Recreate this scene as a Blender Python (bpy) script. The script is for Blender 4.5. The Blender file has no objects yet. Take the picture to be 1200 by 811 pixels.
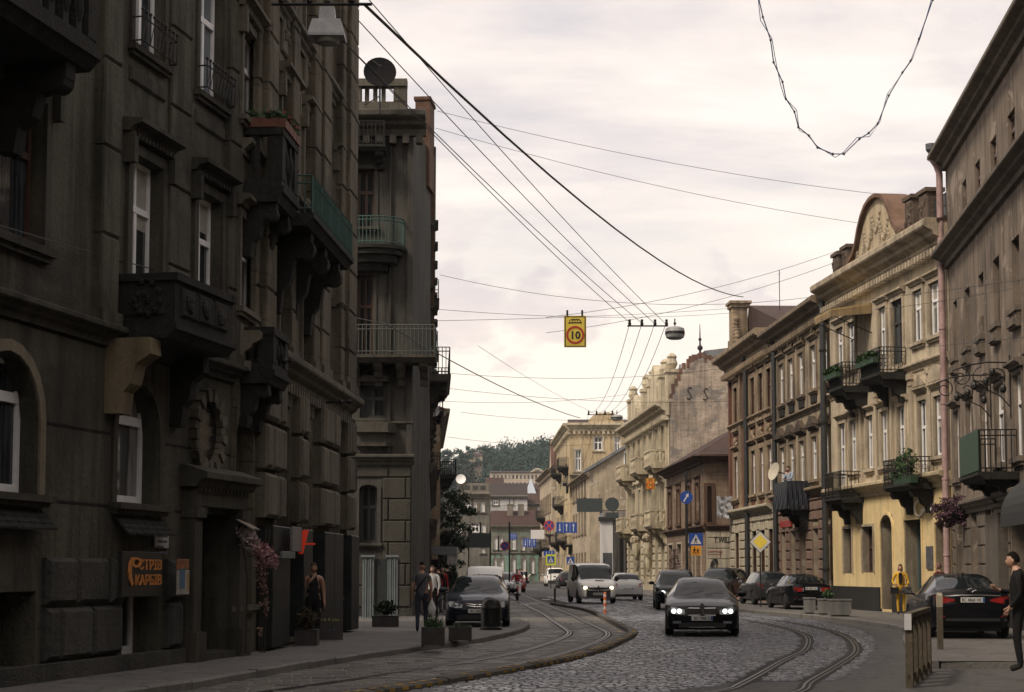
import bpy, bmesh, math, random
from mathutils import Vector, Matrix, noise
R=math.radians
rnd=random.Random(11)
SC=bpy.context.scene
COL=SC.collection
# ------------------------------------------------------------------ camera model (lens 60 mm, slight tilt, lens shift)
FPX=2000.0;CAMH=1.68;TILT=math.atan(0.08);PY0=507.5
cT, sT=math.cos(TILT), math.sin(TILT)
def ray(px, py):
 cx=(px-600)/FPX;cy=(PY0-py)/FPX
 return Vector((cx, cT-cy*sT, sT+cy*cT))
def at(px, py, d):
 r=ray(px, py);t=d/r.y
 return Vector((r.x*t, d, CAMH+r.z*t))
def gnd(px, py, z=0.0):
 r=ray(px, py);t=(z-CAMH)/r.z
 return Vector((r.x*t, r.y*t, z))
PAVE=0.13
# ------------------------------------------------------------------ materials
MATS={}
def nodes_of(name):
 m=bpy.data.materials.new(name);m.use_nodes=True
 nt=m.node_tree
 b=nt.nodes['Principled BSDF']
 return m, nt, b
def ramp(nt, fac, stops):
 r=nt.nodes.new('ShaderNodeValToRGB')
 e=r.color_ramp.elements
 while len(e)<len(stops):e.new(0.5)
 for i, (p, c)in enumerate(stops):
  e[i].position=p;e[i].color=(c[0], c[1], c[2], 1)
 nt.links.new(fac, r.inputs[0]);return r.outputs[0]
def noise_tex(nt, vec, scale, detail=4, rough=0.55, dist=0.0):
 n=nt.nodes.new('ShaderNodeTexNoise');n.inputs['Scale'].default_value=scale
 n.inputs['Detail'].default_value=detail;n.inputs['Roughness'].default_value=rough
 n.inputs['Distortion'].default_value=dist
 if vec is not None:nt.links.new(vec, n.inputs['Vector'])
 return n.outputs[0]
def mapped(nt, src, scale=(1, 1, 1), rot=(0, 0, 0)):
 m=nt.nodes.new('ShaderNodeMapping');m.inputs['Scale'].default_value=scale
 m.inputs['Rotation'].default_value=rot
 nt.links.new(src, m.inputs['Vector']);return m.outputs[0]
def mixc(nt, fac, a, b, mode='MIX'):
 m=nt.nodes.new('ShaderNodeMix');m.data_type='RGBA';m.blend_type=mode
 for s, v in((m.inputs[0], fac), (m.inputs[6], a), (m.inputs[7], b)):
  if isinstance(v, (int, float)):s.default_value=v
  elif isinstance(v, tuple):s.default_value=(v[0], v[1], v[2], 1)
  else:nt.links.new(v, s)
 return m.outputs[2]
def mathn(nt, op, a, b=0.5):
 m=nt.nodes.new('ShaderNodeMath');m.operation=op
 for s, v in((m.inputs[0], a), (m.inputs[1], b)):
  if isinstance(v, (int, float)):s.default_value=v
  else:nt.links.new(v, s)
 return m.outputs[0]
def bumpn(nt, b, h, strength=0.4, dist=0.05):
 k=nt.nodes.new('ShaderNodeBump');k.inputs['Strength'].default_value=strength
 k.inputs['Distance'].default_value=dist
 nt.links.new(h, k.inputs['Height']);nt.links.new(k.outputs[0], b.inputs['Normal'])
def mul(c, k):return tuple(min(1, x*k)for x in c[:3])
def plaster(name, c, var=0.35, streak=0.5, stain=(0.03, 0.028, 0.025), stain_amt=0.45, patch=None, patch_amt=0.0, rough=0.9, bump=0.25, joints=None):
 """weathered render / stone with blotches, rain streaks, soot and flaked patches (object coordinates)"""
 if name in MATS:return MATS[name]
 m, nt, b=nodes_of(name)
 tc=nt.nodes.new('ShaderNodeTexCoord').outputs['Object']
 n1=noise_tex(nt, tc, 0.55, 6, 0.6, 0.4)
 col=ramp(nt, n1, [(0.3, mul(c, 1-var)), (0.5, c), (0.72, mul(c, 1+var*0.7))])
 n3=noise_tex(nt, tc, 9.0, 5, 0.7)
 col=mixc(nt, 0.35, col, ramp(nt, n3, [(0.3, mul(c, 0.55)), (0.65, mul(c, 1.25))]))
 col=mixc(nt, 0.3, col, ramp(nt, noise_tex(nt, tc, 30.0, 3, 0.8), [(0.32, mul(c, 0.35)), (0.66, mul(c, 1.5))]))
 st=noise_tex(nt, mapped(nt, tc, (2.6, 2.6, 0.22)), 1.0, 5, 0.65, 0.3)
 f=ramp(nt, st, [(0.46, (0, 0, 0)), (0.64, (1, 1, 1))])
 col=mixc(nt, mathn(nt, 'MULTIPLY', f, streak), col, mul(c, 0.30))
 so=noise_tex(nt, tc, 0.28, 7, 0.68, 0.8)
 f2=ramp(nt, so, [(0.47, (0, 0, 0)), (0.66, (1, 1, 1))])
 col=mixc(nt, mathn(nt, 'MULTIPLY', f2, stain_amt), col, stain)
 if patch:
  pn=noise_tex(nt, tc, 0.9, 6, 0.62, 0.6)
  f3=ramp(nt, pn, [(0.60-0.1*patch_amt, (0, 0, 0)), (0.63-0.1*patch_amt, (1, 1, 1))])
  col=mixc(nt, mathn(nt, 'MULTIPLY', f3, 0.75), col, patch)
 if joints:
  bt=nt.nodes.new('ShaderNodeTexBrick')
  sep=nt.nodes.new('ShaderNodeSeparateXYZ');nt.links.new(tc, sep.inputs[0])
  cmb=nt.nodes.new('ShaderNodeCombineXYZ')
  nt.links.new(mathn(nt, 'ADD', sep.outputs[0], sep.outputs[1]), cmb.inputs[0]);nt.links.new(sep.outputs[2], cmb.inputs[1])
  nt.links.new(cmb.outputs[0], bt.inputs['Vector'])
  bt.inputs['Scale'].default_value=1.0
  bt.inputs['Brick Width'].default_value=joints[0];bt.inputs['Row Height'].default_value=joints[1]
  bt.inputs['Mortar Size'].default_value=joints[2];bt.inputs['Mortar Smooth'].default_value=0.4
  bt.inputs['Color1'].default_value=(1, 1, 1, 1);bt.inputs['Color2'].default_value=(.78, .74, .72, 1)
  bt.inputs['Mortar'].default_value=(joints[3], )*3+(1, )
  col=mixc(nt, 1.0, col, bt.outputs['Color'], 'MULTIPLY')
 nt.links.new(col, b.inputs['Base Color'])
 b.inputs['Roughness'].default_value=rough
 b.inputs['Specular IOR Level'].default_value=0.25
 bumpn(nt, b, mathn(nt, 'ADD', n3, mathn(nt, 'MULTIPLY', n1, 1.5)), bump, 0.06)
 MATS[name]=m;return m
def paint(name, c, rough=0.5, metal=0.0, var=0.15, coat=0.0, spec=0.5, scale=6.0, bump=0.0, emit=0.0):
 if name in MATS:return MATS[name]
 m, nt, b=nodes_of(name)
 tc=nt.nodes.new('ShaderNodeTexCoord').outputs['Object']
 n=noise_tex(nt, tc, scale, 5, 0.65)
 col=ramp(nt, n, [(0.3, mul(c, 1-var)), (0.7, mul(c, 1+var*0.6))])
 nt.links.new(col, b.inputs['Base Color'])
 b.inputs['Roughness'].default_value=rough;b.inputs['Metallic'].default_value=metal
 b.inputs['Coat Weight'].default_value=coat;b.inputs['Coat Roughness'].default_value=0.03
 b.inputs['Specular IOR Level'].default_value=spec
 if bump:bumpn(nt, b, n, bump, 0.03)
 if emit:
  nt.links.new(col, b.inputs['Emission Color']);b.inputs['Emission Strength'].default_value=emit
 MATS[name]=m;return m
def glass(name, c=(0.012, 0.014, 0.016), c2=(0.10, 0.11, 0.12), scale=0.8, rough=0.04):
 """window glass seen from outside: dark rooms with paler curtains here and there behind a glossy pane"""
 if name in MATS:return MATS[name]
 m, nt, b=nodes_of(name)
 tc=nt.nodes.new('ShaderNodeTexCoord').outputs['Object']
 n=noise_tex(nt, mapped(nt, tc, (1.3, 1.3, 0.35)), scale, 3, 0.5)
 f=noise_tex(nt, mapped(nt, tc, (14, 14, 0.3)), 1.0, 2, 0.5)
 col=ramp(nt, n, [(0.50, c), (0.60, c2)])
 col=mixc(nt, 0.4, col, ramp(nt, f, [(0.35, c), (0.7, mul(c2, 0.8))]), 'MIX')
 nt.links.new(col, b.inputs['Base Color'])
 b.inputs['Roughness'].default_value=rough
 b.inputs['Specular IOR Level'].default_value=0.5
 w=noise_tex(nt, tc, 1.7, 2, 0.5)
 bumpn(nt, b, w, 0.03, 0.05)
 MATS[name]=m;return m
def leaves(name, c1, c2, rough=0.7, transl=True):
 if name in MATS:return MATS[name]
 m, nt, b=nodes_of(name)
 tc=nt.nodes.new('ShaderNodeTexCoord').outputs['Object']
 n=noise_tex(nt, tc, 3.0, 3, 0.6)
 oi=noise_tex(nt, tc, 0.35, 3, 0.6)
 col=mixc(nt, 0.5, ramp(nt, n, [(0.3, c1), (0.7, c2)]), ramp(nt, oi, [(0.3, c1), (0.7, c2)]))
 nt.links.new(col, b.inputs['Base Color']);b.inputs['Roughness'].default_value=rough
 b.inputs['Specular IOR Level'].default_value=0.25
 MATS[name]=m;return m
# ------------------------------------------------------------------ mesh builder
class MB:
 def __init__(s, ys=1.0):
  s.v=[];s.f=[];s.mi=[];s.cur=0;s.ys=ys;s.xf=None
 def P(s, p):
  p=Vector(p)
  if s.xf is not None:p=s.xf@p
  s.v.append((p.x, p.y*s.ys, p.z));return len(s.v)-1
 def face(s, idx):s.f.append(tuple(idx));s.mi.append(s.cur)
 def poly(s, pts):s.face([s.P(p)for p in pts])
 def box(s, x0, x1, y0, y1, z0, z1):
  a=[s.P((x, y, z))for z in(z0, z1)for y in(y0, y1)for x in(x0, x1)]
  for q in((0, 2, 3, 1), (4, 5, 7, 6), (0, 1, 5, 4), (2, 6, 7, 3), (0, 4, 6, 2), (1, 3, 7, 5)):
   s.face([a[i]for i in q])
 def bbox(s, x0, x1, y0, y1, z0, z1, b=0.02):
  """box whose outer (y1) face has chamfered edges"""
  lo=[s.P((x, y0, z))for x, z in((x0, z0), (x1, z0), (x1, z1), (x0, z1))]
  mi=[s.P((x, y1-b, z))for x, z in((x0, z0), (x1, z0), (x1, z1), (x0, z1))]
  hi=[s.P((x, y1, z))for x, z in((x0+b, z0+b), (x1-b, z0+b), (x1-b, z1-b), (x0+b, z1-b))]
  for i in range(4):
   j=(i+1)%4
   s.face((lo[i], lo[j], mi[j], mi[i]));s.face((mi[i], mi[j], hi[j], hi[i]))
  s.face(hi)
 def prism(s, poly, a0, a1, axis='x'):
  """polygon extruded along an axis; poly coords are the other two axes in order"""
  def mk(a, p):
   return{'x':(a, p[0], p[1]), 'y':(p[0], a, p[1]), 'z':(p[0], p[1], a)}[axis]
  A=[s.P(mk(a0, p))for p in poly];B=[s.P(mk(a1, p))for p in poly]
  n=len(poly)
  for i in range(n):
   j=(i+1)%n;s.face((A[i], A[j], B[j], B[i]))
  s.face(A[::-1]);s.face(B)
 def tube(s, pts, r, seg=6, caps=True):
  pts=[Vector(p)for p in pts];rings=[]
  n=len(pts)
  for i, p in enumerate(pts):
   d=(pts[min(i+1, n-1)]-pts[max(i-1, 0)])
   if d.length<1e-6:d=Vector((0, 0, 1))
   d.normalize()
   up=Vector((0, 0, 1))if abs(d.z)<0.9 else Vector((1, 0, 0))
   a=d.cross(up).normalized();b=d.cross(a)
   rr=r[i]if isinstance(r, (list, tuple))else r
   rings.append([s.P(p+(a*math.cos(2*math.pi*k/seg)+b*math.sin(2*math.pi*k/seg))*rr)for k in range(seg)])
  for i in range(n-1):
   for k in range(seg):
    l=(k+1)%seg
    s.face((rings[i][k], rings[i][l], rings[i+1][l], rings[i+1][k]))
  if caps:s.face(rings[0][::-1]);s.face(rings[-1])
 def lathe(s, prof, c=(0, 0, 0), seg=16, axis='z', a0=0.0, a1=2*math.pi):
  full=abs(a1-a0-2*math.pi)<1e-6
  c=Vector(c);rings=[]
  cnt=seg if full else seg+1
  for(r, h)in prof:
   ring=[]
   for k in range(cnt):
    t=a0+(a1-a0)*k/seg
    x, y=r*math.cos(t), r*math.sin(t)
    q={'z':(x, y, h), 'y':(x, h, y), 'x':(h, x, y)}[axis]
    ring.append(s.P(c+Vector(q)))
   rings.append(ring)
  for i in range(len(prof)-1):
   for k in range(cnt if full else cnt-1):
    l=(k+1)%cnt
    s.face((rings[i][k], rings[i][l], rings[i+1][l], rings[i+1][k]))
  if prof[0][0]>1e-5:s.face(rings[0])
  if prof[-1][0]>1e-5:s.face(rings[-1])
 def ball(s, c, rx, ry=None, rz=None, seg=10, rings=6, jit=0.0):
  ry=ry or rx;rz=rz or rx;c=Vector(c);g=[]
  for i in range(rings+1):
   th=math.pi*i/rings;row=[]
   for k in range(seg):
    ph=2*math.pi*k/seg
    q=Vector((math.sin(th)*math.cos(ph), math.sin(th)*math.sin(ph), math.cos(th)))
    j=1+(rnd.uniform(-jit, jit)if jit else 0)
    row.append(s.P(c+Vector((q.x*rx*j, q.y*ry*j, q.z*rz*j))))
   g.append(row)
  for i in range(rings):
   for k in range(seg):
    l=(k+1)%seg;s.face((g[i][k], g[i][l], g[i+1][l], g[i+1][k]))
 def leafs(s, c, rad, n, size, rs=rnd, flat=1.0, radial=False):
  c=Vector(c)
  for _ in range(n):
   while True:
    q=Vector((rs.uniform(-1, 1), rs.uniform(-1, 1), rs.uniform(-1, 1)))
    if 0.05<q.length<1:break
   q*=0.55+0.45*rs.random()
   p=c+Vector((q.x*rad[0], q.y*rad[1], q.z*rad[2]))
   a=Vector((rs.gauss(0, 1), rs.gauss(0, 1), rs.gauss(0, 1)*flat)).normalized()
   if radial:a=(q.cross(a)+a*.35).normalized()
   b=a.cross(q if radial else Vector((rs.gauss(0, 1), rs.gauss(0, 1), rs.gauss(0, 1)))).normalized()
   k=size*rs.uniform(0.6, 1.4)
   s.face([s.P(p-a*k), s.P(p+b*k*0.5), s.P(p+a*k), s.P(p-b*k*0.5)])
 def build(s, name, mat, parent=None, loc=None, rotz=0, smooth=False, recalc=True):
  me=bpy.data.meshes.new(name)
  me.from_pydata(s.v, [], s.f)
  for m in(mat if isinstance(mat, (list, tuple))else[mat]):me.materials.append(m)
  if any(s.mi):me.polygons.foreach_set('material_index', s.mi)
  if recalc:
   bm=bmesh.new();bm.from_mesh(me)
   bmesh.ops.recalc_face_normals(bm, faces=bm.faces);bm.to_mesh(me);bm.free()
  if smooth:
   me.polygons.foreach_set('use_smooth', [True]*len(me.polygons))
   me.set_sharp_from_angle(angle=R(smooth if smooth is not True else 40))
  me.update()
  o=bpy.data.objects.new(name, me);COL.objects.link(o)
  if parent is not None:o.parent=parent
  if loc is not None:o.location=loc
  if rotz:o.rotation_euler=(0, 0, rotz)
  return o
def tag(o, label=None, cat=None, group=None, kind=None):
 if label:o['label']=label
 if cat:o['category']=cat
 if group:o['group']=group
 if kind:o['kind']=kind
 return o
def thing(name, label, cat, loc=(0, 0, 0), rotz=0.0, group=None):
 o=bpy.data.objects.new(name, None);COL.objects.link(o)
 o.empty_display_size=0.2
 o.location=loc;o.rotation_euler=(0, 0, rotz)
 return tag(o, label, cat, group)
def copy_tree(o, parent=None):
 c=o.copy();COL.objects.link(c)
 if parent is not None:c.parent=parent
 for ch in list(o.children):copy_tree(ch, c)
 return c
FONT_CACHE={}
def text_mesh(mb, txt, h, origin, ux, uz, depth=0.01, align='CENTER', bold=0.0, squeeze=None):
 """letters as thin raised shapes: origin = middle of baseline, ux = reading direction, uz = up"""
 cu=bpy.data.curves.new('lettering', 'FONT');cu.body=txt;cu.size=1.0;cu.align_x=align
 cu.offset=bold;cu.extrude=0.5;cu.resolution_u=2
 ob=bpy.data.objects.new('lettering', cu);COL.objects.link(ob)
 dg=bpy.context.evaluated_depsgraph_get();dg.update()
 me=bpy.data.meshes.new_from_object(ob.evaluated_get(dg))
 bpy.data.objects.remove(ob);bpy.data.curves.remove(cu)
 ux=Vector(ux).normalized();uz=Vector(uz).normalized();un=ux.cross(uz).normalized()
 k=h/0.70
 xs=[v.co.x for v in me.vertices]or[0, 1]
 kx=k if squeeze is None else squeeze/max(1e-6, max(xs)-min(xs))
 base=len(mb.v)
 for v in me.vertices:
  mb.P(Vector(origin)+ux*v.co.x*kx+uz*v.co.y*k+un*v.co.z*depth)
 for p in me.polygons:mb.face([base+i for i in p.vertices])
 bpy.data.meshes.remove(me)
# ------------------------------------------------------------------ facades
class Facade:
 """a building front: local x runs from A to B, v is the distance out towards the street, z is up from the pavement"""
 def __init__(s, name, label, cat, A, B, side, zb=PAVE, group=None):
  s.A=Vector((A[0], A[1], zb));d=Vector((B[0]-A[0], B[1]-A[1], 0));s.L=d.length
  s.u=d.normalized();s.side=side
  s.n=Vector((-s.u.y, s.u.x, 0))*side
  s.zb=zb
  s.e=thing(name, label, cat, s.A, math.atan2(s.u.y, s.u.x), group)
  s.ops=[]
 def sub(s, A, B, side):
  """another front of the same building"""
  f=Facade.__new__(Facade);f.A=Vector((A[0], A[1], s.zb));d=Vector((B[0]-A[0], B[1]-A[1], 0))
  f.L=d.length;f.u=d.normalized();f.side=side;f.n=Vector((-f.u.y, f.u.x, 0))*side;f.zb=s.zb;f.ops=[]
  f.e=s.e;f.parent_facade=s
  return f
 def mb(s):return MB(s.side)
 def build(s, m, name, mat, parent=None, smooth=False):
  o=m.build(name, mat, parent if parent is not None else s.e, smooth=smooth)
  if hasattr(s, 'parent_facade')and parent is None:
   pf=s.parent_facade
   o.matrix_local=pf.world().inverted()@s.world()
  return o
 def world(s):
  return Matrix.Translation(s.A)@Matrix.Rotation(math.atan2(s.u.y, s.u.x), 4, 'Z')
 def uz(s, px, py, v=0.0):
  r=ray(px, py);o=Vector((0, 0, CAMH))
  p0=s.A+s.n*v
  t=(p0-o).dot(s.n)/r.dot(s.n)
  p=o+r*t
  return(p-s.A).dot(s.u), p.z-s.zb
 def span(s, pxa, pxb, pyt, pyb, v=0.0, pref='a'):
  """pixel box -> u0,u1,z0,z1 ; heights read at the px given by pref"""
  ym=(pyt+pyb)/2
  ua, _=s.uz(pxa, ym, v);ub, _=s.uz(pxb, ym, v)
  pr={'a':pxa, 'b':pxb, 'm':(pxa+pxb)/2}[pref]
  _, z1=s.uz(pr, pyt, v);_, z0=s.uz(pr, pyb, v)
  return min(ua, ub), max(ua, ub), z0, z1
 def free(s, u0, u1, z0, z1, m=0.0):
  segs=[(u0, u1)]
  for o in s.ops:
   if o['z0']-m<z1-1e-4 and o['z1']+m>z0+1e-4:
    a, b=o['u0']-m, o['u1']+m;ns=[]
    for p, q in segs:
     if b<=p or a>=q:ns.append((p, q));continue
     if a>p:ns.append((p, a))
     if b<q:ns.append((b, q))
    segs=ns
  return[(p, q)for p, q in segs if q-p>0.06]
 def op(s, u0, u1, z0, z1, arch=False, depth=0.25, **k):
  d=dict(u0=u0, u1=u1, z0=z0, z1=z1, arch=arch, depth=depth);d.update(k);s.ops.append(d);return d
 def wall(s, z0, z1, mat, u0=0.0, u1=None, name='wall', reveal_mat=None):
  u1=s.L if u1 is None else u1
  m=s.mb()
  us={u0, u1};zs={z0, z1}
  for o in s.ops:
   us|={o['u0'], o['u1']};zs|={o['z0'], o['z1']}
  us=sorted(u for u in us if u0-1e-6<=u<=u1+1e-6);zs=sorted(z for z in zs if z0-1e-6<=z<=z1+1e-6)
  for i in range(len(us)-1):
   run=None
   for j in range(len(zs)-1):
    cu, cz=(us[i]+us[i+1])/2, (zs[j]+zs[j+1])/2
    hole=any(o['u0']<cu<o['u1']and o['z0']<cz<o['z1']for o in s.ops)
    if not hole and run is None:run=zs[j]
    if hole and run is not None:
     m.poly([(us[i], 0, run), (us[i+1], 0, run), (us[i+1], 0, zs[j]), (us[i], 0, zs[j])]);run=None
   if run is not None:m.poly([(us[i], 0, run), (us[i+1], 0, run), (us[i+1], 0, zs[-1]), (us[i], 0, zs[-1])])
  for o in s.ops:
   a, b, p, q, d=o['u0'], o['u1'], o['z0'], o['z1'], -o['depth']-0.06
   if o['arch']:
    r=(b-a)/2;c=(a+b)/2;h=min(r, (q-p)*0.6)*(o['arch']if o['arch']is not True else 1);n=8
    arc=[(c-r*math.cos(math.pi*k/n), q-h+h*math.sin(math.pi*k/n))for k in range(n+1)]
    o['spring']=q-h
    for k in range(n):
     (x0, y0), (x1, y1)=arc[k], arc[k+1]
     m.poly([(x0, 0, y0), (x1, 0, y1), (x1, 0, q), (x0, 0, q)])
     m.poly([(x0, 0, y0), (x1, 0, y1), (x1, d, y1), (x0, d, y0)])
    t=q-h
   else:
    t=q
    m.poly([(a, 0, q), (b, 0, q), (b, d, q), (a, d, q)])
   m.poly([(a, 0, p), (a, 0, t), (a, d, t), (a, d, p)])
   m.poly([(b, 0, p), (b, 0, t), (b, d, t), (b, d, p)])
   m.poly([(a, 0, p), (b, 0, p), (b, d, p), (a, d, p)])
  return s.build(m, name, mat)
 def mass(s, z0, z1, depth, mat, roofmat, u0=0.0, u1=None, slope=0.0, name='side_wall', roof='roof', over=0.35, ends=True):
  """end and rear walls and a roof behind the front"""
  u1=s.L if u1 is None else u1
  m=s.mb()
  if ends:
   m.poly([(u0, 0, z0), (u0, -depth, z0), (u0, -depth, z1), (u0, 0, z1)])
   m.poly([(u1, 0, z0), (u1, -depth, z0), (u1, -depth, z1), (u1, 0, z1)])
  m.poly([(u0, -depth, z0), (u1, -depth, z0), (u1, -depth, z1), (u0, -depth, z1)])
  if slope>0 and ends:
   for u in(u0, u1):m.poly([(u, 0, z1), (u, -depth, z1), (u, -depth/2, z1+slope)])
  s.build(m, name, mat)
  m=s.mb();h=z1+0.012
  if slope>0:
   k=slope/(depth/2)
   A=[(over, h-over*k), (-depth/2, h+slope), (-depth-0.3, h-0.3*k)]
   for(v0, a0), (v1, a1)in zip(A[:-1], A[1:]):
    m.prism([(v0, a0), (v1, a1), (v1, a1+0.09), (v0, a0+0.09)], u0-0.05, u1+0.05)
  else:
   m.box(u0, u1, -depth, -0.05, h-0.1, h+0.05)
  return s.build(m, roof, roofmat)
 def window(s, o, frame, pane, trans=0.68, mull=True, fw=0.075, surround=None, sill=None, hood=None, label=None, open_=False):
  a, b, p, q, d=o['u0'], o['u1'], o['z0'], o['z1'], -o['depth']
  m=s.mb();e=0.004
  t0, t1=d-0.06, d
  m.box(a+e, a+fw, t0, t1, p+e, q-e);m.box(b-fw, b-e, t0, t1, p+e, q-e)
  m.box(a+fw, b-fw, t0, t1, p+e, p+fw*1.2);m.box(a+fw, b-fw, t0, t1, q-fw, q-e)
  zt=p+(q-p)*trans
  if trans:m.box(a+fw, b-fw, t0+0.005, t1+0.02, zt-fw*0.6, zt+fw*0.6)
  c=(a+b)/2
  if mull:
   m.box(c-fw*0.55, c+fw*0.55, t0+0.004, t1+0.012, p+fw*1.2, (zt-fw*0.6)if trans else q-fw)
   if trans and(q-zt)>0.3:m.box(c-fw*0.35, c+fw*0.35, t0+0.004, t1+0.006, zt+fw*0.6, q-fw)
  if o['arch']:
   pass
  w=s.build(m, 'window', frame)
  if pane.name.startswith(('window_glass', 'curtained')):pane=rnd.choice((pane, pane, pane, glass('window_glass'), glass('window_glass'), glass('curtained_glass'), glass('lace_glass', (.05, .05, .05), (.34, .34, .32), 1.1)))
  m=s.mb()
  if trans and rnd.random()<.06:
   c_=(a+b)/2;m.box(a+.01, c_, t0-.03, t0+.02, p+.01, q-.01);m.build('pane', pane, w)
   m=s.mb();m.box(c_, b-.01, t0-.3, t0-.25, p+.01, q-.01);m.build('pane', MATS['window_glass'], w)
  else:
   m.box(a+0.01, b-0.01, t0-0.03, t0+0.02, p+0.01, q-0.01);m.build('pane', pane, w)
  if q-p>1.2 and rnd.random()<.35 and o['depth']<.26:
   m=s.mb();zb=p+(q-p)*rnd.uniform(.45, .8);m.box(a+fw, b-fw, t0+.021, t0+.026, zb, q-fw);m.build('blind', paint('blind_cloth', (.34, .32, .28), .35, var=.2), w)
  if surround:
   mat, sw, sp=surround;m=s.mb()
   if o['arch']:
    r=(b-a)/2;h=o['z1']-o.get('spring', o['z1']-r);n=10
    for k in range(n):
     A, B=math.pi*k/n, math.pi*(k+1)/n
     pts=[]
     for rr, g in((0, A), (sw, A), (sw, B), (0, B)):
      pts.append((c-(r+rr)*math.cos(g), (q-h)+(h+rr)*math.sin(g)))
     m.prism(pts, -0.01, sp, 'y')
    top=q-h
   else:
    m.box(a-sw, b+sw, -0.01, sp, q+0.002, q+sw);top=q
   m.box(a-sw, a-0.002, -0.01, sp, p, top);m.box(b+0.002, b+sw, -0.01, sp, p, top)
   m.build('surround', mat, w)
  if sill:
   mat, sp, sh=sill;m=s.mb();ex=(surround[1]if surround else 0.05)+0.05
   m.box(a-ex, b+ex, -0.02, sp, p-sh, p-0.003);m.box(a-ex+.04, b+ex-.04, -0.02, sp*0.6, p-sh*1.7, p-sh-0.002)
   m.build('sill', mat, w)
  if hood:
   mat, hp, style=hood;m=s.mb();sw=surround[1]if surround else 0.0
   z=q+sw+(0.12 if style!='plain' else 0.03);ex=sw+0.12
   m.prism([(0, z), (hp*.4, z), (hp*.5, z+.07), (hp, z+.12), (hp, z+.19), (0, z+.22)], a-ex, b+ex)
   if style=='dentil':
    k=int((b-a+2*ex)/0.14)
    for i in range(k):
     x=a-ex+0.05+i*(b-a+2*ex-0.1)/max(1, k)
     m.box(x, x+0.07, 0, hp*.55, z-0.08, z-0.003)
    for x in(a-ex+.02, b+ex-.16):m.box(x, x+.14, 0, hp*.6, z-.5, z-0.085)
   if style=='tri':
    m.prism([(a-ex, z+.225), (b+ex, z+.225), (c, z+.62)], 0, hp*.85, 'y')
   if style=='round':
    n=10;r=(b-a)/2+ex
    m.prism([(c-r*math.cos(math.pi*k/n), z+.225+r*.75*math.sin(math.pi*k/n))for k in range(n+1)], 0, hp*.8, 'y')
   if style=='crest':
    m.ball((c, hp*.4, z+.42), .24, .12, .28, 8, 6, .15)
    for sx in(-1, 1):m.ball((c+sx*.3, hp*.3, z+.30), .18, .08, .13, 7, 5, .2)
   m.build('hood', mat, w)
  return w
 def cornice(s, u0, u1, z, h, p, mat, name='cornice', dentil=0.0, ends=True):
  m=s.mb()
  m.prism([(-0.01, z), (p*.22, z), (p*.26, z+h*.28), (p*.55, z+h*.42), (p*.62, z+h*.55), (p*.95, z+h*.68), (p, z+h*.74), (p, z+h*.93), (p*.9, z+h), (-0.01, z+h)], u0, u1)
  if dentil:
   n=max(1, int((u1-u0)/(dentil*2)))
   for i in range(n):
    x=u0+(i+.25)*(u1-u0)/n
    m.box(x, x+dentil, 0.0, p*.5, z-dentil*1.3, z-0.003)
  return s.build(m, name, mat)
 def rustic(s, u0, u1, z0, z1, bw, bh, proj, mat, gap=0.035, bev=0.03, name='rustication', margin=0.02, rough=0.0):
  m=s.mb();z=z0;row=0
  while z<z1-0.1:
   zt=min(z+bh, z1)
   for p, q in s.free(u0, u1, z, zt, margin):
    x=p;off=(bw*.5 if row%2 else 0)
    cuts=[p]+[u0+off+k*bw for k in range(int((u1-u0)/bw)+2)if p+.12<u0+off+k*bw<q-.12]+[q]
    for a, b in zip(cuts[:-1], cuts[1:]):
     pr=proj*(1+(rnd.uniform(-rough, rough)if rough else 0))
     m.bbox(a+gap/2, b-gap/2, -0.01, pr, z+gap/2, zt-gap/2, min(bev, pr*.8))
   z+=bh;row+=1
  return s.build(m, name, mat)
 def pilaster(s, u0, u1, z0, z1, p, mat, cap=True, joints=0.0, name='pilaster'):
  m=s.mb()
  if joints:
   z=z0
   while z<z1-.05:
    zt=min(z+joints, z1);m.bbox(u0, u1, -0.01, p, z+.015, zt-.015, .03);z+=joints
   m.box(u0+.03, u1-.03, -0.01, p-.04, z0, z1)
  else:m.box(u0, u1, -0.01, p, z0, z1)
  if cap:
   m.box(u0-.05, u1+.05, -0.01, p+.06, z1-.22, z1-.02);m.box(u0-.02, u1+.02, -0.01, p+.03, z1-.45, z1-.40)
   m.box(u0-.05, u1+.05, -0.01, p+.05, z0+.002, z0+.2)
  return s.build(m, name, mat)
 def balcony(s, u0, u1, z, proj, h, slabmat, railmat, style='iron', brackets=2, bh=0.8, slab=0.18, belly=False, greens=None):
  m=s.mb()
  m.prism([(-0.02, z-slab), (proj*.9, z-slab), (proj, z-slab*.5), (proj+.05, z-slab*.4), (proj+.05, z), (-0.02, z)], u0-.05, u1+.05)
  o=s.build(m, 'balcony', slabmat)
  for k in range(brackets):
   t=(k+.5)/brackets if brackets>2 else(0.12 if k==0 else 0.88)
   c=u0+(u1-u0)*t;m=s.mb();zs=z-slab-.003;w=.13
   prof=[(-0.02, zs), (proj*.85, zs), (proj*.85, zs-bh*.18), (proj*.62, zs-bh*.30), (proj*.5, zs-bh*.34), (proj*.42, zs-bh*.6), (proj*.25, zs-bh*.72), (proj*.2, zs-bh), (-0.02, zs-bh)]
   m.prism(prof, c-w, c+w)
   m.lathe([(0.0, -w-.02), (bh*.13, -w-.02), (bh*.13, w+.02), (0.0, w+.02)], (c, proj*.7, zs-bh*.2), 12, 'x')
   m.build('bracket', slabmat, o, smooth=30)
  m=s.mb()
  if belly:
   n=10
   for i in range(n):
    pass
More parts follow.
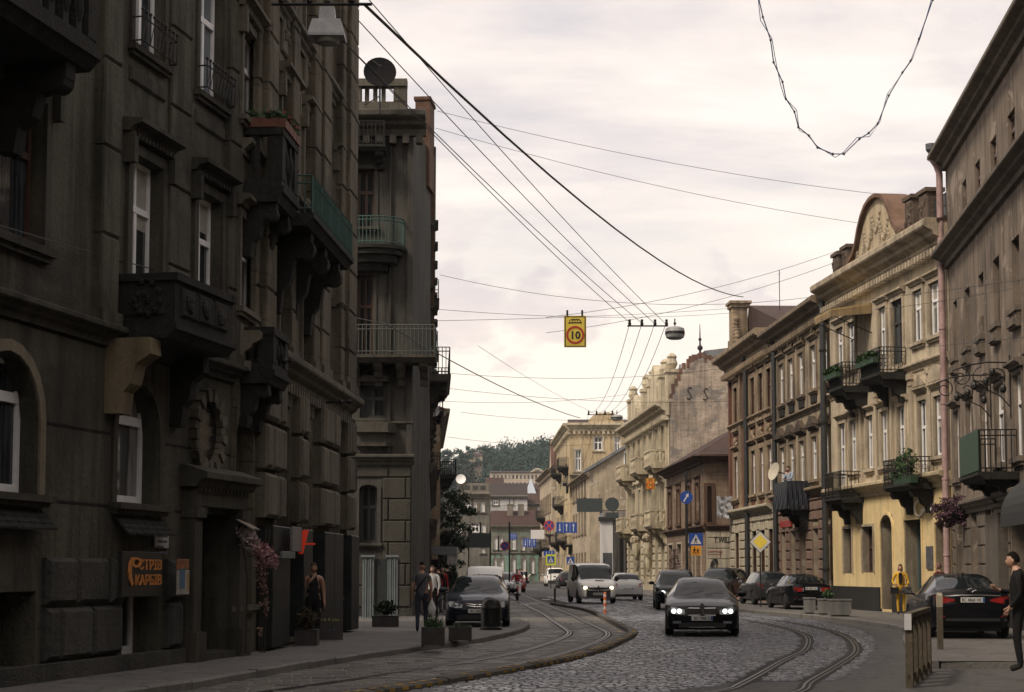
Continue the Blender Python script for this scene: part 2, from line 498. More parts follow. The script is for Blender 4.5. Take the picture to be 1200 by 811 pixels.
  if style=='stone':
   t=.14
   for(a, b, c, d)in((u0, u0+t, 0, proj), (u1-t, u1, 0, proj), (u0+t+.002, u1-t-.002, proj-t, proj)):
    m.box(a, b, c, d, z+.002, z+.14);m.box(a-.03, b+.03, c, d+.03, z+h-.14, z+h)
   for a in(u0, u1-.28):m.box(a, a+.28, proj-.28, proj+.012, z+.143, z+h-.143)
   n=max(2, int((u1-u0-.6)/.34))
   for i in range(n):
    x=u0+.3+(i+.5)*(u1-u0-.6)/n
    m.box(x-.08, x+.08, proj-.12, proj-.02, z+.143, z+h-.143)
    m.ball((x, proj-.05, z+h*.5), .1, .09, h*.24, 8, 5)
   k=max(1, int((proj-.3)/.34))
   for i in range(k):
    y=(i+.5)*(proj-.3)/k
    for x in(u0+.05, u1-.05):m.box(x-.03, x+.03, y-.08, y+.08, z+.143, z+h-.143);m.ball((x, y, z+h*.5), .09, .1, h*.24, 8, 5)
  elif style=='panel':
   t=.16
   for(a, b, c, d)in((u0, u0+t, 0, proj), (u1-t, u1, 0, proj), (u0+t+.002, u1-t-.002, proj-t, proj)):
    m.box(a, b, c, d, z+.002, z+h-.12);m.box(a-.05, b+.05, c, d+.06, z+h-.118, z+h)
   m.bbox(u0+.3, u1-.3, proj, proj+.03, z+.15, z+h-.22, .02)
   n=max(2, int((u1-u0)/.8))
   for i in range(n):
    a=u0+.2+i*(u1-u0-.4)/n;b=a+(u1-u0-.4)/n-.12
    m.bbox(a, b, proj, proj+.05, z+.14, z+h-.2, .03)
    for k in range(5):m.ball((rnd.uniform(a+.15, b-.15), proj+.055, z+rnd.uniform(.3, h-.35)), .11, .05, .11, 7, 4)
   for e, sg in((u0, -1), (u1, 1)):
    m.box(e-.03 if sg<0 else e, e if sg<0 else e+.03, .18, proj-.14, z+.15, z+h-.22)
    for k in range(14):
     g=k*.62;rr=.05+.02*k
     m.ball((e+sg*.04, (proj+.04)/2+rr*math.cos(g), z+h*.46+rr*math.sin(g)), .045, .055, .055, 6, 4)
  else:
   g=.014
   lines=[((u0, .05), (u0, proj)), ((u0, proj), (u1, proj)), ((u1, proj), (u1, .05))]
   for(a, b)in lines:
    for zz in(z+.1, z+h-.15, z+h):
     m.tube([(a[0], a[1], zz), (b[0], b[1], zz)], g*1.3, 4)
    L=math.hypot(b[0]-a[0], b[1]-a[1]);n=max(2, int(L/.13))
    for i in range(n+1):
     t=i/n;x, y=a[0]+(b[0]-a[0])*t, a[1]+(b[1]-a[1])*t
     m.tube([(x, y, z+.002), (x, y, z+h)], g if i%8 else g*1.6, 4)
     if style=='ornate' and i%2==0:
      for rr, zc in((.09, .32), (.09, .62)):
       pts=[(x+(b[0]-a[0])/L*rr*math.cos(q*.785), y+(b[1]-a[1])/L*rr*math.cos(q*.785), z+zc*h+rr*math.sin(q*.785))for q in range(9)]
       m.tube(pts, g*.8, 3)
  m.build('railing', railmat, o)
  return o
 def bar(s, m, a, b, r=.02, seg=6):m.tube([a, b], r, seg)
# ------------------------------------------------------------------ camera, light, sky
def setup_world():
 cam=bpy.data.cameras.new('camera');co=bpy.data.objects.new('camera', cam);COL.objects.link(co)
 cam.sensor_width=36;cam.lens=60.0;cam.shift_y=102.0/1200.0;cam.clip_end=6000;cam.clip_start=0.2
 co.location=(0, 0, CAMH);co.rotation_euler=(math.pi/2+TILT, 0, 0)
 SC.camera=co
 SUN_EL, SUN_AZ=R(48), R(-128)
 d=Vector((math.sin(SUN_AZ)*math.cos(SUN_EL), math.cos(SUN_AZ)*math.cos(SUN_EL), math.sin(SUN_EL)))
 L=bpy.data.lights.new('sun', 'SUN');L.energy=1.5;L.angle=R(12);L.color=(1.0, 0.86, 0.70)
 lo=bpy.data.objects.new('sun', L);COL.objects.link(lo)
 lo.rotation_euler=(-d).to_track_quat('-Z', 'Y').to_euler();lo.location=(0, 0, 60)
 w=bpy.data.worlds.new('World');SC.world=w;w.use_nodes=True
 nt=w.node_tree;bg=nt.nodes['Background']
 sky=nt.nodes.new('ShaderNodeTexSky');sky.sky_type='NISHITA';sky.sun_disc=False
 sky.sun_elevation=SUN_EL;sky.sun_rotation=SUN_AZ
 sky.dust_density=3.0
 tc=nt.nodes.new('ShaderNodeTexCoord').outputs['Generated']
 sep=nt.nodes.new('ShaderNodeSeparateXYZ');nt.links.new(tc, sep.inputs[0])
 X, Y, Z=sep.outputs
 zz=mathn(nt, 'ADD', mathn(nt, 'MAXIMUM', Z, 0.0), 0.16)
 cmb=nt.nodes.new('ShaderNodeCombineXYZ')
 nt.links.new(mathn(nt, 'DIVIDE', X, zz), cmb.inputs[0]);nt.links.new(mathn(nt, 'DIVIDE', Y, zz), cmb.inputs[1])
 lay=cmb.outputs[0]
 n1=noise_tex(nt, mapped(nt, lay, (0.75, 1.25, 1), (0, 0, 0.35)), 1.15, 7, 0.58, 0.6)
 n2=noise_tex(nt, mapped(nt, lay, (0.9, 2.1, 1), (0, 0, 0.2)), 2.6, 6, 0.6, 0.3)
 mix=mathn(nt, 'ADD', mathn(nt, 'MULTIPLY', n1, 0.7), mathn(nt, 'MULTIPLY', n2, 0.3))
 cl=ramp(nt, mix, [(0.39, (.52, .50, .535)), (0.46, (.67, .615, .61)), (0.53, (.82, .73, .68)), (0.60, (.93, .835, .76))])
 low=ramp(nt, mathn(nt, 'MULTIPLY', Z, 1.0), [(0.11, (1, 1, 1)), (0.24, (0, 0, 0))])
 n3=noise_tex(nt, mapped(nt, tc, (7, 7, 11)), 1.25, 7, 0.55, 0.2)
 heap=ramp(nt, n3, [(0.36, (.76, .65, .605)), (0.46, (.83, .715, .655)), (0.50, (1.02, .91, .775)), (0.75, (.96, .85, .74))])
 cl=mixc(nt, low, cl, heap)
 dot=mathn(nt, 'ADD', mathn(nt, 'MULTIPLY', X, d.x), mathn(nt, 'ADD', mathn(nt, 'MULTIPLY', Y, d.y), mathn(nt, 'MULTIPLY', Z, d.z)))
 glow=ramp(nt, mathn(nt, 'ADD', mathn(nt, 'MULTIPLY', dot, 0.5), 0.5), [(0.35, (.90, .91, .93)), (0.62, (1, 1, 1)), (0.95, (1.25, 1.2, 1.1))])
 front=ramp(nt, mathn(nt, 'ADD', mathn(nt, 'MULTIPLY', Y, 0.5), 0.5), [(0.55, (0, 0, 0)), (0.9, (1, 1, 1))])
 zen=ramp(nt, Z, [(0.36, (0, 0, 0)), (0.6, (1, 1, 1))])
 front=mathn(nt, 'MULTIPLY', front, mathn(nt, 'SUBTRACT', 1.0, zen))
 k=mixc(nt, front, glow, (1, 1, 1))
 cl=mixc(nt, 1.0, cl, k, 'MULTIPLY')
 sc10=nt.nodes.new('ShaderNodeVectorMath');sc10.operation='SCALE';sc10.inputs['Scale'].default_value=5.75
 nt.links.new(cl, sc10.inputs[0])
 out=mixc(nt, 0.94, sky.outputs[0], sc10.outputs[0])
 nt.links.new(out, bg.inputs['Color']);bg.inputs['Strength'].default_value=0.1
 vs=SC.view_settings;vs.view_transform='Standard';vs.look='None';vs.exposure=1.12;vs.gamma=1.0
 try:vs.use_curve_mapping=False
 except Exception:pass
 SC.cycles.use_denoising=True
 SC.cycles.max_bounces=6;SC.cycles.diffuse_bounces=3;SC.cycles.glossy_bounces=3;SC.cycles.volume_bounces=0
 SC.cycles.transmission_bounces=4;SC.cycles.caustics_reflective=False;SC.cycles.caustics_refractive=False
 SC.cycles.sample_clamp_indirect=6.0
def catmull(pts, step=0.4):
 out=[]
 P=[Vector((p[0], p[1]))for p in pts]
 P=[P[0]*2-P[1]]+P+[P[-1]*2-P[-2]]
 for i in range(1, len(P)-2):
  n=max(2, int((P[i+1]-P[i]).length/step))
  for k in range(n):
   t=k/n;a, b, c, d=P[i-1], P[i], P[i+1], P[i+2]
   out.append(0.5*((2*b)+(c-a)*t+(2*a-5*b+4*c-d)*t*t+(3*b-a-3*c+d)*t**3))
 out.append(P[-2]);return out
def offset(line, d):
 o=[]
 for i, p in enumerate(line):
  t=line[min(i+1, len(line)-1)]-line[max(i-1, 0)];t.normalize()
  o.append(p+Vector((-t.y, t.x))*d)
 return o
def strip(mb, a, b, za, zb):
 A=[mb.P((p.x, p.y, za))for p in a];B=[mb.P((p.x, p.y, zb))for p in b]
 for i in range(len(a)-1):mb.face((A[i], A[i+1], B[i+1], B[i]))
def interp(line, y):
 for a, b in zip(line[:-1], line[1:]):
  if a[1]<=y<=b[1]:
   t=(y-a[1])/max(1e-9, b[1]-a[1]);return a[0]+(b[0]-a[0])*t
 return line[0][0]if y<line[0][1]else line[-1][0]
def asphalt(name, c, rows=None, var=.35, rough=.75, crack=True):
 m, nt, b=nodes_of(name)
 tc=nt.nodes.new('ShaderNodeTexCoord').outputs['Object']
 n1=noise_tex(nt, tc, 0.5, 6, .62, .5);n2=noise_tex(nt, tc, 26, 4, .75);n3=noise_tex(nt, tc, 3.0, 5, .65)
 col=ramp(nt, n1, [(.3, mul(c, 1-var)), (.55, c), (.75, mul(c, 1+var))])
 col=mixc(nt, .5, col, ramp(nt, n2, [(.3, mul(c, .45)), (.7, mul(c, 1.5))]))
 col=mixc(nt, .35, col, ramp(nt, n3, [(.35, mul(c, .55)), (.65, mul(c, 1.3))]))
 h=mathn(nt, 'ADD', n2, n3)
 if crack:
  v=nt.nodes.new('ShaderNodeTexVoronoi');v.feature='DISTANCE_TO_EDGE';v.inputs['Scale'].default_value=.45
  w=nt.nodes.new('ShaderNodeVectorMath');w.operation='ADD'
  nz=nt.nodes.new('ShaderNodeTexNoise');nz.inputs['Scale'].default_value=1.3;nt.links.new(tc, nz.inputs['Vector'])
  nt.links.new(tc, w.inputs[0]);nt.links.new(nz.outputs[1], w.inputs[1]);nt.links.new(w.outputs[0], v.inputs['Vector'])
  f=ramp(nt, v.outputs['Distance'], [(.0, (1, 1, 1)), (.018, (0, 0, 0))])
  col=mixc(nt, mathn(nt, 'MULTIPLY', f, .7), col, mul(c, .25))
 if rows:
  bt=nt.nodes.new('ShaderNodeTexBrick');w=nt.nodes.new('ShaderNodeVectorMath');w.operation='ADD'
  nz=nt.nodes.new('ShaderNodeTexNoise');nz.inputs['Scale'].default_value=.6;nt.links.new(tc, nz.inputs['Vector'])
  nt.links.new(tc, w.inputs[0]);nt.links.new(nz.outputs[1], w.inputs[1]);nt.links.new(w.outputs[0], bt.inputs['Vector'])
  bt.inputs['Scale'].default_value=1;bt.inputs['Brick Width'].default_value=rows[0];bt.inputs['Row Height'].default_value=rows[1]
  bt.inputs['Mortar Size'].default_value=rows[2];bt.inputs['Mortar Smooth'].default_value=.6
  bt.inputs['Color1'].default_value=(1.15, 1.15, 1.2, 1);bt.inputs['Color2'].default_value=(.65, .65, .66, 1);bt.inputs['Mortar'].default_value=(.25, .24, .22, 1)
  col=mixc(nt, rows[3], col, bt.outputs['Color'], 'MULTIPLY')
  h=mathn(nt, 'ADD', mathn(nt, 'MULTIPLY', h, .4), mathn(nt, 'MULTIPLY', bt.outputs['Fac'], -1.2))
 nt.links.new(col, b.inputs['Base Color']);b.inputs['Roughness'].default_value=rough
 b.inputs['Specular IOR Level'].default_value=.4
 bumpn(nt, b, h, .45, .03)
 return m
ISLAND=[(-3.1, 19.5), (-1.57, 23.3), (-.53, 26.25), (.76, 30.3), (1.75, 34.5), (2.9, 41.5), (3.28, 45.2), (3.3, 49.4), (3.28, 61), (3.1, 70), (2.05, 82)]
KERB_L=[(-6.6, 18), (-4.66, 23.3), (-4.2, 25.5), (-2.6, 32.6), (-.78, 39), (.1, 44.2), (.46, 48), (.48, 51), (.2, 54), (-.6, 56), (-2.3, 58.2), (-2.7, 64), (-2.9, 75), (-3.6, 100), (-5.6, 150), (-9, 215), (-14, 275)]
KERB_R=[(7.07, 29.2), (7.65, 33), (9.1, 40), (10.3, 45), (10.75, 49), (10.55, 56), (9.9, 62), (9.0, 69), (8.5, 85), (8.4, 99), (8.3, 126), (6.4, 160), (4.6, 200), (3.2, 275)]
def build_ground():
 m=MB();m.poly([(-2500, -300, -.12), (2500, -300, -.12), (2500, 4500, -.12), (-2500, 4500, -.12)])
 tag(m.build('ground', asphalt('earth', (.07, .07, .055), crack=False)), kind='structure')
 road=asphalt('road_asphalt', (.085, .085, .088), rows=(.24, .17, .02, .75))
 m=MB();g=6
 m.poly([(-30, 8, 0), (40, 8, 0), (40, 300, 0), (-40, 300, 0)])
 tag(m.build('road', road), kind='structure')
 kl=catmull(KERB_L, .8);kr=catmull(KERB_R, .8);isl=catmull(ISLAND, .35)
 pave=asphalt('pavement_asphalt', (.125, .119, .112), rows=(1.1, .75, .015, .35), var=.3, rough=.8)
 kerbm=plaster('kerb_granite', (.17, .165, .155), .3, .2, stain_amt=.3, bump=.5, rough=.8)
# ---- pavements
 m=MB()
 inner=offset(kl, .16)
 L=[Vector((-30, p.y))for p in inner]
 strip(m, inner, L, PAVE, PAVE)
 tag(m.build('pavement', pave), kind='structure')
 m=MB();inner=offset(kr, -.16)
 Rr=[Vector((45, p.y))for p in inner]
 strip(m, inner, Rr, PAVE, PAVE)
 m.poly([(7.07+.16, 29.2, PAVE), (45, 27.5, PAVE), (45, 29.2, PAVE)])
 tag(m.build('pavement', pave), kind='structure')
# ---- kerb stones laid one by one along each edge
 def kerbstones(line, wid, z, L, jit=.008, inward=1):
  mb=MB();acc=0;cur=[line[0]]
  def flush(seg):
   if len(seg)<2:return
   a, b=seg[0], seg[-1];t=(b-a);ln=t.length;t.normalize();n=Vector((-t.y, t.x))*inward
   g=.012;a=a+t*g;b=b-t*g;h=z+rnd.uniform(-jit, jit);e=.025;o=rnd.uniform(-.01, .01)
   a=a+n*o;b=b+n*o
   lo=[(a, 0), (b, 0), (b+n*wid, 0), (a+n*wid, 0)]
   A=[mb.P((p.x, p.y, -.02))for p, _ in lo];B=[mb.P((p.x, p.y, h-e))for p, _ in lo]
   cc=(a+b+n*wid)/2
   C=[mb.P((p.x+n.x*(e if i<2 else-e*.2), p.y+n.y*(e if i<2 else-e*.2), h))for i, (p, _)in enumerate(lo)]
   for i in range(4):
    j=(i+1)%4;mb.face((A[i], A[j], B[j], B[i]));mb.face((B[i], B[j], C[j], C[i]))
   mb.face(C)
  for p in line[1:]:
   acc+=(p-cur[-1]).length;cur.append(p)
   if acc>=L:flush(cur);cur=[p];acc=0
  flush(cur);return mb
 tag(kerbstones(catmull(KERB_L, .3), .17, PAVE+.006, 1.1).build('kerb', kerbm), kind='structure')
 kr2=[Vector((30-i*.505, 29.2-(30-i*.505-7.07)*.045))for i in range(46)]
 for ln in(kr2, catmull(KERB_R, .3)):tag(kerbstones(ln, .17, PAVE+.006, 1.1, inward=-1).build('kerb', kerbm), kind='structure')
# ---- tram separator kerb with yellow marks
 dark=plaster('separator_concrete', (.15, .142, .128), .35, .2, stain_amt=.5, bump=.6)
 yel=plaster('worn_yellow_paint', (.50, .31, .08), .5, .3, stain=(.10, .08, .05), stain_amt=.6)
 mk=kerbstones(isl, .22, .105, .55)
 sep=mk.build('kerb', dark);tag(sep, kind='structure')
 m=MB();acc=0;last=isl[0]
 fin=catmull(ISLAND, .07);i=0
 while i<len(fin)-5 and fin[i].y<45:
  a, b=fin[i], fin[i+3];t=(b-a).normalized();n=Vector((-t.y, t.x))
  if rnd.random()<.8:
   zt=.114
   p=[a+n*.03, b+n*.03, b+n*.12, a+n*.12]
   m.poly([(q.x, q.y, zt)for q in p])
   m.poly([(a.x-n.x*.016, a.y-n.y*.016, .04), (b.x-n.x*.016, b.y-n.y*.016, .04), (b.x-n.x*.016, b.y-n.y*.016, .085), (a.x-n.x*.016, a.y-n.y*.016, .085)])
  i+=6
 m.build('painted_mark', yel, sep)
 m=MB()
 for k in range(7):
  y=46+k*2.6;x=interp(ISLAND, y)-.28
  m.poly([(x-.1, y, .006), (x-.02, y, .006), (x-.06, y+1.7, .006), (x-.16, y+1.7, .006)])
 tag(m.build('road_marking', yel), kind='structure')
# ---- tram tracks
 steel=paint('rail_steel', (.11, .105, .10), .36, .85, .3);gap=paint('rail_groove', (.015, .014, .013), .9)
 def rails(name, lines):
  m=MB()
  for ln in lines:
   strip(m, offset(ln, .055), offset(ln, .012), .016, .018);strip(m, offset(ln, -.03), offset(ln, -.06), .015, .013)
   m.cur=1;strip(m, offset(ln, .012), offset(ln, -.03), .008, .008)
   strip(m, offset(ln, .12), offset(ln, .055), .006, .010);strip(m, offset(ln, -.06), offset(ln, -.12), .008, .005);m.cur=0
  tag(m.build(name, [steel, gap]), kind='structure')
 r2=[(-3.9, 19.3), (-2.35, 23.3), (-1.25, 26.5), (.08, 30.5), (1.1, 34.8), (2.05, 40.5), (2.50, 44.8), (2.5, 49), (2.35, 56), (2.15, 66), (1.6, 82), (.8, 110), (-1, 160), (-5, 240)]
 r1=[(-4.9, 19.9), (-3.3, 23.9), (-2.15, 27.1), (-.85, 31.1), (.2, 35.3), (1.1, 41), (1.5, 45.2), (1.5, 49), (1.35, 56), (1.15, 66), (.6, 82), (-.2, 110), (-2, 160), (-6, 240)]
 rails('tram_rails', [catmull(r1, .5), catmull(r2, .5)])
 q1=[(.3, 19.5), (2.75, 23.6), (3.45, 25.6), (5.0, 31.7), (6.0, 35.4), (6.9, 40), (7.5, 44), (7.75, 47.5), (7.85, 52), (7.6, 58), (6.9, 66), (5.8, 80), (5.0, 100), (4, 130), (1, 175), (-3.5, 245)]
 q2=[(1.1, 18.9), (3.7, 23.1), (4.5, 25.9), (5.9, 30.8), (7.0, 35.0), (7.9, 39.8), (8.45, 43.8), (8.75, 47.5), (8.85, 52), (8.6, 58.2), (7.9, 66.4), (6.8, 80.3), (6.0, 100), (5, 130.3), (2, 175.5), (-2.5, 245)]
 Q1, Q2=catmull(q1, .5), catmull(q2, .5)
 rails('tram_rails', [Q1, Q2])
# ---- setts: every stone a small chamfered block with its own tilt
 m=MB();y=18.5
 XR=[(4.9, 25.5), (6.3, 30), (7.8, 35.9), (8.73, 40.6), (9.5, 45.5), (9.85, 49), (9.9, 56), (9.3, 62), (8.8, 69), (8.4, 85), (8.3, 99), (8.2, 126)]
 q1i=[(p.x, p.y)for p in Q1];q2i=[(p.x, p.y)for p in Q2]
 bed=asphalt('sett_bedding', (.040, .039, .040), crack=False, rough=.95)
 bm_=MB();bl=[Vector((interp(ISLAND, v)if v<82 else interp([(2.05, 82), (.9, 110)], v), v))for v in range(22, 105)];br=[Vector((interp(XR, v)-.45 if v>=25.5 else 1.2, v))for v in range(22, 105)]
 strip(bm_, bl, br, .0025, .0025);tag(bm_.build('sett_bedding', bed), kind='structure')
 rowi=0
 while y<105:
  rh=.118+.022*rnd.random()+(.0 if y<55 else .07)
  xl=interp(ISLAND, y)+.03 if y<82 else interp([(2.05, 82), (.9, 110)], y)+.9
  xr=interp(XR, y)if y>=25.5 else 2.1+(y-23.4)*.75
  x=xl+rnd.uniform(0, .1);
  while x<xr-.1:
   w=rnd.uniform(.105, .17)if y<55 else rnd.uniform(.2, .3)
   sk=.10*(x-xl)+.22*math.sin(x*.5+y*.12)+.06*math.sin(x*2.1)
   yy=y+sk
   near=min(abs(x+w/2-interp(q1i, yy)), abs(x+w/2-interp(q2i, yy)))
   if near>.2:
    h=.016+.014*rnd.random();g=.009;tx, ty=rnd.gauss(0, .022), rnd.gauss(0, .032);c=.015
    x0, x1, y0, y1=x+g, x+w-g, yy+g, yy+rh-g
    cx, cy=(x0+x1)/2, (y0+y1)/2
    ro=rnd.uniform(-.05, .05)
    def Q(px, py, hz):return m.P((px-ro*(py-cy), py+ro*(px-cx), max(.002, hz+(px-cx)*tx+(py-cy)*ty)))
    lo=[Q(a, b, -.2)for a, b in((x0, y0), (x1, y0), (x1, y1), (x0, y1))]
    up=[Q(a, b, h)for a, b in((x0+c, y0+c), (x1-c, y0+c), (x1-c, y1-c), (x0+c, y1-c))]
    m.cur=rnd.choice((0, 0, 0, 1, 1, 2))
    for i in range(4):
     j=(i+1)%4;m.face((lo[i], lo[j], up[j], up[i]))
    m.face(up)
   x+=w
  y+=rh;rowi+=1
 ms=[]
 for i, c in enumerate(((.094, .100, .122), (.058, .063, .080), (.140, .145, .162))):
  mt, nt, b=nodes_of('sett_stone_%d'%i)
  tc=nt.nodes.new('ShaderNodeTexCoord').outputs['Object']
  n1=noise_tex(nt, tc, .35, 5, .6);n2=noise_tex(nt, tc, 22, 4, .7)
  col=mixc(nt, .45, ramp(nt, n1, [(.3, mul(c, .6)), (.7, mul(c, 1.35))]), ramp(nt, n2, [(.3, mul(c, .6)), (.7, mul(c, 1.4))]))
  nt.links.new(col, b.inputs['Base Color'])
  nt.links.new(ramp(nt, n1, [(.3, (.26, .26, .26)), (.7, (.50, .50, .50))]), b.inputs['Roughness']);b.inputs['Specular IOR Level'].default_value=.6
  bumpn(nt, b, n2, .25, .01);ms.append(mt)
 tag(m.build('cobblestones', ms, recalc=False), kind='structure')
 klp=[(p.x, p.y)for p in catmull(KERB_L, .5)];r1p, r2p=[(p.x, p.y)for p in catmull(r1, .5)], [(p.x, p.y)for p in catmull(r2, .5)]
 m=MB();y=20.0
 while y<84:
  rh=.26+.05*rnd.random();xa=(interp(klp, y)if y<50 else max(-2.2, .45-(y-50)*.3))+.02;xb=interp(ISLAND, y)-.3;x=xa
  while x<xb-.12:
   w=rnd.uniform(.26, .5);w=min(w, xb-x);near=min(abs(x+w/2-interp(r1p, y)), abs(x+w/2-interp(r2p, y)))
   if near>.12+w*.4 and rnd.random()<.93:
    yy=y+.06*math.sin(x*1.3+y*.3);h=.010+.008*rnd.random();t_=rnd.gauss(0, .012);g=.010
    q=[(x+g, yy+g), (x+w-g, yy+g), (x+w-g, yy+rh-g), (x+g, yy+rh-g)]
    m.cur=rnd.choice((0, 0, 1, 2));e=.012
    lo=[m.P((a, b, .004))for a, b in q];up=[m.P((a+(e if i in(0, 3)else-e), b+(e if i<2 else-e), h+t_*(b-yy)))for i, (a, b)in enumerate(q)]
    for i in range(4):m.face((lo[i], lo[(i+1)%4], up[(i+1)%4], up[i]))
    m.face(up)
   x+=w
  y+=rh
 lm=[plaster('lane_sett_%d'%i, c, .4, .1, (.05, .047, .043), .5, rough=.55, bump=.3)for i, c in enumerate(((.125, .118, .108), (.092, .088, .083), (.155, .142, .122)))]
 tag(m.build('tram_lane_setts', lm, recalc=False), kind='structure')
 ap=asphalt('apron_asphalt', (.082, .080, .078), var=.22, rough=.8)
 m=MB()
 edge=[(2.1, 23.4), (3.7, 25.3), (5.1, 25.55), (6.5, 30), (8.0, 35.7), (8.95, 40.6), (9.72, 45.5), (10.0, 49), (10.1, 55)]
 outer=[(6, 15), (12, 20), (16, 23), (18, 27), (9.5, 36), (10.2, 41), (11, 45.5), (11, 49), (10.9, 55)]
 m2=[Vector(p)for p in edge];
 kk=catmull(edge, .6)
 rr=[]
 for i in range(len(kk)):
  p=kk[i];rr.append(Vector((30, p.y-3))if p.y<30 else Vector((interp(KERB_R, p.y)+.1, p.y)))
 strip(m, kk, rr, .0045, .0045)
 m.poly([(-1, 15, .0042), (30, 15, .0042), (30, 23.3, .0042), (2.1, 23.4, .0042)])
 tag(m.build('asphalt_apron', ap), kind='structure')
 lane=asphalt('tram_lane', (.125, .118, .108), rows=(.9, .6, .02, .30), var=.45, rough=.8)
 m=MB();ys=[18+i*.8 for i in range(90)]
 klp=[(p.x, p.y)for p in catmull(KERB_L, .5)]
 a=[Vector((interp(klp, min(y, 49))if y<50 else max(-2, .45-(y-50)*.3), y))for y in ys];b=[Vector((interp(ISLAND, y)-.24, y))for y in ys]
 strip(m, a, b, .004, .004)
 tag(m.build('tram_lane', lane), kind='structure')
 white=plaster('worn_white_paint', (.45, .44, .42), .4, .2, stain=(.12, .12, .12), stain_amt=.8)
 m=MB()
 for(px, py)in((588, 706), (600, 706), (614, 709), (626, 708), (640, 703), (604, 713)):
  p=gnd(px, py);m.poly([(p.x-.2, p.y, .0075), (p.x+.25, p.y, .0075), (p.x+.25, p.y+2.2, .0075), (p.x-.2, p.y+2.2, .0075)])
 for(px, py)in((766, 707), (775, 706), (800, 705)):
  p=gnd(px, py);m.poly([(p.x-.25, p.y, .034), (p.x+.3, p.y, .034), (p.x+.3, p.y+1.2, .034), (p.x-.25, p.y+1.2, .034)])
 tag(m.build('road_marking', white), kind='structure')
def build_hill():
 m=MB();n=60;prof=[(440, 30), (505, 52), (515, 535), (530, 532), (545, 528), (560, 522), (575, 517), (600, 514), (620, 512), (645, 513), (665, 520), (690, 535), (720, 560), (800, 600), (900, 620)]
 tops=[(440, 565), (505, 548), (520, 545), (535, 541), (550, 537), (560, 527), (575, 521), (600, 517), (620, 514), (645, 515), (665, 522), (690, 540), (720, 565), (800, 610), (900, 640)]
 D=760.0
 def top(px):
  for(a, ya), (b, yb)in zip(tops[:-1], tops[1:]):
   if a<=px<=b:return 11+ya+(yb-ya)*(px-a)/(b-a)
  return 640
 forest=leaves('forest_leaves', (.008, .027, .022), (.027, .060, .040), .9)
 soil=plaster('hill_soil', (.05, .06, .03), .3, 0.1)
 rows=[]
 for i in range(n+1):
  px=440+460*i/n;pt=at(px, top(px)+6, D)
  col=[]
  for k, (dd, hh)in enumerate(((430, 0.0), (500, .16), (560, .36), (640, .66), (700, .86), (D, 1.0), (900, .9), (1100, .2))):
   x=pt.x*dd/D;col.append(m.P((x, dd, -1+(pt.z+1)*hh)))
  rows.append(col)
 for i in range(n):
  for k in range(7):m.face((rows[i][k], rows[i+1][k], rows[i+1][k+1], rows[i][k+1]))
 tag(m.build('hill', soil, smooth=True), kind='structure')
 rs=random.Random(5);m=MB()
 for _ in range(900):
  px=rs.uniform(470, 760);dd=rs.uniform(455, 765);t=0
  pt=at(px, top(px)+6, D)
  hs=((430, 0.0), (500, .16), (560, .36), (640, .66), (700, .86), (D, 1.0), (900, .9))
  for(a, ha), (b, hb)in zip(hs[:-1], hs[1:]):
   if a<=dd<=b:t=ha+(hb-ha)*(dd-a)/(b-a)
  z=-1+(pt.z+1)*t
  r=rs.uniform(2.6, 6.6)
  m.leafs((pt.x*dd/D, dd, z+r*.55), (r, r, r*1.1), 130, .62, rs, 1, True)
 tag(m.build('forest', forest, recalc=False), kind='stuff', label='dark wooded hillside closing the end of the street', cat='forest')
def build_haze():
 m=MB();m.box(-900, 900, -60, 1150, -1.2, 90)
 mt=bpy.data.materials.new('haze_air');mt.use_nodes=True;nt=mt.node_tree;nt.nodes.clear()
 o=nt.nodes.new('ShaderNodeOutputMaterial');v=nt.nodes.new('ShaderNodeVolumePrincipled')
 v.inputs['Color'].default_value=(.80, .86, .95, 1);v.inputs['Density'].default_value=.00016
 nt.links.new(v.outputs[0], o.inputs['Volume'])
 tag(m.build('haze', mt), kind='stuff', label='thin grey blue haze in the street air', cat='haze')
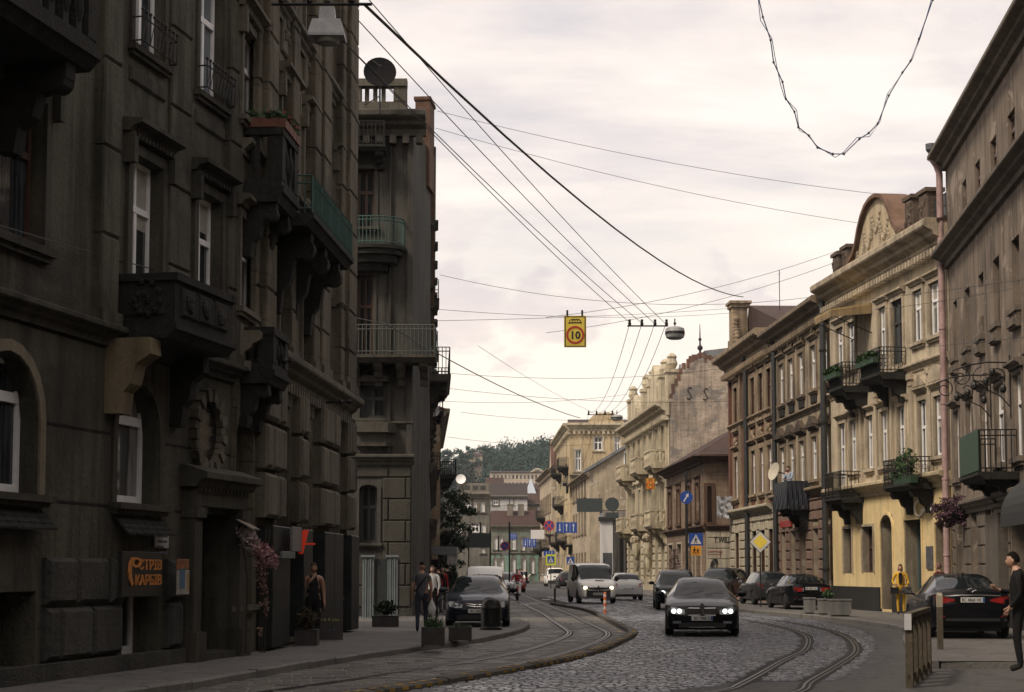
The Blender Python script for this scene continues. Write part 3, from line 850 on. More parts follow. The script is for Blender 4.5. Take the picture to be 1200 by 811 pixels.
# ------------------------------------------------------------------ left side of the street
def left_side():
 A_C=(.092, .088, .067);B_C=(.150, .133, .097)
 st_a=plaster('sooty_render', A_C, .45, .75, (.022, .021, .018), .75, bump=.6)
 tr_a=plaster('sooty_trim', (.070, .066, .053), .4, .6, (.014, .014, .012), .6, bump=.5)
 dk_a=plaster('black_crusted_stone', (.026, .025, .022), .4, .5, (.008, .008, .007), .5, bump=.7)
 st_b=plaster('ochre_sooty_render', B_C, .4, .75, (.026, .023, .018), .65, bump=.6, joints=(1.3, .9, .014, .5))
 tr_b=plaster('ochre_sooty_trim', (.145, .13, .10), .4, .6, (.020, .018, .015), .6, bump=.5)
 st_c=plaster('grey_stucco', (.070, .067, .059), .35, .7, (.020, .019, .017), .6)
 tr_c=plaster('tower_trim', (.080, .075, .063), .4, .6, (.018, .017, .014), .6, bump=.5)
 rust=plaster('rock_faced_stone', (.07, .069, .063), .5, .5, (.014, .013, .012), .6, bump=1.0)
 white=paint('white_window_paint', (.80, .80, .80), .45, var=.12)
 brown=paint('brown_window_paint', (.07, .035, .022), .5)
 darkf=paint('dark_window_paint', (.04, .04, .04), .5)
 gl=glass('window_glass');gl2=glass('curtained_glass', (.02, .025, .03), (.22, .25, .28), .6)
 iron=paint('black_iron', (.018, .017, .016), .55, .4)
 green=paint('green_balcony_paint', (.034, .085, .072), .6, .0, .35)
 roofm=plaster('tin_roof_brown', (.10, .062, .05), .3, .3)
 beige_reveal=plaster('pale_reveal_paint', (.22, .19, .135), .2, .3)
# ---------------- A: nearest dark house
 lx=lambda d:-5.24+.21*(d-30.4)
 f=Facade('apartment_building', 'nearest blackened stone apartment house with carved balcony over its oval portal niche', 'building', (lx(-60), -60), (lx(31.1), 31.1), -1)
 HA=19.0
 def row(pa, pb, yt, yb, vp=1010, **k):
  return f.op(*f.span(pa, pb, yt, yb), **k)
 _, zw1=f.uz(151, 178);_, zw0=f.uz(151, 331);_, z2=f.uz(151, 50)
 cols=[(-34, 48), (151, 187), (229, 257.5)]
 W1=[];W2=[]
 for a, b in cols:
  u0, u1, _, _=f.span(a, b, 250, 260)
  W1.append(f.op(u0, u1, zw0, zw1, depth=.17));W2.append(f.op(u0, u1, z2, z2+2.2, depth=.15))
 ue=W1[0]['u0']-3
 while ue>46:
  W1.append(f.op(ue, ue+1.2, zw0, zw1, depth=.2));W2.append(f.op(ue, ue+1.2, z2, z2+2.2, depth=.2));ue-=3
 _, ga1=f.uz(150, 446);_, ga0=f.uz(150, 590)
 G=[]
 for a, b in((-32, 45), (136, 186)):
  u0, u1, _, _=f.span(a, b, 500, 520);G.append(f.op(u0, u1, ga0, ga1, arch=True, depth=.28))
 base=f.op(*f.span(-40, 41, 695, 790), depth=.5)
 shop=f.op(*f.span(143, 186, 690, 772), depth=.45)
 du0, du1, _, dz1=f.span(222, 266, 600, 700)
 door=f.op(du0, du1, 0.12, dz1, depth=.5)
 nu0, nu1, nz0, nz1=f.span(221, 257, 450, 556)
 f.wall(0, HA, st_a);f.mass(0, HA, 9, st_a, roofm)
 for i, o in enumerate(W1):
  f.window(o, white if i in(1, 2)else brown, gl if i!=1 else gl2, .62, True, .085, (tr_a, .17, .07), (tr_a, .16, .12), (tr_a, .34, 'dentil'))
 for i, o in enumerate(W2):
  w=f.window(o, white if i else darkf, gl2 if i==2 else gl, .66, True, .085, (tr_a, .12, .05), (tr_a, .14, .1))
  m=f.mb();zt=o['z0']+.42
  for zz in(o['z0']+.04, zt):m.tube([(o['u0']-.1, .22, zz), (o['u1']+.1, .22, zz)], .014, 4)
  for u in(o['u0']-.1, o['u1']+.1):
   for zz in(o['z0']+.04, zt):m.tube([(u, 0, zz), (u, .22, zz)], .014, 4)
  k=9
  for i2 in range(k+1):
   u=o['u0']-.1+(o['u1']-o['u0']+.2)*i2/k
   m.tube([(u, .22, o['z0']+.04), (u, .22, zt+.1)], .012, 4);m.ball((u, .22, zt+.12), .03, seg=6, rings=4)
   if i2<k:m.tube([(u, .22, o['z0']+.04), (u+(o['u1']-o['u0']+.2)/k, .22, zt)], .009, 3)
  m.build('flower_rail', iron, w)
 for i, o in enumerate(G):
  w=f.window(o, white, gl, 0.70, False, .12, (beige_reveal if i==0 else tr_a, .16, .035), (tr_a, .2, .1))
  m=f.mb()
  for r_ in range(3):
   for t in range(6):
    u=o['u0']-.1+t*(o['u1']-o['u0']+.2)/6
    m.prism([(.02+.07*r_, ga0-.2-.08*r_), (.02+.07*r_+.12, ga0-.3-.08*r_), (.02+.07*r_+.12, ga0-.33-.08*r_), (.02+.07*r_, ga0-.24-.08*r_)], u+.01, u+(o['u1']-o['u0']+.2)/6-.01)
  m.build('tiled_ledge', dk_a, w)
 w=f.window(base, darkf, gl, 0, True, .07);m=f.mb()
 m.box(base['u1']-2.0, base['u1']-1.3, -.42, -.40, base['z0']+.5, base['z1']-.35);m.build('poster', paint('poster_orange', (.25, .07, .03), .6, var=.5, scale=3), w)
 _, c1=f.uz(60, 372);_, c0=f.uz(60, 387)
 f.cornice(0, f.L, c0, (c1-c0)+.12, .28, tr_a, 'string_course')
 f.cornice(0, f.L, HA-.9, .9, .7, tr_a, 'cornice', .2)
 _, ch=f.uz(151, 60);
 m=f.mb()
 for z in(ga1-.9, ga1-2.0, ga1+.4):
  for a, b in f.free(0, f.L, z, z+.03, .2):m.box(a, b, -.01, .012, z, z+.035)
 f.build(m, 'render_joint', dk_a)
 ua, ub, _, _=f.span(110, 131, 200, 210)
 f.pilaster(ua, ub, c1+.12, HA-1, .16, st_a, joints=1.35)
 ua2, ub2, _, _=f.span(262, 276, 200, 210)
 f.pilaster(ua2, ub2, c1+.12, HA-1, .14, st_a, joints=1.35)
 ua3, ub3, _, _=f.span(196, 221, 200, 210)
 f.pilaster(ua3, ub3, c1+.12, HA-1, .06, st_a, cap=False, joints=1.35)
 for o in W1:m=f.mb();m.bbox(o['u0']-.1, o['u1']+.1, -.01, .05, zw1+1.15, z2-.35, .03);f.build(m, 'panel', tr_a)
 _, rz=f.uz(100, 652)
 f.rustic(60, du0-.45, 0.25, rz, 1.05, .78, .13, rust, gap=.05, bev=.06, margin=.14, rough=.25)
 m=f.mb();m.box(0, du0-.5, -.01, .17, 0, .24)
 m2=m;f.build(m, 'plinth', rust)
 w=f.window(shop, white, gl, 0, True, .12);m=f.mb();m.box(shop['u0']-.1, shop['u1']+.1, -.4, .18, shop['z0']-.2, shop['z0']);m.build('step', rust, w)
 m=f.mb();pw=.34
 for a in(du0-pw-.02, du1+.02):
  m.box(a, a+pw, 0, .24, 0, dz1+.1);m.box(a-.05, a+pw+.05, 0, .32, 0, .5);m.box(a-.04, a+pw+.04, 0, .3, dz1-.1, dz1+.08)
 m.box(du0-pw, du1+pw, 0, .26, dz1+.1, dz1+.42)
 m.prism([(0, dz1+.42), (.3, dz1+.42), (.36, dz1+.52), (.5, dz1+.56), (.5, dz1+.66), (.1, dz1+.8), (0, dz1+.8)], du0-pw-.15, du1+pw+.15)
 for i in range(14):
  u=du0-pw+i*(du1-du0+2*pw)/14;m.box(u+.03, u+.11, .2, .32, dz1+.34, dz1+.418)
 f.build(m, 'portal', tr_a)
 m=f.mb();t0=-.44
 m.box(du0+.01, du1-.01, t0-.06, t0, .12, dz1-.01)
 for a, b in((du0+.08, (du0+du1)/2-.04), ((du0+du1)/2+.04, du1-.08)):
  for p, q in((.3, 1.2), (1.3, 2.6), (2.7, dz1-.15)):
   if q>p:m.bbox(a+.05, b-.05, t0-.01, t0+.04, p, q, .03)
 dr=f.build(m, 'door', paint('dark_door_wood', (.012, .009, .008), .6, var=.1))
 m=f.mb();m.ball(((du0+du1)/2+.1, t0+.07, 1.25), .035, seg=8, rings=5);m.build('handle', paint('brass', (.3, .2, .08), .4, .9), dr)
 m=f.mb();m.box(du0-.1, du1+.1, -.4, .25, 0, .118);f.build(m, 'step', rust)
 cu, cz=(nu0+nu1)/2, (nz0+nz1)/2;ru, rzz=(nu1-nu0)/2*.72, (nz1-nz0)/2*.70
 m=f.mb();n=26
 for k in range(n):
  g0, g1=2*math.pi*k/n, 2*math.pi*(k+1)/n-.03
  R1=1.42 if k%2 else 1.36
  m.prism([(cu+ru*q*math.cos(g), cz+rzz*q*math.sin(g))for q, g in((1.0, g0), (R1, g0), (R1, g1), (1.0, g1))], -.01, .16 if k%2 else .12, 'y')
 for sx in(-1, 1):
  for k in range(10):
   g=k*.7;rr=.02+.02*k;m.ball((cu+sx*ru*.95+rr*math.cos(g), .16, cz-rzz*1.5+rr*math.sin(g)), .05, .06, .05, 6, 4)
 nc=f.build(m, 'niche_ring', tr_b)
 m=f.mb();m.prism([(cu+ru*math.cos(2*math.pi*k/24), cz+rzz*math.sin(2*math.pi*k/24))for k in range(24)], .003, .02, 'y')
 m.build('pane', paint('niche_dark_glass', (.012, .011, .01), .25), nc)
 m=f.mb()
 for du in(-.34, .34):
  c=cu+du*1.9;m.box(c-.09, c+.09, -.01, .2, dz1+.85, c0-.5)
 0 and f.build(m, 'colonnette', tr_a)
 b0, _=f.uz(205, 350, 1.0);b1, _=f.uz(273, 372, 1.0);_, bz=f.uz(205, 379, 1.0);_, bt=f.uz(205, 319, 1.0)
 f.balcony(b0, b1, bz, 1.0, bt-bz, dk_a, dk_a, 'panel', 0, 1.15, .22)
 m=f.mb();zs=bz-.24;
 prof=[(-.01, zs), (.72, zs), (.74, zs-.25), (.5, zs-.4), (.42, zs-.7), (.3, zs-.82), (.26, zs-1.15), (-.01, zs-1.15)]
 m.prism(prof, b0-.28, b0+.12);f.build(m, 'console', plaster('pale_worn_stone', (.20, .165, .105), .45, .5, (.03, .028, .022), .5))
 m=f.mb();m.prism([(v*.8, z)for v, z in prof], b1-.25, b1);f.build(m, 'console', dk_a)
 e1, _=f.uz(113, 66, 1.15);_, ez=f.uz(113, 62, 1.15)
 f.balcony(e1-3.3, e1, ez, 1.15, 1.0, dk_a, dk_a, 'stone', 2, 1.2, .25)
 def board(name, label, cat, pa, pb, yt, yb, mat, v=.05, th=.03, group=None, fac=f):
  u0, u1, z0, z1=fac.span(pa, pb, yt, yb, v)
  m=fac.mb();m.bbox(u0, u1, v-th, v, z0, z1, .006)
  o=m.build(name, mat);o.matrix_world=fac.world();tag(o, label, cat, group);return o, (u0, u1, z0, z1)
 sgn, (u0, u1, z0, z1)=board('shop_sign', 'black board with orange lettering over the basement shop door', 'sign', 143, 190, 646, 700, paint('sign_black', (.012, .012, .011), .5), .2, .08)
 org=paint('orange_letters', (.50, .19, .045), .5, var=.3)
 def lettering(parent, fac, txt, h, u, z, v, mat, wid=None, name='lettering', align='CENTER', bold=.015):
  m=fac.mb();ys=m.ys;m.ys=1.0
  text_mesh(m, txt, h, (u, v*ys, z), (1, 0, 0)if ys<0 else(-1, 0, 0), (0, 0, 1), .02, align, bold, wid)
  return m.build(name, mat, parent)
 W=u1-u0;Hh=z1-z0
 lettering(sgn, f, 'СТРІВ', Hh*.22, u0+W*.68, z0+Hh*.60, .205, org, W*.58)
 lettering(sgn, f, 'КАРБІВ', Hh*.22, u0+W*.64, z0+Hh*.26, .205, org, W*.66)
 m=f.mb()
 oc=(u0+W*.32, z0+Hh*.76)
 for k in range(20):
  g0, g1=math.pi*2*k/20, math.pi*2*(k+1)/20
  m.prism([(oc[0]+W*q*math.cos(g), oc[1]+Hh*.9*q*math.sin(g))for q, g in((.07, g0), (.125, g0), (.125, g1), (.07, g1))], .2, .225, 'y')
 pts=[(.22, .88), (.15, .75), (.13, .55), (.15, .38), (.22, .24), (.25, .30), (.21, .45), (.20, .6), (.21, .72)]
 m.prism([(u0+W*a, z0+Hh*b)for a, b in pts], .2, .222, 'y')
 m.build('emblem', org, sgn)
 pw_=paint('plaque_white', (.38, .40, .40), .4);tx=paint('plaque_text', (.05, .06, .10), .5)
 o, (u0, u1, z0, z1)=board('wall_plaque', 'small white plaque with dark lines of text above the orange lettered sign', 'plaque', 182, 198, 622, 642, pw_)
 m=f.mb()
 for k, (a, b)in enumerate(((.1, .9), (.2, .85), (.1, .6), (.3, .9))):m.box(u0+(u1-u0)*a, u0+(u1-u0)*b, .05, .055, z1-.1-k*.09, z1-.06-k*.09)
 m.build('lettering', tx, o)
 o, (u0, u1, z0, z1)=board('poster', 'pale printed notice with blue picture beside the dark house door', 'poster', 208, 222, 668, 697, paint('poster_pale', (.30, .28, .25), .6, var=.3, scale=4), .35, .02)
 m=f.mb();m.box(u0+.08, u0+(u1-u0)*.6, .35, .354, z0+.1, z0+.42);m.build('picture', paint('poster_blue', (.06, .13, .22), .6, var=.6), o)
 m=f.mb();m.box(u1-.1, u1-.03, .35, .354, z0+.05, z1-.05);m.build('strip', paint('poster_ochre', (.3, .2, .06), .6), o)
 o, _=board('poster', 'small red and yellow sticker above the pale notice by the door', 'poster', 208, 222, 655, 667, paint('poster_red', (.25, .09, .03), .6, var=.8, scale=7), .35, .02)
 o, _=board('sticker', 'tiny yellow sticker on the rock faced wall right of the shop sign', 'sticker', 184, 188, 692, 698, paint('sticker_yellow', (.35, .3, .04), .6), .16, .02)
# ---------------- B
 bx=lambda d:-4.26+.0625*(d-43)
 f=Facade('apartment_building', 'tall sooty ochre apartment house with pilasters and a green meshed balcony', 'building', (bx(31.0), 31.0), (bx(43.7), 43.7), -1)
 HB=21.0
 def zr(r, px=353):
  return f.uz(px, 667-r*(725-px))[1]
 cols=[(279, 298), (326, 340), (353, 366), (390, 398.5)]
 rows=[]
 for ci, (a, b)in enumerate(cols):
  u0, u1, _, _=f.span(a, b, 380, 390)
  lv=[(.69, .93), (1.20, 1.45), (1.70, 1.98)]if ci==0 else[(.63, .887), (1.17, 1.427), (1.70, 1.97)]
  for li, (lo, hi)in enumerate(lv):
   rows.append((ci, li, f.op(u0, u1, zr(lo), zr(hi), depth=.15)))
  g=f.op(u0-.02, u1+.06, .9 if ci!=1 else .15, zr(.43), arch=(ci in(0, 2)), depth=.4);rows.append((ci, 9, g))
 f.wall(0, HB, st_b);f.mass(0, HB, 9, st_b, roofm)
 for ci, li, o in rows:
  if li==9:f.window(o, darkf, gl, .7, True, .1, None, (tr_b, .14, .1));continue
  f.window(o, white if(ci in(1, 2)and li==0)or(ci==0)else brown, gl2 if(ci+li)%3==0 else gl, .64, True, .085, (tr_b, .15, .06), (tr_b, .15, .1), (tr_b, .26, 'plain' if li==0 else 'dentil'))
 for ci, li, o in rows:
  m=f.mb()
  if li==1:
   z=o['z1']+.75;m.bbox(o['u0']-.1, o['u1']+.1, -.01, .07, z, z+1.3, .03)
   for k in range(26):m.ball((rnd.uniform(o['u0'], o['u1']), .08, z+rnd.uniform(.15, 1.15)), rnd.uniform(.05, .11), .05, rnd.uniform(.05, .12), 6, 4)
  if li==0:
   z=o['z0']-1.0
   for k in range(6):
    u=o['u0']+k*(o['u1']-o['u0'])/6;m.bbox(u+.02, u+.16, -.01, .08, z, z+.7, .02)
  if m.f:f.build(m, 'relief_panel', tr_b)
 _, k0=f.uz(340, 667-.535*385);k1=zr(.59, 340)
 f.cornice(0, f.L, k0+.1, .55, .42, tr_b, 'string_course', .14)
 f.cornice(0, f.L, HB-1.1, 1.1, .9, tr_b, 'cornice', .2)
 f.cornice(0, f.L, zr(1.10), .3, .22, tr_b, 'string_course')
 f.cornice(f.span(300, 420, 300, 310)[0], f.L, zr(1.62), .35, .25, tr_b, 'string_course')
 for a, b, p in((302, 313, .12), (314, 325, .26), (343, 350, .2), (369, 378, .24), (379, 388, .3), (401, 409, .24), (410, 419, .34)):
  u0, u1, _, _=f.span(a, b, 300, 310, p);u1=min(u1, f.L)
  f.pilaster(u0, u1, k0+.66, HB-1.15, p, st_b, joints=1.0)
 f.rustic(.2, f.L-.05, 2.5, k0+.05, 1.3, .95, .26, tr_b, gap=.09, bev=.07, margin=.12)
 m=f.mb();us=f.span(300, 418, 690, 700)
 for a, b in f.free(us[0], f.L, .1, 2.4, .05):
  n=max(1, int((b-a)/.9))
  for i in range(n):m.bbox(a+i*(b-a)/n+.01, a+(i+1)*(b-a)/n-.01, -.01, .32, .05, 2.4, .02)
 f.build(m, 'shop_cladding', paint('black_polished_stone', (.016, .019, .020), .55, var=.6, scale=2.5, spec=.2))
 b0=.25;b1, _=f.uz(348, 200, .72);_, bz=f.uz(330, 218, .72);_, bt=f.uz(330, 148, .72)
 bal=f.balcony(b0, b1, bz, .72, bt-bz, dk_a, dk_a, 'stone', 2, 1.0, .3)
 g0, _=f.uz(366, 230, .95);g1, _=f.uz(412, 280, .95);_, gz=f.uz(366, 250, .95);_, gt=f.uz(366, 205, .95)
 gb=f.balcony(g0, g1, gz, .95, gt-gz, dk_a, green, 'iron', 3, 1.6, .25)
 m=f.mb()
 m.box(g0+.3, g1-.02, .92, .935, gz+.04, gt-.06);m.box(g1-.02, g1-.005, .1, .91, gz+.04, gt-.06)
 m.build('mesh_screen', paint('green_mesh', (.045, .10, .09), .7, var=.4, scale=12), gb)
 c0_, _=f.uz(290, 390, .8);c1_, _=f.uz(301, 395, .8);_, cz_=f.uz(290, 408, .8);_, ct_=f.uz(290, 352, .8)
 f.balcony(.2, max(1.6, c1_), cz_, .6, ct_-cz_, dk_a, dk_a, 'stone', 2, .8, .25)
 fb=[]
 plant=leaves('box_plants', (.02, .045, .018), (.06, .10, .04));terr=paint('terracotta', (.14, .05, .034), .8, var=.3)
 flow=paint('red_flowers', (.35, .06, .04), .7)
 for i in range(6):
  L=(b1-b0)/4;u=b0+(i+.5)*L
  t=thing('flower_box', 'terracotta flower box on the upper stone balcony rail', 'flower box', f.world()@(Vector((u, -.68, bt))if i<4 else Vector((b0+.05, -(.15+.32*(i-4)), bt))), math.atan2(f.u.y, f.u.x)+(0 if i<4 else math.pi/2), 'flower boxes on the stone balcony')
  m=MB();m.box(-L*.45, L*.45, -.1, .1, .002, .17);m.build('trough', terr, t)
  m=MB();m.leafs((0, 0, .24), (L*.45, .14, .14), 60, .06);m.build('foliage', plant, t, recalc=False)
  m=MB();m.leafs((0, -.02, .28), (L*.4, .12, .1), 14, .04);m.build('blossom', flow, t, recalc=False)
 red=paint('red_neon', (.55, .035, .015), .5, emit=.10, var=.05)
 t=thing('neon_sign', 'small glowing red bracket sign over the dark cafe entrance', 'sign', f.world()@Vector((f.span(326, 327, 640, 641)[0], 0, 0)), math.atan2(f.u.y, f.u.x))
 _, q0=f.uz(330, 648, .5);_, q1=f.uz(330, 618, .5)
 m=f.mb();H=q1-q0
 m.prism([(.42, q0), (.5, q0), (.62, q1), (.5, q1)], 0, .06);m.prism([(.25, q0+H*.38), (.75, q0+H*.38), (.75, q0+H*.46), (.45, q0+H*.46), (.42, q1*.5+q0*.5+.1), (.3, q0+H*.8), (.25, q0+H*.8)], 0, .06)
 m.build('symbol', red, t)
 m=f.mb();m.tube([(.03, 0, q1+.05), (.03, .8, q1+.05)], .02, 6);m.tube([(.03, .55, q1+.05), (.03, .55, q1-.02)], .01, 4);m.build('bracket', iron, t)
 board('notice_board', 'upright white notice board beside the red neon sign', 'sign', 343, 354, 617, 646, paint('board_grey', (.16, .165, .17), .5, var=.3), .5, .05, fac=f)
 board('notice_board', 'small grey green plate below the red neon sign', 'sign', 331, 346, 646, 654, paint('board_greygreen', (.10, .13, .12), .5, var=.3), .5, .05, fac=f)
 for(px, py, fc)in((300, 425, 1), (382, 472, 1)):
  u, z=f.uz(px, py, .1)
  t=thing('wire_anchor', 'iron wall anchor holding a span wire on the ochre house', 'wall anchor', f.world()@Vector((u, -.1, z)), math.atan2(f.u.y, f.u.x), 'wire anchors on the house fronts')
  m=MB();m.box(-.15, .15, .06, .1, -.15, .15);m.tube([(0, .06, 0), (.0, -.7, .03)], .03, 6);m.ball((0, -.35, .015), .07, seg=7, rings=5);m.ball((0, -.55, .02), .06, seg=7, rings=5);m.build('hook', iron, t)
# ---------------- C: corner tower house
 f=Facade('corner_house', 'grey corner house with rounded balconies, roof balustrade and brick chimney', 'building', (-10.5, 57), (-3.36, 57), -1)
 def zc(py):return f.uz(450, py)[1]
 HT=zc(142)
 ops=[f.op(*f.span(418, 439, 198, 266), depth=.3), f.op(*f.span(418, 437, 322, 416), depth=.3), f.op(*f.span(421, 442, 568, 636), arch=.5, depth=.3), f.op(*f.span(422, 452, 452, 490), depth=.2), f.op(*f.span(421, 434, 165, 166.5), depth=.1)]
 ops.pop();f.ops=ops
 f.wall(0, HT, st_c);
 for i, o in enumerate(ops):
  f.window(o, [brown, brown, darkf, darkf][i], [gl2, gl, gl, gl][i], .62, True, .09, (st_c, .12, .05), (tr_c, .15, .1))
 k_=f.sub((-3.36, 57), (-2.98, 61.5), -1)
 k_.wall(0, HT, st_c)
 g=f.sub((-2.98, 61.5), (-4.75, 100), -1)
 zop=[]
 for i in range(9):
  u=3+i*4.3
  for za in(1.0, zc(490), zc(400), zc(290)):zop.append(g.op(u, u+1.2, za, za+2.1, depth=.25))
 g.wall(0, HT, st_c, name='wall')
 for o in zop:g.window(o, darkf, gl, .65, True, .09, (tr_c, .12, .06), (tr_c, .15, .1), (tr_c, .3, 'plain'))
 f.mass(0, HT, 3.5, st_c, roofm);g.mass(0, HT, 6, st_c, roofm)
 us=f.span(440, 484, 600, 610)
 _, zt=f.uz(470, 548)
 f.rustic(f.span(415, 416, 600, 610)[0], f.L, .3, zt, 1.15, .72, .06, plaster('ashlar_block', (.058, .055, .046), .35, .3, stain_amt=.35, bump=.5), gap=.035, bev=.025, margin=.18)
 m=f.mb();m.box(0, f.L+.05, -.01, .12, 0, .28);f.build(m, 'plinth', rust)
 f.cornice(0, f.L+.1, zc(545), .35, .3, tr_c, 'string_course');f.cornice(0, f.L+.05, zc(470)-.9, .2, .15, tr_c, 'string_course')
 f.cornice(0, f.L+.45, HT-.55, .8, .75, tr_c, 'cornice', .22);g.cornice(-.02, g.L, HT-.55, .8, .2, tr_c, 'cornice')
 g.cornice(0, g.L, zc(545), .35, .3, tr_c, 'string_course')
 m=f.mb()
 for a, b in((456, 458), (477, 484)):
  u0, u1, _, _=f.span(a, b, 350, 360);m.box(u0, u1, -.01, .12, zt+.4, HT-.7)
 f.build(m, 'pilaster', st_c)
 zb_=HT+.26;ZT=zc(97);m=f.mb()
 u1=f.span(478, 479, 110, 111)[0]
 for z0, z1, t in((zb_, zb_+.3, .34), (ZT-.25, ZT, .42)):
  m.box(0, u1, .1, .1+t, z0, z1)
  n=0
  for k in range(n):
   g0_, g1_=math.pi/2*k/n, math.pi/2*(k+1)/n
   m.prism([(u1-.8+q*math.sin(a_), -.36+q*math.cos(a_))for q, a_ in((.8-t, g0_), (.8, g0_), (.8, g1_), (.8-t, g1_))], z0, z1, 'z')
 for k in range(22):
  u=.2+k*(u1-.8)/22;m.box(u, u+.14, .16, .32, zb_+.3, ZT-.25)
 for u in(u1-.46, u1-2.0, u1-4.4):m.bbox(u, u+.45, .08, .46, zb_+.3, ZT-.25, .02)
 f.build(m, 'balustrade', plaster('parapet_stone', (.125, .115, .095), .4, .5, (.03, .028, .024), .5))
 brick=plaster('chimney_brick', (.14, .085, .06), .4, .3, (.04, .03, .025), .4, joints=(.26, .085, .012, .55))
 m=k_.mb();uu=3.3
 m.box(uu, uu+1.3, -.4, .12, HT-1.5, zc(86));m.box(uu-.05, uu+1.35, -.45, .17, zc(86)+.002, zc(86)+.12)
 k_.build(m, 'chimney', brick)
 m=g.mb();m.box(3.5, 4.4, -.01, .14, zt+2, HT-.58);g.build(m, 'pier', brick)
 def round_bal(pxl, pxr, ys, yr, proj, slab, rm, vert=True):
  u0, u1, z0, z1=f.span(pxl, pxr, yr, ys);c=(u0+u1)/2;r=(u1-u0)/2
  m=f.mb();n=14
  pts=[(c-r*math.cos(math.pi*k/n), proj*math.sin(math.pi*k/n)**.7)for k in range(n+1)]
  for k, (za, zb2, kk)in enumerate(((z0-.12, z0, 1.04), (z0-.3, z0-.122, .96), (z0-.55, z0-.302, .8), (z0-.8, z0-.552, .5))):
   m.prism([(c+(x-c)*kk, max(-.01, y*kk))for x, y in pts], za, zb2, 'z')
  o=f.build(m, 'balcony', slab)
  m=f.mb()
  for zz in(z0+.08, z1-.12, z1):m.tube([(x, y, zz)for x, y in pts], .02, 4)
  tot=26
  for i in range(tot+1):
   t=i/tot*n;k=min(n-1, int(t));q=t-k
   x, y=pts[k][0]+(pts[k+1][0]-pts[k][0])*q, pts[k][1]+(pts[k+1][1]-pts[k][1])*q
   m.tube([(x, y, z0), (x, y, z1)], .016, 4)
  m.build('railing', rm, o)
 round_bal(400, 474, 292, 260, 1.0, dk_a, green)
 pale=paint('pale_green_rail', (.075, .09, .078), .6, var=.35)
 u0, _, z0, z1=f.span(405, 484, 386, 420)
 f.balcony(u0, f.L+.8, z0, 1.1, z1-z0, tr_c, pale, 'iron', 4, .7, .25)
 g.balcony(.1, 6.5, z0+.004, .72, z1-z0, tr_c, pale, 'iron', 3, .7, .25)
 u0, u1, z0, z1=f.span(418, 456, 448, 492)
 m=f.mb();m.prism([(u0, -.01), (u1+.3, -.01), (u1, .5), (u0, .5)], z0-.45, z0-.15, 'z');m.prism([(u0, -.01), (u1+.2, -.01), (u1-.1, .3), (u0, .3)], z0-.9, z0-.452, 'z')
 m.prism([(u0, -.01), (u1+.2, -.01), (u1-.05, .35), (u0, .35)], z1, z1+.2, 'z');f.build(m, 'bay_ledge', tr_c)
 u0, u1, z0, z1=f.span(405, 452, 160, 176);f.balcony(u0, u1, z0, .8, .8, dk_a, iron, 'iron', 2, .5, .2)
 for(u, z, pr)in((14, zc(330), .3), (20, zc(215), .35), (24, zc(390), .6), (9, zc(455), .2), (30, zc(480), .5)):
  g.balcony(u, u+3, z, pr, .9, dk_a, iron, 'iron', 2, .6, .25)
 def dish(p, r, face, label, mat, group=None):
  t=thing('satellite_dish', label, 'satellite dish', p, 0, group)
  m=MB();q=Vector(face).normalized().to_track_quat('Z', 'Y').to_matrix().to_4x4();m.xf=Matrix.Translation((0, 0, r*1.4))@q
  m.lathe([(0.001, 0), (r*.4, r*.03), (r*.75, r*.10), (r, r*.2), (r*1.01, r*.17), (r*.75, r*.07), (r*.4, 0), (0.001, -.03*r)], (0, 0, 0), 24)
  m.build('reflector', mat, t, smooth=True)
  m=MB();m.xf=Matrix.Translation((0, 0, r*1.4))@q
  for a in(0, 2.1, 4.2):m.tube([(r*.95*math.cos(a), r*.95*math.sin(a), r*.18), (0, 0, r*.85)], .012, 4)
  m.ball((0, 0, r*.85), r*.09, seg=8, rings=5);m.build('feed_arm', iron, t)
  m=MB();m.tube([(0, .05, -.6), (0, .05, r*1.4)], .035, 6);m.tube([(0, .05, 0), (-.5, .05, -.3)], .02, 5);m.build('mast', iron, t)
  return t
 dm=paint('dish_dark', (.012, .012, .013), .9, var=.2, spec=.1)
 p=at(445, 112, 55.6);dish(p, .54, (.1, -1, .25), 'large dark satellite dish above the balustrade of the corner house', dm)
 p=at(507, 492, 74);dish(p, .32, (.75, -1, .2), 'small pale satellite dish on the side of the corner house', paint('dish_pale', (.28, .28, .29), .5))
# ---------------- houses further up on the left
 f=Facade('terraced_house', 'crumbling ochre house with little balconies just beyond the corner house', 'building', (-4.35, 103), (-6.0, 134), -1)
 st_d=plaster('ochre_crumbling', (.20, .15, .10), .4, .5, (.04, .035, .03), .5, patch=(.28, .24, .2), patch_amt=.6)
 zop=[]
 for i in range(7):
  for za in(.9, 4.4, 8.0):zop.append(f.op(1.5+i*4.2, 2.7+i*4.2, za, za+2, depth=.2))
 f.wall(0, 11.3, st_d);f.mass(0, 11.3, 9, st_d, plaster('red_tile_roof', (.20, .065, .045), .3, .2), slope=1.5)
 for o in zop:f.window(o, white, gl, .65, True, .09, (tr_b, .14, .06), (tr_b, .15, .1))
 f.cornice(0, f.L, 10.6, .7, .6, tr_b);f.cornice(0, f.L, 3.7, .3, .3, tr_b, 'string_course')
 for u, z, pr in((2, 7.4, 1.0), (8, 4.0, 1.1), (12, 7.4, .9), (19, 4.0, 1.1)):f.balcony(u, u+3, z, pr, .95, dk_a, iron, 'iron', 2, .6, .25)
 f=Facade('terraced_house', 'low grey plastered house half hidden by the street tree', 'building', (-6.3, 136), (-9.6, 185), -1)
 zop=[f.op(2+i*4.5, 3.2+i*4.5, za, za+1.9, depth=.2)for i in range(9)for za in(.9, 4.3)]
 f.wall(0, 8.0, st_c);f.mass(0, 8.0, 9, st_c, roofm, slope=2.2)
 for o in zop:f.window(o, white, gl, .65, True, .1)
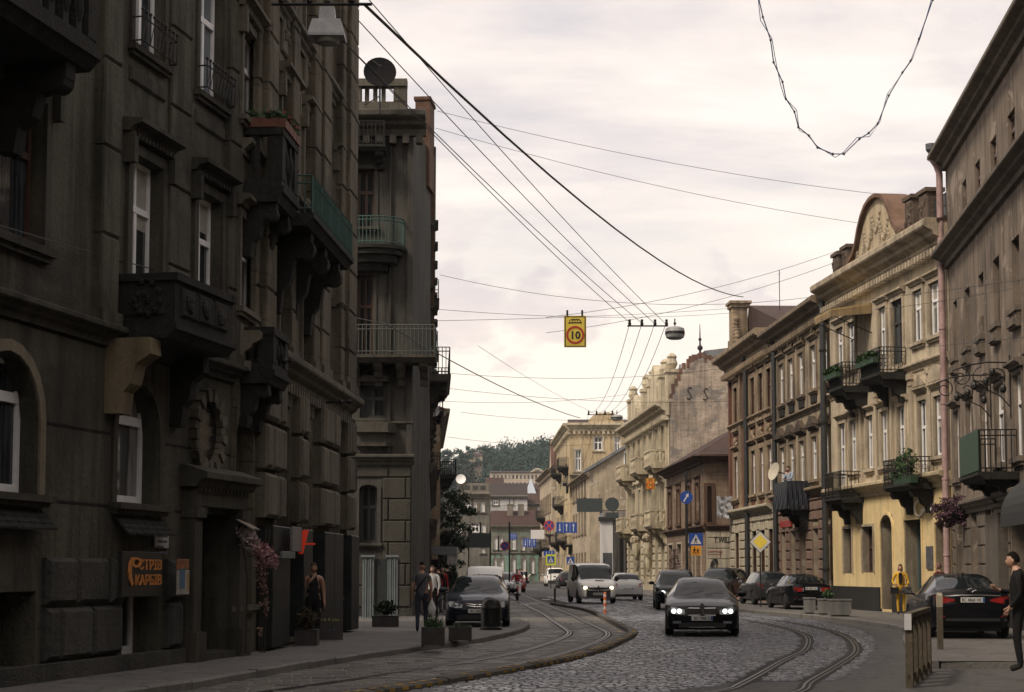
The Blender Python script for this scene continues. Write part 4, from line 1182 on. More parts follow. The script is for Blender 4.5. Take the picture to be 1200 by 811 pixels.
 f.cornice(0, f.L, 7.5, .5, .5, tr_b)
# ------------------------------------------------------------------ right side of the street
def right_side():
 white=paint('white_window_paint', (.80, .80, .80), .45, var=.12)
 brown=paint('brown_window_paint', (.07, .035, .022), .5)
 darkf=paint('dark_window_paint', (.04, .04, .04), .5)
 gl=glass('window_glass');gl2=glass('curtained_glass', (.02, .025, .03), (.22, .25, .28), .6)
 iron=paint('black_iron', (.018, .017, .016), .55, .4)
 roofb=plaster('tin_roof_rust', (.055, .033, .028), .35, .4, rough=.75)
 roofg=plaster('tin_roof_grey', (.20, .21, .22), .3, .4, rough=.6)
 dk=plaster('black_crusted_stone', (.042, .039, .034), .4, .5, (.012, .011, .01), .5, bump=.7)
 out={}
# ---- R9 nearest brown-grey house (runs out of the frame)
 rx=lambda d:13.5+.11*(d-47)
 st9=plaster('grey_brown_render', (.215, .175, .14), .35, .8, (.06, .05, .042), .6, patch=(.30, .25, .21), patch_amt=.2)
 tr9=plaster('grey_brown_trim', (.16, .135, .11), .3, .5, (.05, .042, .035), .5)
 f=Facade('apartment_building', 'long brown grey apartment house at the right edge with slit windows and a pink downpipe', 'building', (rx(56.3), 56.3), (rx(-60), -60), -1)
 f.sgn=1
 zt=f.uz(1105, 188)[1]
 H9=zt
 rows=[]
 def band(lst, yref, d=.22, w=None):
  """windows listed as (pxl, pxr, ytop, ybot) ; heights from each one's own pixels"""
  r=[]
  for a, b, yt, yb in lst:
   u0, u1, z0, z1=f.span(a, b, yt, yb, pref='m');r.append([u0, u1, z0, z1])
  return r
 zA0, zA1=f.uz(1145, 258)[1], f.uz(1145, 193)[1]
 attic=band([(1128, 1132.5, 218, 260), (1143, 1149, 193, 258), (1161, 1168, 160, 220), (1181, 1190, 130, 190)], 0)
 mid=band([(1117.5, 1122, 354, 420), (1131, 1137, 338, 410), (1147, 1153, 320, 395), (1164, 1171.5, 300, 375), (1186, 1195, 277, 357)], 0)
 low=band([(1119, 1125, 480, 560), (1134, 1140, 471, 556), (1151, 1158, 462, 555), (1167, 1178, 450, 548), (1189, 1199, 438, 535)], 0)
 def level(rws):
  z0=sorted(r[2]for r in rws)[len(rws)//2];z1=sorted(r[3]for r in rws)[len(rws)//2];return z0, z1
 ops=[]
 stp=(mid[-1][0]-mid[0][0])/4
 for nm, rws in(('a', attic), ('m', mid), ('l', low)):
  z0, z1=level(rws)
  ws=[r[0]for r in rws];k=1
  wd=.95
  for r in rws:ops.append((nm, f.op(r[0], max(r[1], r[0]+.8), z0, z1, depth=.22 if nm=='m' else .1)))
  u=rws[-1][0]+abs(stp)
  while u<64:
   ops.append((nm, f.op(u, u+wd, z0, z1, depth=.22)));u+=abs(stp)
 gz=level(low)[0]-1.2
 for a, b in((1122, 1131), (1140, 1147), (1157, 1164)):
  u0, u1, z0, z1=f.span(a, b, 615, 690, pref='m');ops.append(('g', f.op(u0, u1, 1.0, 3.3, depth=.35)))
 u0, u1, _, _=f.span(1186, 1230, 640, 650);ops.append(('d', f.op(u0, u0+2.4, .05, 3.0, depth=.5)))
 f.wall(0, H9, st9);f.mass(0, H9, 10, st9, roofb, slope=2.5)
 cross_house=f.sub((rx(-60), -60), (-32, -60), 1);cross_house.wall(0, H9, st9, name='unseen_cross_wall');cross_house.mass(0, H9, 9, st9, roofb)  # unseen cross house behind the camera, added to darken reflections in car paint
 for nm, o in ops:
  f.window(o, {'l':white, 'm':darkf, 'a':brown, 'g':darkf, 'd':darkf}[nm], gl2 if nm=='l' else gl, .66 if nm!='g' else 0, nm not in 'm', .08, (tr9, .1, .04)if nm in 'lg' else None, (tr9, .16, .14)if nm in 'ml' else None, (tr9, .25, 'plain')if nm=='l' else None)
  if nm=='m':
   m=f.mb();m.box(o['u0']-.06, o['u1']+.06, -.01, .13, o['z0']-.55, o['z0']-.25);m.box(o['u0']+.05, o['u1']-.05, -.01, .2, o['z0']-.5, o['z0']-.3);f.build(m, 'sill_block', tr9)
 c0=f.uz(1105, 322)[1]
 f.cornice(0, f.L, c0, .55, .55, tr9, 'cornice');f.cornice(0, f.L, gz, .4, .3, tr9, 'string_course');f.cornice(0, f.L, H9-.5, .55, .6, tr9, 'eaves')
 f.rustic(0, 64, .6, gz-.1, 1.3, .55, .05, tr9, gap=.045, bev=.02, margin=.1)
 m=f.mb();m.box(0, f.L, -.01, .1, 0, .58);f.build(m, 'plinth', dk)
 pink=paint('pink_pipe_paint', (.36, .245, .235), .5, var=.35, scale=4)
 u, _=.1, 0;p=f.world()@Vector((.12, f.side*.22, 0))
 t=thing('downpipe', 'pale pink rain downpipe between the yellow house and the brown grey house', 'downpipe', p)
 m=MB();m.tube([(0, 0, .3), (0, 0, zt-.6), (-.1, -.0, zt-.3), (-.25, 0, zt-.1), (-.25, 0, zt+.15)], .11, 10)
 for z in(2, 4.5, 7, 9.5, 12):m.lathe([(.11, z), (.135, z), (.135, z+.08), (.11, z+.08)], seg=10)
 m.build('pipe', pink, t, smooth=True)
 m=MB();m.lathe([(.11, 0), (.19, .1), (.2, .3), (.16, .3)], (-.25, 0, zt+.1), 10);m.build('hopper', paint('grey_tin', (.10, .11, .12), .5, .5), t)
 u0, u1, z0, z1=f.span(1126, 1148, 508, 553, 1.0, pref='b')
 gr=paint('green_panel', (.022, .055, .030), .6, var=.3)
 b=f.balcony(min(u0, u1), max(u0, u1), z0, 1.0, 1.1, dk, iron, 'iron', 2, .5, .2)
 m=f.mb();m.box(min(u0, u1)+.03, max(u0, u1)-.03, 1.02, 1.035, z0+.04, z0+1.12);m.build('panel', gr, b)
 for(px, py, L)in((1161, 440, 1.5), (1184, 425, 1.5)):
  u, z=f.uz(px, py, 0)
  t=thing('sign_bracket', 'lower scrolled wrought iron bracket on the brown grey house' if px<1170 else 'upper scrolled wrought iron bracket on the brown grey house', 'bracket', f.world()@Vector((u, f.side*.02, z)), math.atan2(f.u.y, f.u.x), 'scrolled wall brackets')
  m=f.mb();r_=.022
  m.tube([(0, 0, .2), (0, 0, -1.5)], r_, 5);m.tube([(0, 0, 0), (0, L*.4, .02), (0, L*.75, -.06), (0, L, -.2)], r_, 5)
  def scroll(cy, cz, R0, turns, a0, sg):
   pts=[]
   for k in range(int(turns*12)+1):
    a=a0+sg*k/12*2*math.pi;rr=R0*(1-.75*k/(turns*12));pts.append((0, cy+rr*math.cos(a), cz+rr*math.sin(a)))
   m.tube(pts, r_*.7, 4)
  scroll(L*.85, -.38, .26, 1.3, 1.6, 1);scroll(L*.45, -.42, .34, 1.2, 1.4, -1);scroll(L*.2, -.35, .24, 1.1, 0, 1)
  m.tube([(0, 0, -1.2), (0, .25, -.9), (0, .55, -.75), (0, L*.62, -.45)], r_*.8, 5)
  m.build('scrollwork', iron, t)
  m=f.mb()
  for y_, z_ in((L*.62, -.62), (L*.3, -.25), (L*.42, -.5), (L*.12, -.7)):m.ball((0, y_, z_), .09, .09, .12, 7, 5)
  m.build('rosette', iron, t)
 u0, _=f.uz(1172, 580, 1.25);aw=paint('awning_dark', (.02, .021, .022), .8, var=.3)
 t=thing('awning', 'dark barrel shaped shop awning at the right edge', 'awning', f.world()@Vector((u0, 0, f.uz(1172, 604, 1.25)[1])), math.atan2(f.u.y, f.u.x))
 m=f.mb();n=8
 pts=[(1.25*math.cos(math.pi/2*k/n), 1.0*math.sin(math.pi/2*k/n))for k in range(n+1)]
 m.prism([(.01, 0)]+pts[:1]+pts[1:-1]+[(.01, 1.0)], 0, 3.2);m.build('canvas', aw, t)
 m=f.mb();m.box(0, 3.2, 1.2, 1.255, -.28, -.004);m.build('valance', aw, t)
 m=f.mb();u0, u1, _, _=f.span(1168, 1184, 640, 700);m.box(u0, u1, -.01, .3, .0, gz-.2);m.box(u0-.05, u1+.05, -.01, .4, 0, .3);f.build(m, 'pier', plaster('entrance_pier', (.12, .105, .09), .25, .4))
 out['R9']=f
# ---- R8 yellow house with the curved pediment
 g8=lambda d:14.5-.1*(d-56)
 st8=plaster('yellow_beige_render', (.54, .465, .345), .25, .6, (.10, .08, .06), .5, patch=(.36, .31, .25), patch_amt=.5)
 gr8=plaster('fresh_yellow_paint', (.72, .56, .30), .12, .25, (.2, .15, .08), .3)
 tr8=plaster('beige_stone_trim', (.46, .39, .29), .3, .6, (.08, .065, .05), .55, bump=.4)
 f=Facade('apartment_building', 'yellow ornate house with curved garlanded pediment and arched ground floor door', 'building', (g8(69.9), 69.9), (g8(56.15), 56.15), -1)
 H8=f.uz(1100, 262)[1]
 up=[(981, 989.6, 389, 430), (994, 1003, 380, 427), (1031, 1038, 360, 420), (1046, 1059, 350, 420), (1071, 1082, 340, 401), (1090, 1103.5, 328, 394)]
 lo=[(984, 992, 499, 553), (997, 1005, 490, 553), (1016.6, 1023.5, 489, 551), (1033, 1041, 482, 548), (1053, 1061, 477, 535), (1078, 1086, 468, 552), (1096, 1107.5, 461, 534)]
 def grp(lst, kind, doors=()):
  sp=[f.span(a, b, yt, yb, pref='m')for a, b, yt, yb in lst]
  z0=sorted(s[2]for s in sp)[len(sp)//2];z1=sorted(s[3]for s in sp)[len(sp)//2]
  return[f.op(s[0], max(s[1], s[0]+.85), (z0-.55 if i in doors else z0), z1, depth=.07)for i, s in enumerate(sp)]
 U=grp(up, 'u', (2, 3));Lw=grp(lo, 'l', (0, 5))
 zg=f.uz(1040, 579)[1]
 gs=[]
 for a, b, yt, yb, ar in((989, 999, 619.5, 672, False), (1011, 1024, 617, 671, False), (1033, 1047, 603, 716, .7), (1061, 1081, 609, 700, False), (1097, 1111, 612, 700, False)):
  u0, u1, z0, z1=f.span(a, b, yt, yb, pref='m');gs.append(f.op(u0, u1, z0 if z0>.6 else .1, z1, arch=ar, depth=.45 if yb>690 else .25))
 f.wall(zg, H8, st8);f.wall(0, zg-.001, gr8, name='ground_floor_wall');f.mass(0, H8, 10, st8, roofb, slope=1.2)
 for i, o in enumerate(U):f.window(o, white if i!=3 else darkf, gl2 if i%2 else gl, .66, True, .085, (tr8, .15, .07), (tr8, .16, .12), (tr8, .22, 'plain'))
 for i, o in enumerate(Lw):f.window(o, white, gl2 if i%3==0 else gl, .64, True, .085, (tr8, .15, .07), (tr8, .16, .12), (tr8, .22, 'tri' if i in(5, )else 'round' if i==6 else 'plain'))
 for i, o in enumerate(gs):f.window(o, [brown, brown, darkf, paint('teal_door_paint', (.06, .10, .10), .5), gr8][i], [gl, gl, gl, gl, gr8][i], .55 if i<2 else 0, i<3, .09, (tr8 if i<2 else gr8, .1, .05))
 plb=plaster('black_plinth_paint', (.022, .022, .022), .4, .3)
 m=f.mb();zp=f.uz(1025, 688)[1]
 for a, b in f.free(0, f.L, 0, zp, .02):m.box(a, b, -.01, .1, 0, zp)
 f.build(m, 'plinth', plb)
 zc_=f.uz(1040, 579)[1];f.cornice(0, f.L, zc_, .5, .45, plaster('yellow_cornice', (.50, .42, .28), .2, .5), 'string_course')
 f.cornice(0, f.L, H8-.9, .95, .8, tr8, 'cornice', .16);f.cornice(0, f.L, f.uz(1100, 290)[1]-.15, .3, .22, tr8, 'string_course');f.cornice(0, f.L, f.uz(1040, 447)[1], .3, .2, tr8, 'string_course')
 for i in range(len(Lw)-1):
  a, b=Lw[i]['u1']+.2, Lw[i+1]['u0']-.2
  if b-a>.25:c=(a+b)/2;f.pilaster(c-.16, c+.16, zc_+.55, f.uz(1040, 447)[1]-.02, .1, tr8)
 pu0, _=f.uz(1001, 285);pu1, _=f.uz(1063, 240);pc=(pu0+pu1)/2;zb=H8+.05;zpk=f.uz(1040, 226)[1]
 m=f.mb();n=20;hh=zpk-zb;W=(pu1-pu0)/2
 prof=[(-1.0, 0), (-1.0, .10), (-.92, .16), (-.80, .22), (-.68, .36), (-.58, .58), (-.45, .78), (-.30, .92), (-.12, .99), (0, 1.0)]
 full=prof+[(-a, b)for a, b in prof[-2::-1]]
 m.prism([(pc+a*W, zb+b*hh)for a, b in full], -.55, .12, 'y');f.build(m, 'pediment', plaster('pediment_render', (.47, .39, .27), .22, .5, (.10, .08, .06), .5))
 m=f.mb()
 for(a0, b0), (a1, b1)in zip(full[:-1], full[1:]):
  m.prism([(pc+a0*W, zb+b0*hh), (pc+a1*W, zb+b1*hh), (pc+a1*W*1.05, zb+b1*hh+.14), (pc+a0*W*1.05, zb+b0*hh+.14)], -.75, .3, 'y')
 f.build(m, 'pediment_coping', plaster('coping_brown', (.16, .10, .07), .3, .4))
 m=f.mb()
 for k in range(5):
  c=pc+(k-2)*W*.30;dz=.72-abs(k-2)*.20
  for j in range(12):
   t=j/11;x=c+(t-.5)*W*.30;z=zb+hh*(dz-.28*math.sin(math.pi*t));m.ball((x, .14, z), .085, .07, .10, 6, 4)
  for j in range(7):m.ball((c-W*.15, .14, zb+hh*(dz-.05-j*.05)), .07-.005*j, .06, .09, 6, 4)
 f.build(m, 'garland', tr8)
 m=f.mb();ruin=plaster('ruined_parapet', (.12, .09, .07), .5, .5, (.03, .026, .022), .5, bump=.8)
 for px, hgt in((981, 1.0), (992, 1.05), (1068, 1.35), (1085, 1.25)):
  u, _=f.uz(px, 280);b_=f.mb();b_.bbox(u-.4, u+.4, -.5, .1, zb-.05, zb+hgt, .06);b_.box(u-.48, u+.48, -.55, .16, zb+hgt+.002, zb+hgt+.14)
  for k in range(10):b_.ball((u+rnd.uniform(-.35, .35), .08, zb+rnd.uniform(.15, hgt)), .12, .08, .12, 6, 4, .2)
  f.build(b_, 'parapet_block', ruin)
 m=f.mb();ua, _=f.uz(1092, 250);ub=f.L
 for k in range(14):
  u=ua+(ub-ua)*k/13;m.tube([(u, -.1, zb), (u, -.1, zb+.9)], .018, 4)
 for z in(.15, .5, .9):m.tube([(ua, -.1, zb+z), (ub, -.1, zb+z)], .02, 4)
 f.build(m, 'roof_railing', iron)
 plant=leaves('balcony_plants', (.015, .04, .012), (.05, .10, .03))
 def bal(pl, pr, ys, yr, pj, style='iron', green=0, slab=.2, sm=dk):
  u0, u1, z0, z1=f.span(pl, pr, yr, ys, pj, pref='b');b=f.balcony(u0, u1, z0, pj, max(.9, z1-z0), sm, iron, style, 2, .8, slab)
  return b, u0, u1, z0, z1
 gb=paint('green_iron', (.02, .05, .025), .6, var=.3)
 for k, (pl, pr, ys, yr)in enumerate(((972, 987, 452, 424), (1009, 1031, 436, 407))):
  b, u0, u1, z0, z1=bal(pl, pr, ys, yr, 1.0, 'ornate', 1, .25)
  m=f.mb();m.box(u0+.02, u1-.02, .97, .985, z0+.02, z0+.75);m.build('sheet_screen', gb, b)
  for e in range(3):
   L=(u1-u0)/3;t=thing('flower_box', 'green plants in a trough on the upper yellow house balcony', 'flower box', f.world()@Vector((u0+(e+.5)*L, f.side*1.14, z0+.35)), math.atan2(f.u.y, f.u.x), 'flower troughs on the upper yellow house balconies')
   m=MB();m.box(-L*.46, L*.46, -.1, .1, .002, .2);m.build('trough', gb, t)
   m=MB();m.leafs((0, 0, .3), (L*.5, .2, .2), 130, .07);m.build('foliage', plant, t, recalc=False)
 b, u0, u1, z0, z1=bal(967, 985, 583, 552, .9, 'iron')
 b, u0, u1, z0, z1=bal(1036, 1065, 566, 535, .9, 'ornate')
 t=thing('balcony_plants', 'dense climbing greenery on the first floor balcony above the arched door', 'plants', f.world()@Vector((u0+(u1-u0)*.75, f.side*.8, z0+.002)), math.atan2(f.u.y, f.u.x))
 m=MB()
 m.leafs((.1, 0, .7), (1.0, .3, .6), 420, .07);m.leafs((-.5, 0, .3), (1.5, .25, .3), 250, .07);m.build('foliage', plant, t, recalc=False)
 m=MB();m.box(-.9, .9, -.12, .12, 0, .25);m.build('trough', gb, t)
 u1, z0=f.uz(974, 371, 1.6);u0=u1-2.2;u1-=1.2
 t=thing('awning', 'tattered tan awning sticking out above the upper balcony of the yellow house', 'awning', f.world()@Vector((u0, 0, z0)), math.atan2(f.u.y, f.u.x))
 m=f.mb();m.prism([(0, .55), (1.6, .30), (1.6, .22), (0, .47)], 0, u1-u0+1.2);m.build('canvas', plaster('tan_canvas', (.42, .31, .15), .3, .5), t)
 m=f.mb();m.box(0, u1-u0+1.2, 1.55, 1.6, 0, .215);m.prism([(.02, .46), (1.549, .215), (1.549, 0), (.02, .15)], u1-u0+1.16, u1-u0+1.2);m.build('valance', plaster('tan_canvas2', (.30, .22, .12), .4, .5), t)
 m=f.mb();m.tube([(0.02, 0, -.6), (0.02, 1.45, .02)], .02, 4);m.tube([(u1-u0+1.15, 0, -.6), (u1-u0+1.15, 1.45, .02)], .02, 4);m.build('strut', iron, t)
 u0, u1, z0, z1=f.span(1066, 1100, 585, 607, .12, pref='m')
 t=thing('cafe_sign', 'thin white script lettering fixed on the yellow wall by the flower basket', 'sign', f.world()@Vector((u0, f.side*.1, z0)), math.atan2(f.u.y, f.u.x))
 m=MB();wire=paint('white_script', (.85, .83, .78), .5)
 WW=u1-u0;n=40
 pts=[]
 k_=z1-z0
 m.tube([(WW*(.30+.14*math.cos(a)), -.0, k_*(.55+.42*math.sin(a)))for a in[math.pi*(.2+1.65*i/14)for i in range(15)]], .036, 4)
 for c in range(7):
  x0=WW*(.40+c*.085);m.tube([(x0+WW*.085*i/6, 0, k_*(.35+.16*abs(math.sin(math.pi*(i/6)*(1 if c%2 else 1.5)))))for i in range(7)], .032, 4)
 m.build('lettering', wire, t)
 u0, u1, z0, z1=f.span(1085, 1092, 640, 667, .06, pref='m')
 m=f.mb();m.bbox(u0, u1, 0, .06, z0, z1, .01);o=m.build('menu_case', paint('case_grey', (.10, .10, .11), .4, var=.6, scale=8));o.matrix_world=f.world();tag(o, 'upright grey menu case on the yellow wall right of the teal door', 'menu case')
 p=f.world()@Vector((.0, f.side*.3, 0));t=thing('downpipe', 'black rain downpipe between the yellow house and the beige house', 'downpipe', p)
 m=MB();m.tube([(0, 0, .1), (0, 0, H8-.4)], .13, 10);m.build('pipe', paint('black_pipe', (.03, .033, .036), .5, var=.3), t, smooth=True)
 m=MB()
 for z in(1.5, 4.5, 7.5, 10.5):m.lathe([(.13, z), (.16, z), (.16, z+.1), (.13, z+.1)], seg=10)
 m.build('collar', iron, t)
 out['R8']=f
# ---- R7 beige house with five window bays
 g7=lambda d:16.35-.0465*d
 st7=plaster('beige_sooty_render', (.35, .29, .21), .32, .7, (.06, .05, .04), .6, patch=(.33, .29, .24), patch_amt=.4)
 tr7=plaster('beige_sooty_trim', (.24, .19, .135), .35, .6, (.05, .04, .032), .6, bump=.5)
 pk7=plaster('pinkish_rustic_stone', (.21, .145, .115), .4, .5, (.05, .04, .035), .5, bump=.5)
 f=Facade('apartment_building', 'sooty beige house with tall white windows and triangular window hoods', 'building', (g7(81.6), 81.6), (g7(70.05), 70.05), -1)
 H7=f.uz(970, 347)[1]
 zu0, zu1=f.uz(940, 463)[1], f.uz(940, 413)[1];zl0, zl1=f.uz(942, 565)[1], f.uz(942, 516)[1]
 cols=[(914, 921), (925, 931.7), (936.7, 943.6), (951, 957), (964.5, 970.5)]
 Us, Ls, Gs=[], [], []
 for a, b in cols:
  u0, u1, _, _=f.span(a, b, 450, 460);u1=u0+1.05
  Us.append(f.op(u0, u1, zu0, zu1, depth=.06));Ls.append(f.op(u0, u1, zl0, zl1, depth=.06));Gs.append(f.op(u0, u1, 1.1 if u0>3.3 or u0<2 else .1, 3.3, depth=.35))
 f.wall(0, H7, st7);f.mass(0, H7, 10, st7, roofb, slope=2.4)
 for i, o in enumerate(Us):f.window(o, white, gl2 if i%2 else gl, .66, True, .09, (tr7, .16, .07), (tr7, .16, .12), (tr7, .2, 'crest'))
 for i, o in enumerate(Ls):f.window(o, white, gl, .66, True, .09, (tr7, .16, .07), (tr7, .16, .12), (plaster('brown_hood_stone', (.085, .065, .05), .4, .4), .28, 'tri'))
 for i, o in enumerate(Gs):f.window(o, darkf, gl, .7, True, .09, (pk7, .12, .05))
 zst=f.uz(940, 585)[1]
 f.cornice(0, f.L, zst, .4, .35, tr7, 'string_course');f.cornice(0, f.L, H7-.75, .8, .75, tr7, 'cornice', .18);f.cornice(0, f.L, zu0-.95, .25, .18, tr7, 'string_course');f.cornice(0, f.L, zu1+1.15, .2, .15, tr7, 'string_course')
 for o in Us:
  m=f.mb();m.bbox(o['u0'], o['u1'], -.01, .06, zu0-.6, zu0-.2, .03);f.build(m, 'apron_panel', dk)
  m=f.mb();m.bbox(o['u0']+.1, o['u1']-.1, -.08, .02, zu1+1.45, H7-1.0, .02);f.build(m, 'attic_panel', dk)
 f.rustic(0, f.L, .7, zst-.02, .9, .42, .09, pk7, gap=.05, bev=.04, margin=.12, rough=.2)
 m=f.mb();m.box(0, f.L, -.01, .12, 0, .68);f.build(m, 'plinth', dk)
 f.pilaster(0, .35, zst+.4, H7-.8, .09, tr7, True, .5)
 m=f.mb();u0, _=f.uz(952, 330);m.box(u0, u0+1.5, -2.6, -1.2, H7+.3, H7+1.5);m.prism([(u0-.15, H7+1.5), (u0+1.65, H7+1.5), (u0+.75, H7+1.9)], -2.7, -1.0, 'y');f.build(m, 'dormer', roofb)
 u0, u1, z0, z1=f.span(909, 924, 566, 592, 1.0, pref='b')
 b=f.balcony(u0, u1, z0, 1.0, 1.0, dk, iron, 'iron', 2, .7, .2);out['tarp']=(f, u0, u1, z0)
 m=f.mb();n=16
 for(x0, y0, x1, y1)in((u0-.06, .05, u0-.06, 1.06), (u0-.06, 1.06, u1+.06, 1.06), (u1+.06, 1.06, u1+.06, .05)):
  g=[]
  for i in range(n+1):
   t=i/n;col=[]
   for k in range(6):
    w=.05*math.sin(i*1.9+k)*(1-k/6);ox=(y1-y0);oy=(x1-x0);Ln=math.hypot(ox, oy)
    col.append(m.P((x0+(x1-x0)*t-w*ox/Ln, y0+(y1-y0)*t+abs(w)*abs(oy)/Ln, z0-.15+1.2*k/5)))
   g.append(col)
  for i in range(n):
   for k in range(5):m.face((g[i][k], g[i+1][k], g[i+1][k+1], g[i][k+1]))
 m.build('tarpaulin', paint('dark_blue_tarp', (.018, .022, .032), .5, var=.4, scale=3), b)
 u, z=f.uz(915, 553, .3);t=thing('satellite_dish', 'cream satellite dish on the beige house above the tarpaulin balcony', 'satellite dish', f.world()@Vector((u, f.side*.02, z)), math.atan2(f.u.y, f.u.x))
 m=f.mb();m.xf=Matrix.Translation((0, .55, 0))@Matrix.Rotation(R(-75), 4, 'X')@Matrix.Rotation(R(20), 4, 'Y');m.lathe([(.001, 0), (.2, .02), (.42, .09), (.43, .07), (.2, -.01), (.001, -.02)], seg=18);m.build('reflector', paint('cream_dish', (.5, .46, .38), .5), t, smooth=True)
 m=f.mb();m.tube([(0, 0, -.1), (0, .5, 0)], .03, 5);m.build('mount', iron, t)
 u0, u1, z0, z1=f.span(914, 926, 610, 618, .12, pref='m');m=f.mb();m.bbox(u0, u1, .02, .12, z0, z1, .01);o=m.build('shop_sign', paint('sign_red', (.30, .035, .03), .5, var=.5, scale=6));o.matrix_world=f.world();tag(o, 'small red shop sign on the pink rusticated ground floor', 'sign')
 out['R7']=f
# ---- R6 narrow brick-coloured house with white ground floor
 g6=lambda d:16.64-.05*d
 st6=plaster('dark_red_brickwork', (.19, .095, .065), .3, .6, (.05, .04, .035), .5, joints=(.28, .09, .012, .7))
 tr6=plaster('ochre_trim', (.31, .24, .165), .35, .6, (.06, .05, .04), .55, bump=.5)
 wh6=plaster('cream_rustic_stone', (.44, .40, .31), .2, .5, (.12, .10, .08), .4)
 f=Facade('apartment_building', 'narrow dark red brick house with ochre window frames and cream ground floor', 'building', (g6(93.4), 93.4), (g6(81.75), 81.75), -1)
 H6=f.uz(880, 402)[1]
 zu0, zu1=f.uz(888, 492)[1], f.uz(888, 440)[1];zl0, zl1=f.uz(890, 578)[1], f.uz(890, 526)[1]
 Us, Ls, Gs=[], [], []
 for a, b in((861, 866), (881, 885.6), (890.5, 895.5), (900, 904.6)):
  u0, u1, _, _=f.span(a, b, 480, 490);u1=u0+1.1
  Us.append(f.op(u0, u1, zu0, zu1, depth=.06));Ls.append(f.op(u0, u1, zl0, zl1, depth=.06));Gs.append(f.op(u0, u1, 1.3, 3.5, depth=.3))
 zst=f.uz(885, 604)[1]
 f.wall(zst, H6, st6);f.wall(0, zst-.001, wh6, name='ground_floor_wall');f.mass(0, H6, 10, st6, roofb, slope=3.0)
 for i, o in enumerate(Us):f.window(o, brown, gl, .66, True, .09, (tr6, .24, .09), (tr6, .18, .14), (tr6, .25, 'crest'))
 for i, o in enumerate(Ls):f.window(o, white, gl2, .66, True, .09, (tr6, .24, .09), (tr6, .18, .14), (tr6, .25, 'crest'))
 for i, o in enumerate(Gs):f.window(o, darkf, gl, .7, True, .09, (wh6, .14, .06))
 f.cornice(0, f.L, zst, .45, .4, wh6, 'string_course');f.cornice(-.4, f.L, H6-1.0, 1.05, .9, tr6, 'cornice', .2);f.cornice(0, f.L, zl1+1.5, .3, .2, tr6, 'string_course')
 for k in range(5):
  u=[0, Us[0]['u1']+.5, Us[1]['u0']-.75, Us[1]['u1']+.42, Us[2]['u1']+.42][k];f.pilaster(u, u+.4, zst+.46, H6-1.05, .1, tr6 if k else st6)
 f.rustic(0, f.L, 1.25, zst-.02, 1.0, .45, .08, wh6, gap=.05, bev=.04, margin=.12)
 m=f.mb()
 for a, b in f.free(0, f.L, 0, 1.2, 0):m.box(a, b, -.01, .12, 0, 1.2)
 f.build(m, 'plinth', plaster('pink_plinth', (.36, .19, .15), .25, .4))
 zb=H6+.03;m=f.mb();m.prism([(.1, zb), (1.35, zb+2.7), (f.L+.1, zb+.1), (f.L+.1, zb)], -8, -.85, 'y');f.build(m, 'gable_roof', roofb)
 m=f.mb()
 m.bbox(.1, 1.5, -1.2, .1, zb, zb+.9, .04);m.bbox(.3, .7, -.8, .05, zb+.9, zb+2.6, .04);m.bbox(.9, 1.3, -.8, .05, zb+.9, zb+2.6, .04);m.box(.31, 1.29, -.7, -.05, zb+.9, zb+2.6)
 m.box(.2, 1.4, -.9, .12, zb+2.602, zb+2.8);m.box(.1, 1.5, -1.0, .2, zb+2.802, zb+2.95)
 for k in range(8):m.ball((1.75+.1*math.sin(k), -.1, zb+.5+k*.2), .2-.012*k, .2, .16, 7, 5)
 f.build(m, 'dormer', tr6)
 m=f.mb();m.tube([(4, -2, zb+1.5), (4, -2, zb+4.2)], .02, 4);m.tube([(3.7, -2, zb+4.0), (4.3, -2, zb+4.0)], .012, 4);f.build(m, 'aerial', iron)
 for px, nm, lab in((874.5, 0, 'dark rain downpipe in the middle of the red brick house'), (908, 1, 'dark rain downpipe between the red brick house and the beige house')):
  u, _=f.uz(px, 500, .2);t=thing('downpipe', lab, 'downpipe', f.world()@Vector((u, f.side*.22, 0)))
  m=MB();m.tube([(0, 0, .1), (0, 0, H6-1.2), (0.25, 0, H6-.8)]if 0 else[(0, 0, .1), (0, 0, H6-.9)], .12, 8);m.build('pipe', paint('black_pipe', (.03, .033, .036), .5, var=.3), t, smooth=True)
  m=MB();m.lathe([(.12, 0), (.2, .15), (.2, .35), (.1, .35)], (0, 0, H6-1.0), 10);m.build('hopper', iron, t)
 p=at(849, 594, 92.5);t=thing('sheet_bundle', 'crumpled pale tarpaulin bundle hanging at the far end of the red brick house', 'tarpaulin', p)
 m=MB();g=[]
 for i in range(9):
  row=[]
  for k in range(8):row.append(m.P((-.42+.84*i/8, -.15+.14*math.sin(i*1.7+k*1.3)+.06*math.sin(k*3+i), -.6+1.15*k/7+.05*math.sin(i*2))))
  g.append(row)
 for i in range(8):
  for k in range(7):m.face((g[i][k], g[i+1][k], g[i+1][k+1], g[i][k+1]))
 m.box(-.38, .38, -.05, .3, -.5, .5);m.build('sheet', paint('pale_tarp', (.42, .43, .46), .5, var=.3), t, smooth=True)
 m=MB();m.box(.38, .7, .1, .16, -.1, 0.0);m.box(-.3, .7, .1, .16, -.56, -.48);m.build('bracket', iron, t)
 out['R6']=f
# ---- R5 low brown house at the corner
 st5=plaster('brown_tuff_blocks', (.27, .20, .145), .3, .5, (.07, .05, .04), .5, patch=(.38, .33, .28), patch_amt=.1, joints=(.7, .38, .02, .55))
 tr5=plaster('brown_timber_trim', (.10, .06, .042), .35, .5)
 f=Facade('corner_house', 'low brown two storey corner house with hipped tin roof', 'building', (10.64, 117.6), (11.35, 100), -1)
 H5=f.uz(800, 545)[1];zst=f.uz(826, 622)[1]
 zl0, zl1=f.uz(800, 614)[1], f.uz(800, 572)[1]
 Us, Gs=[], []
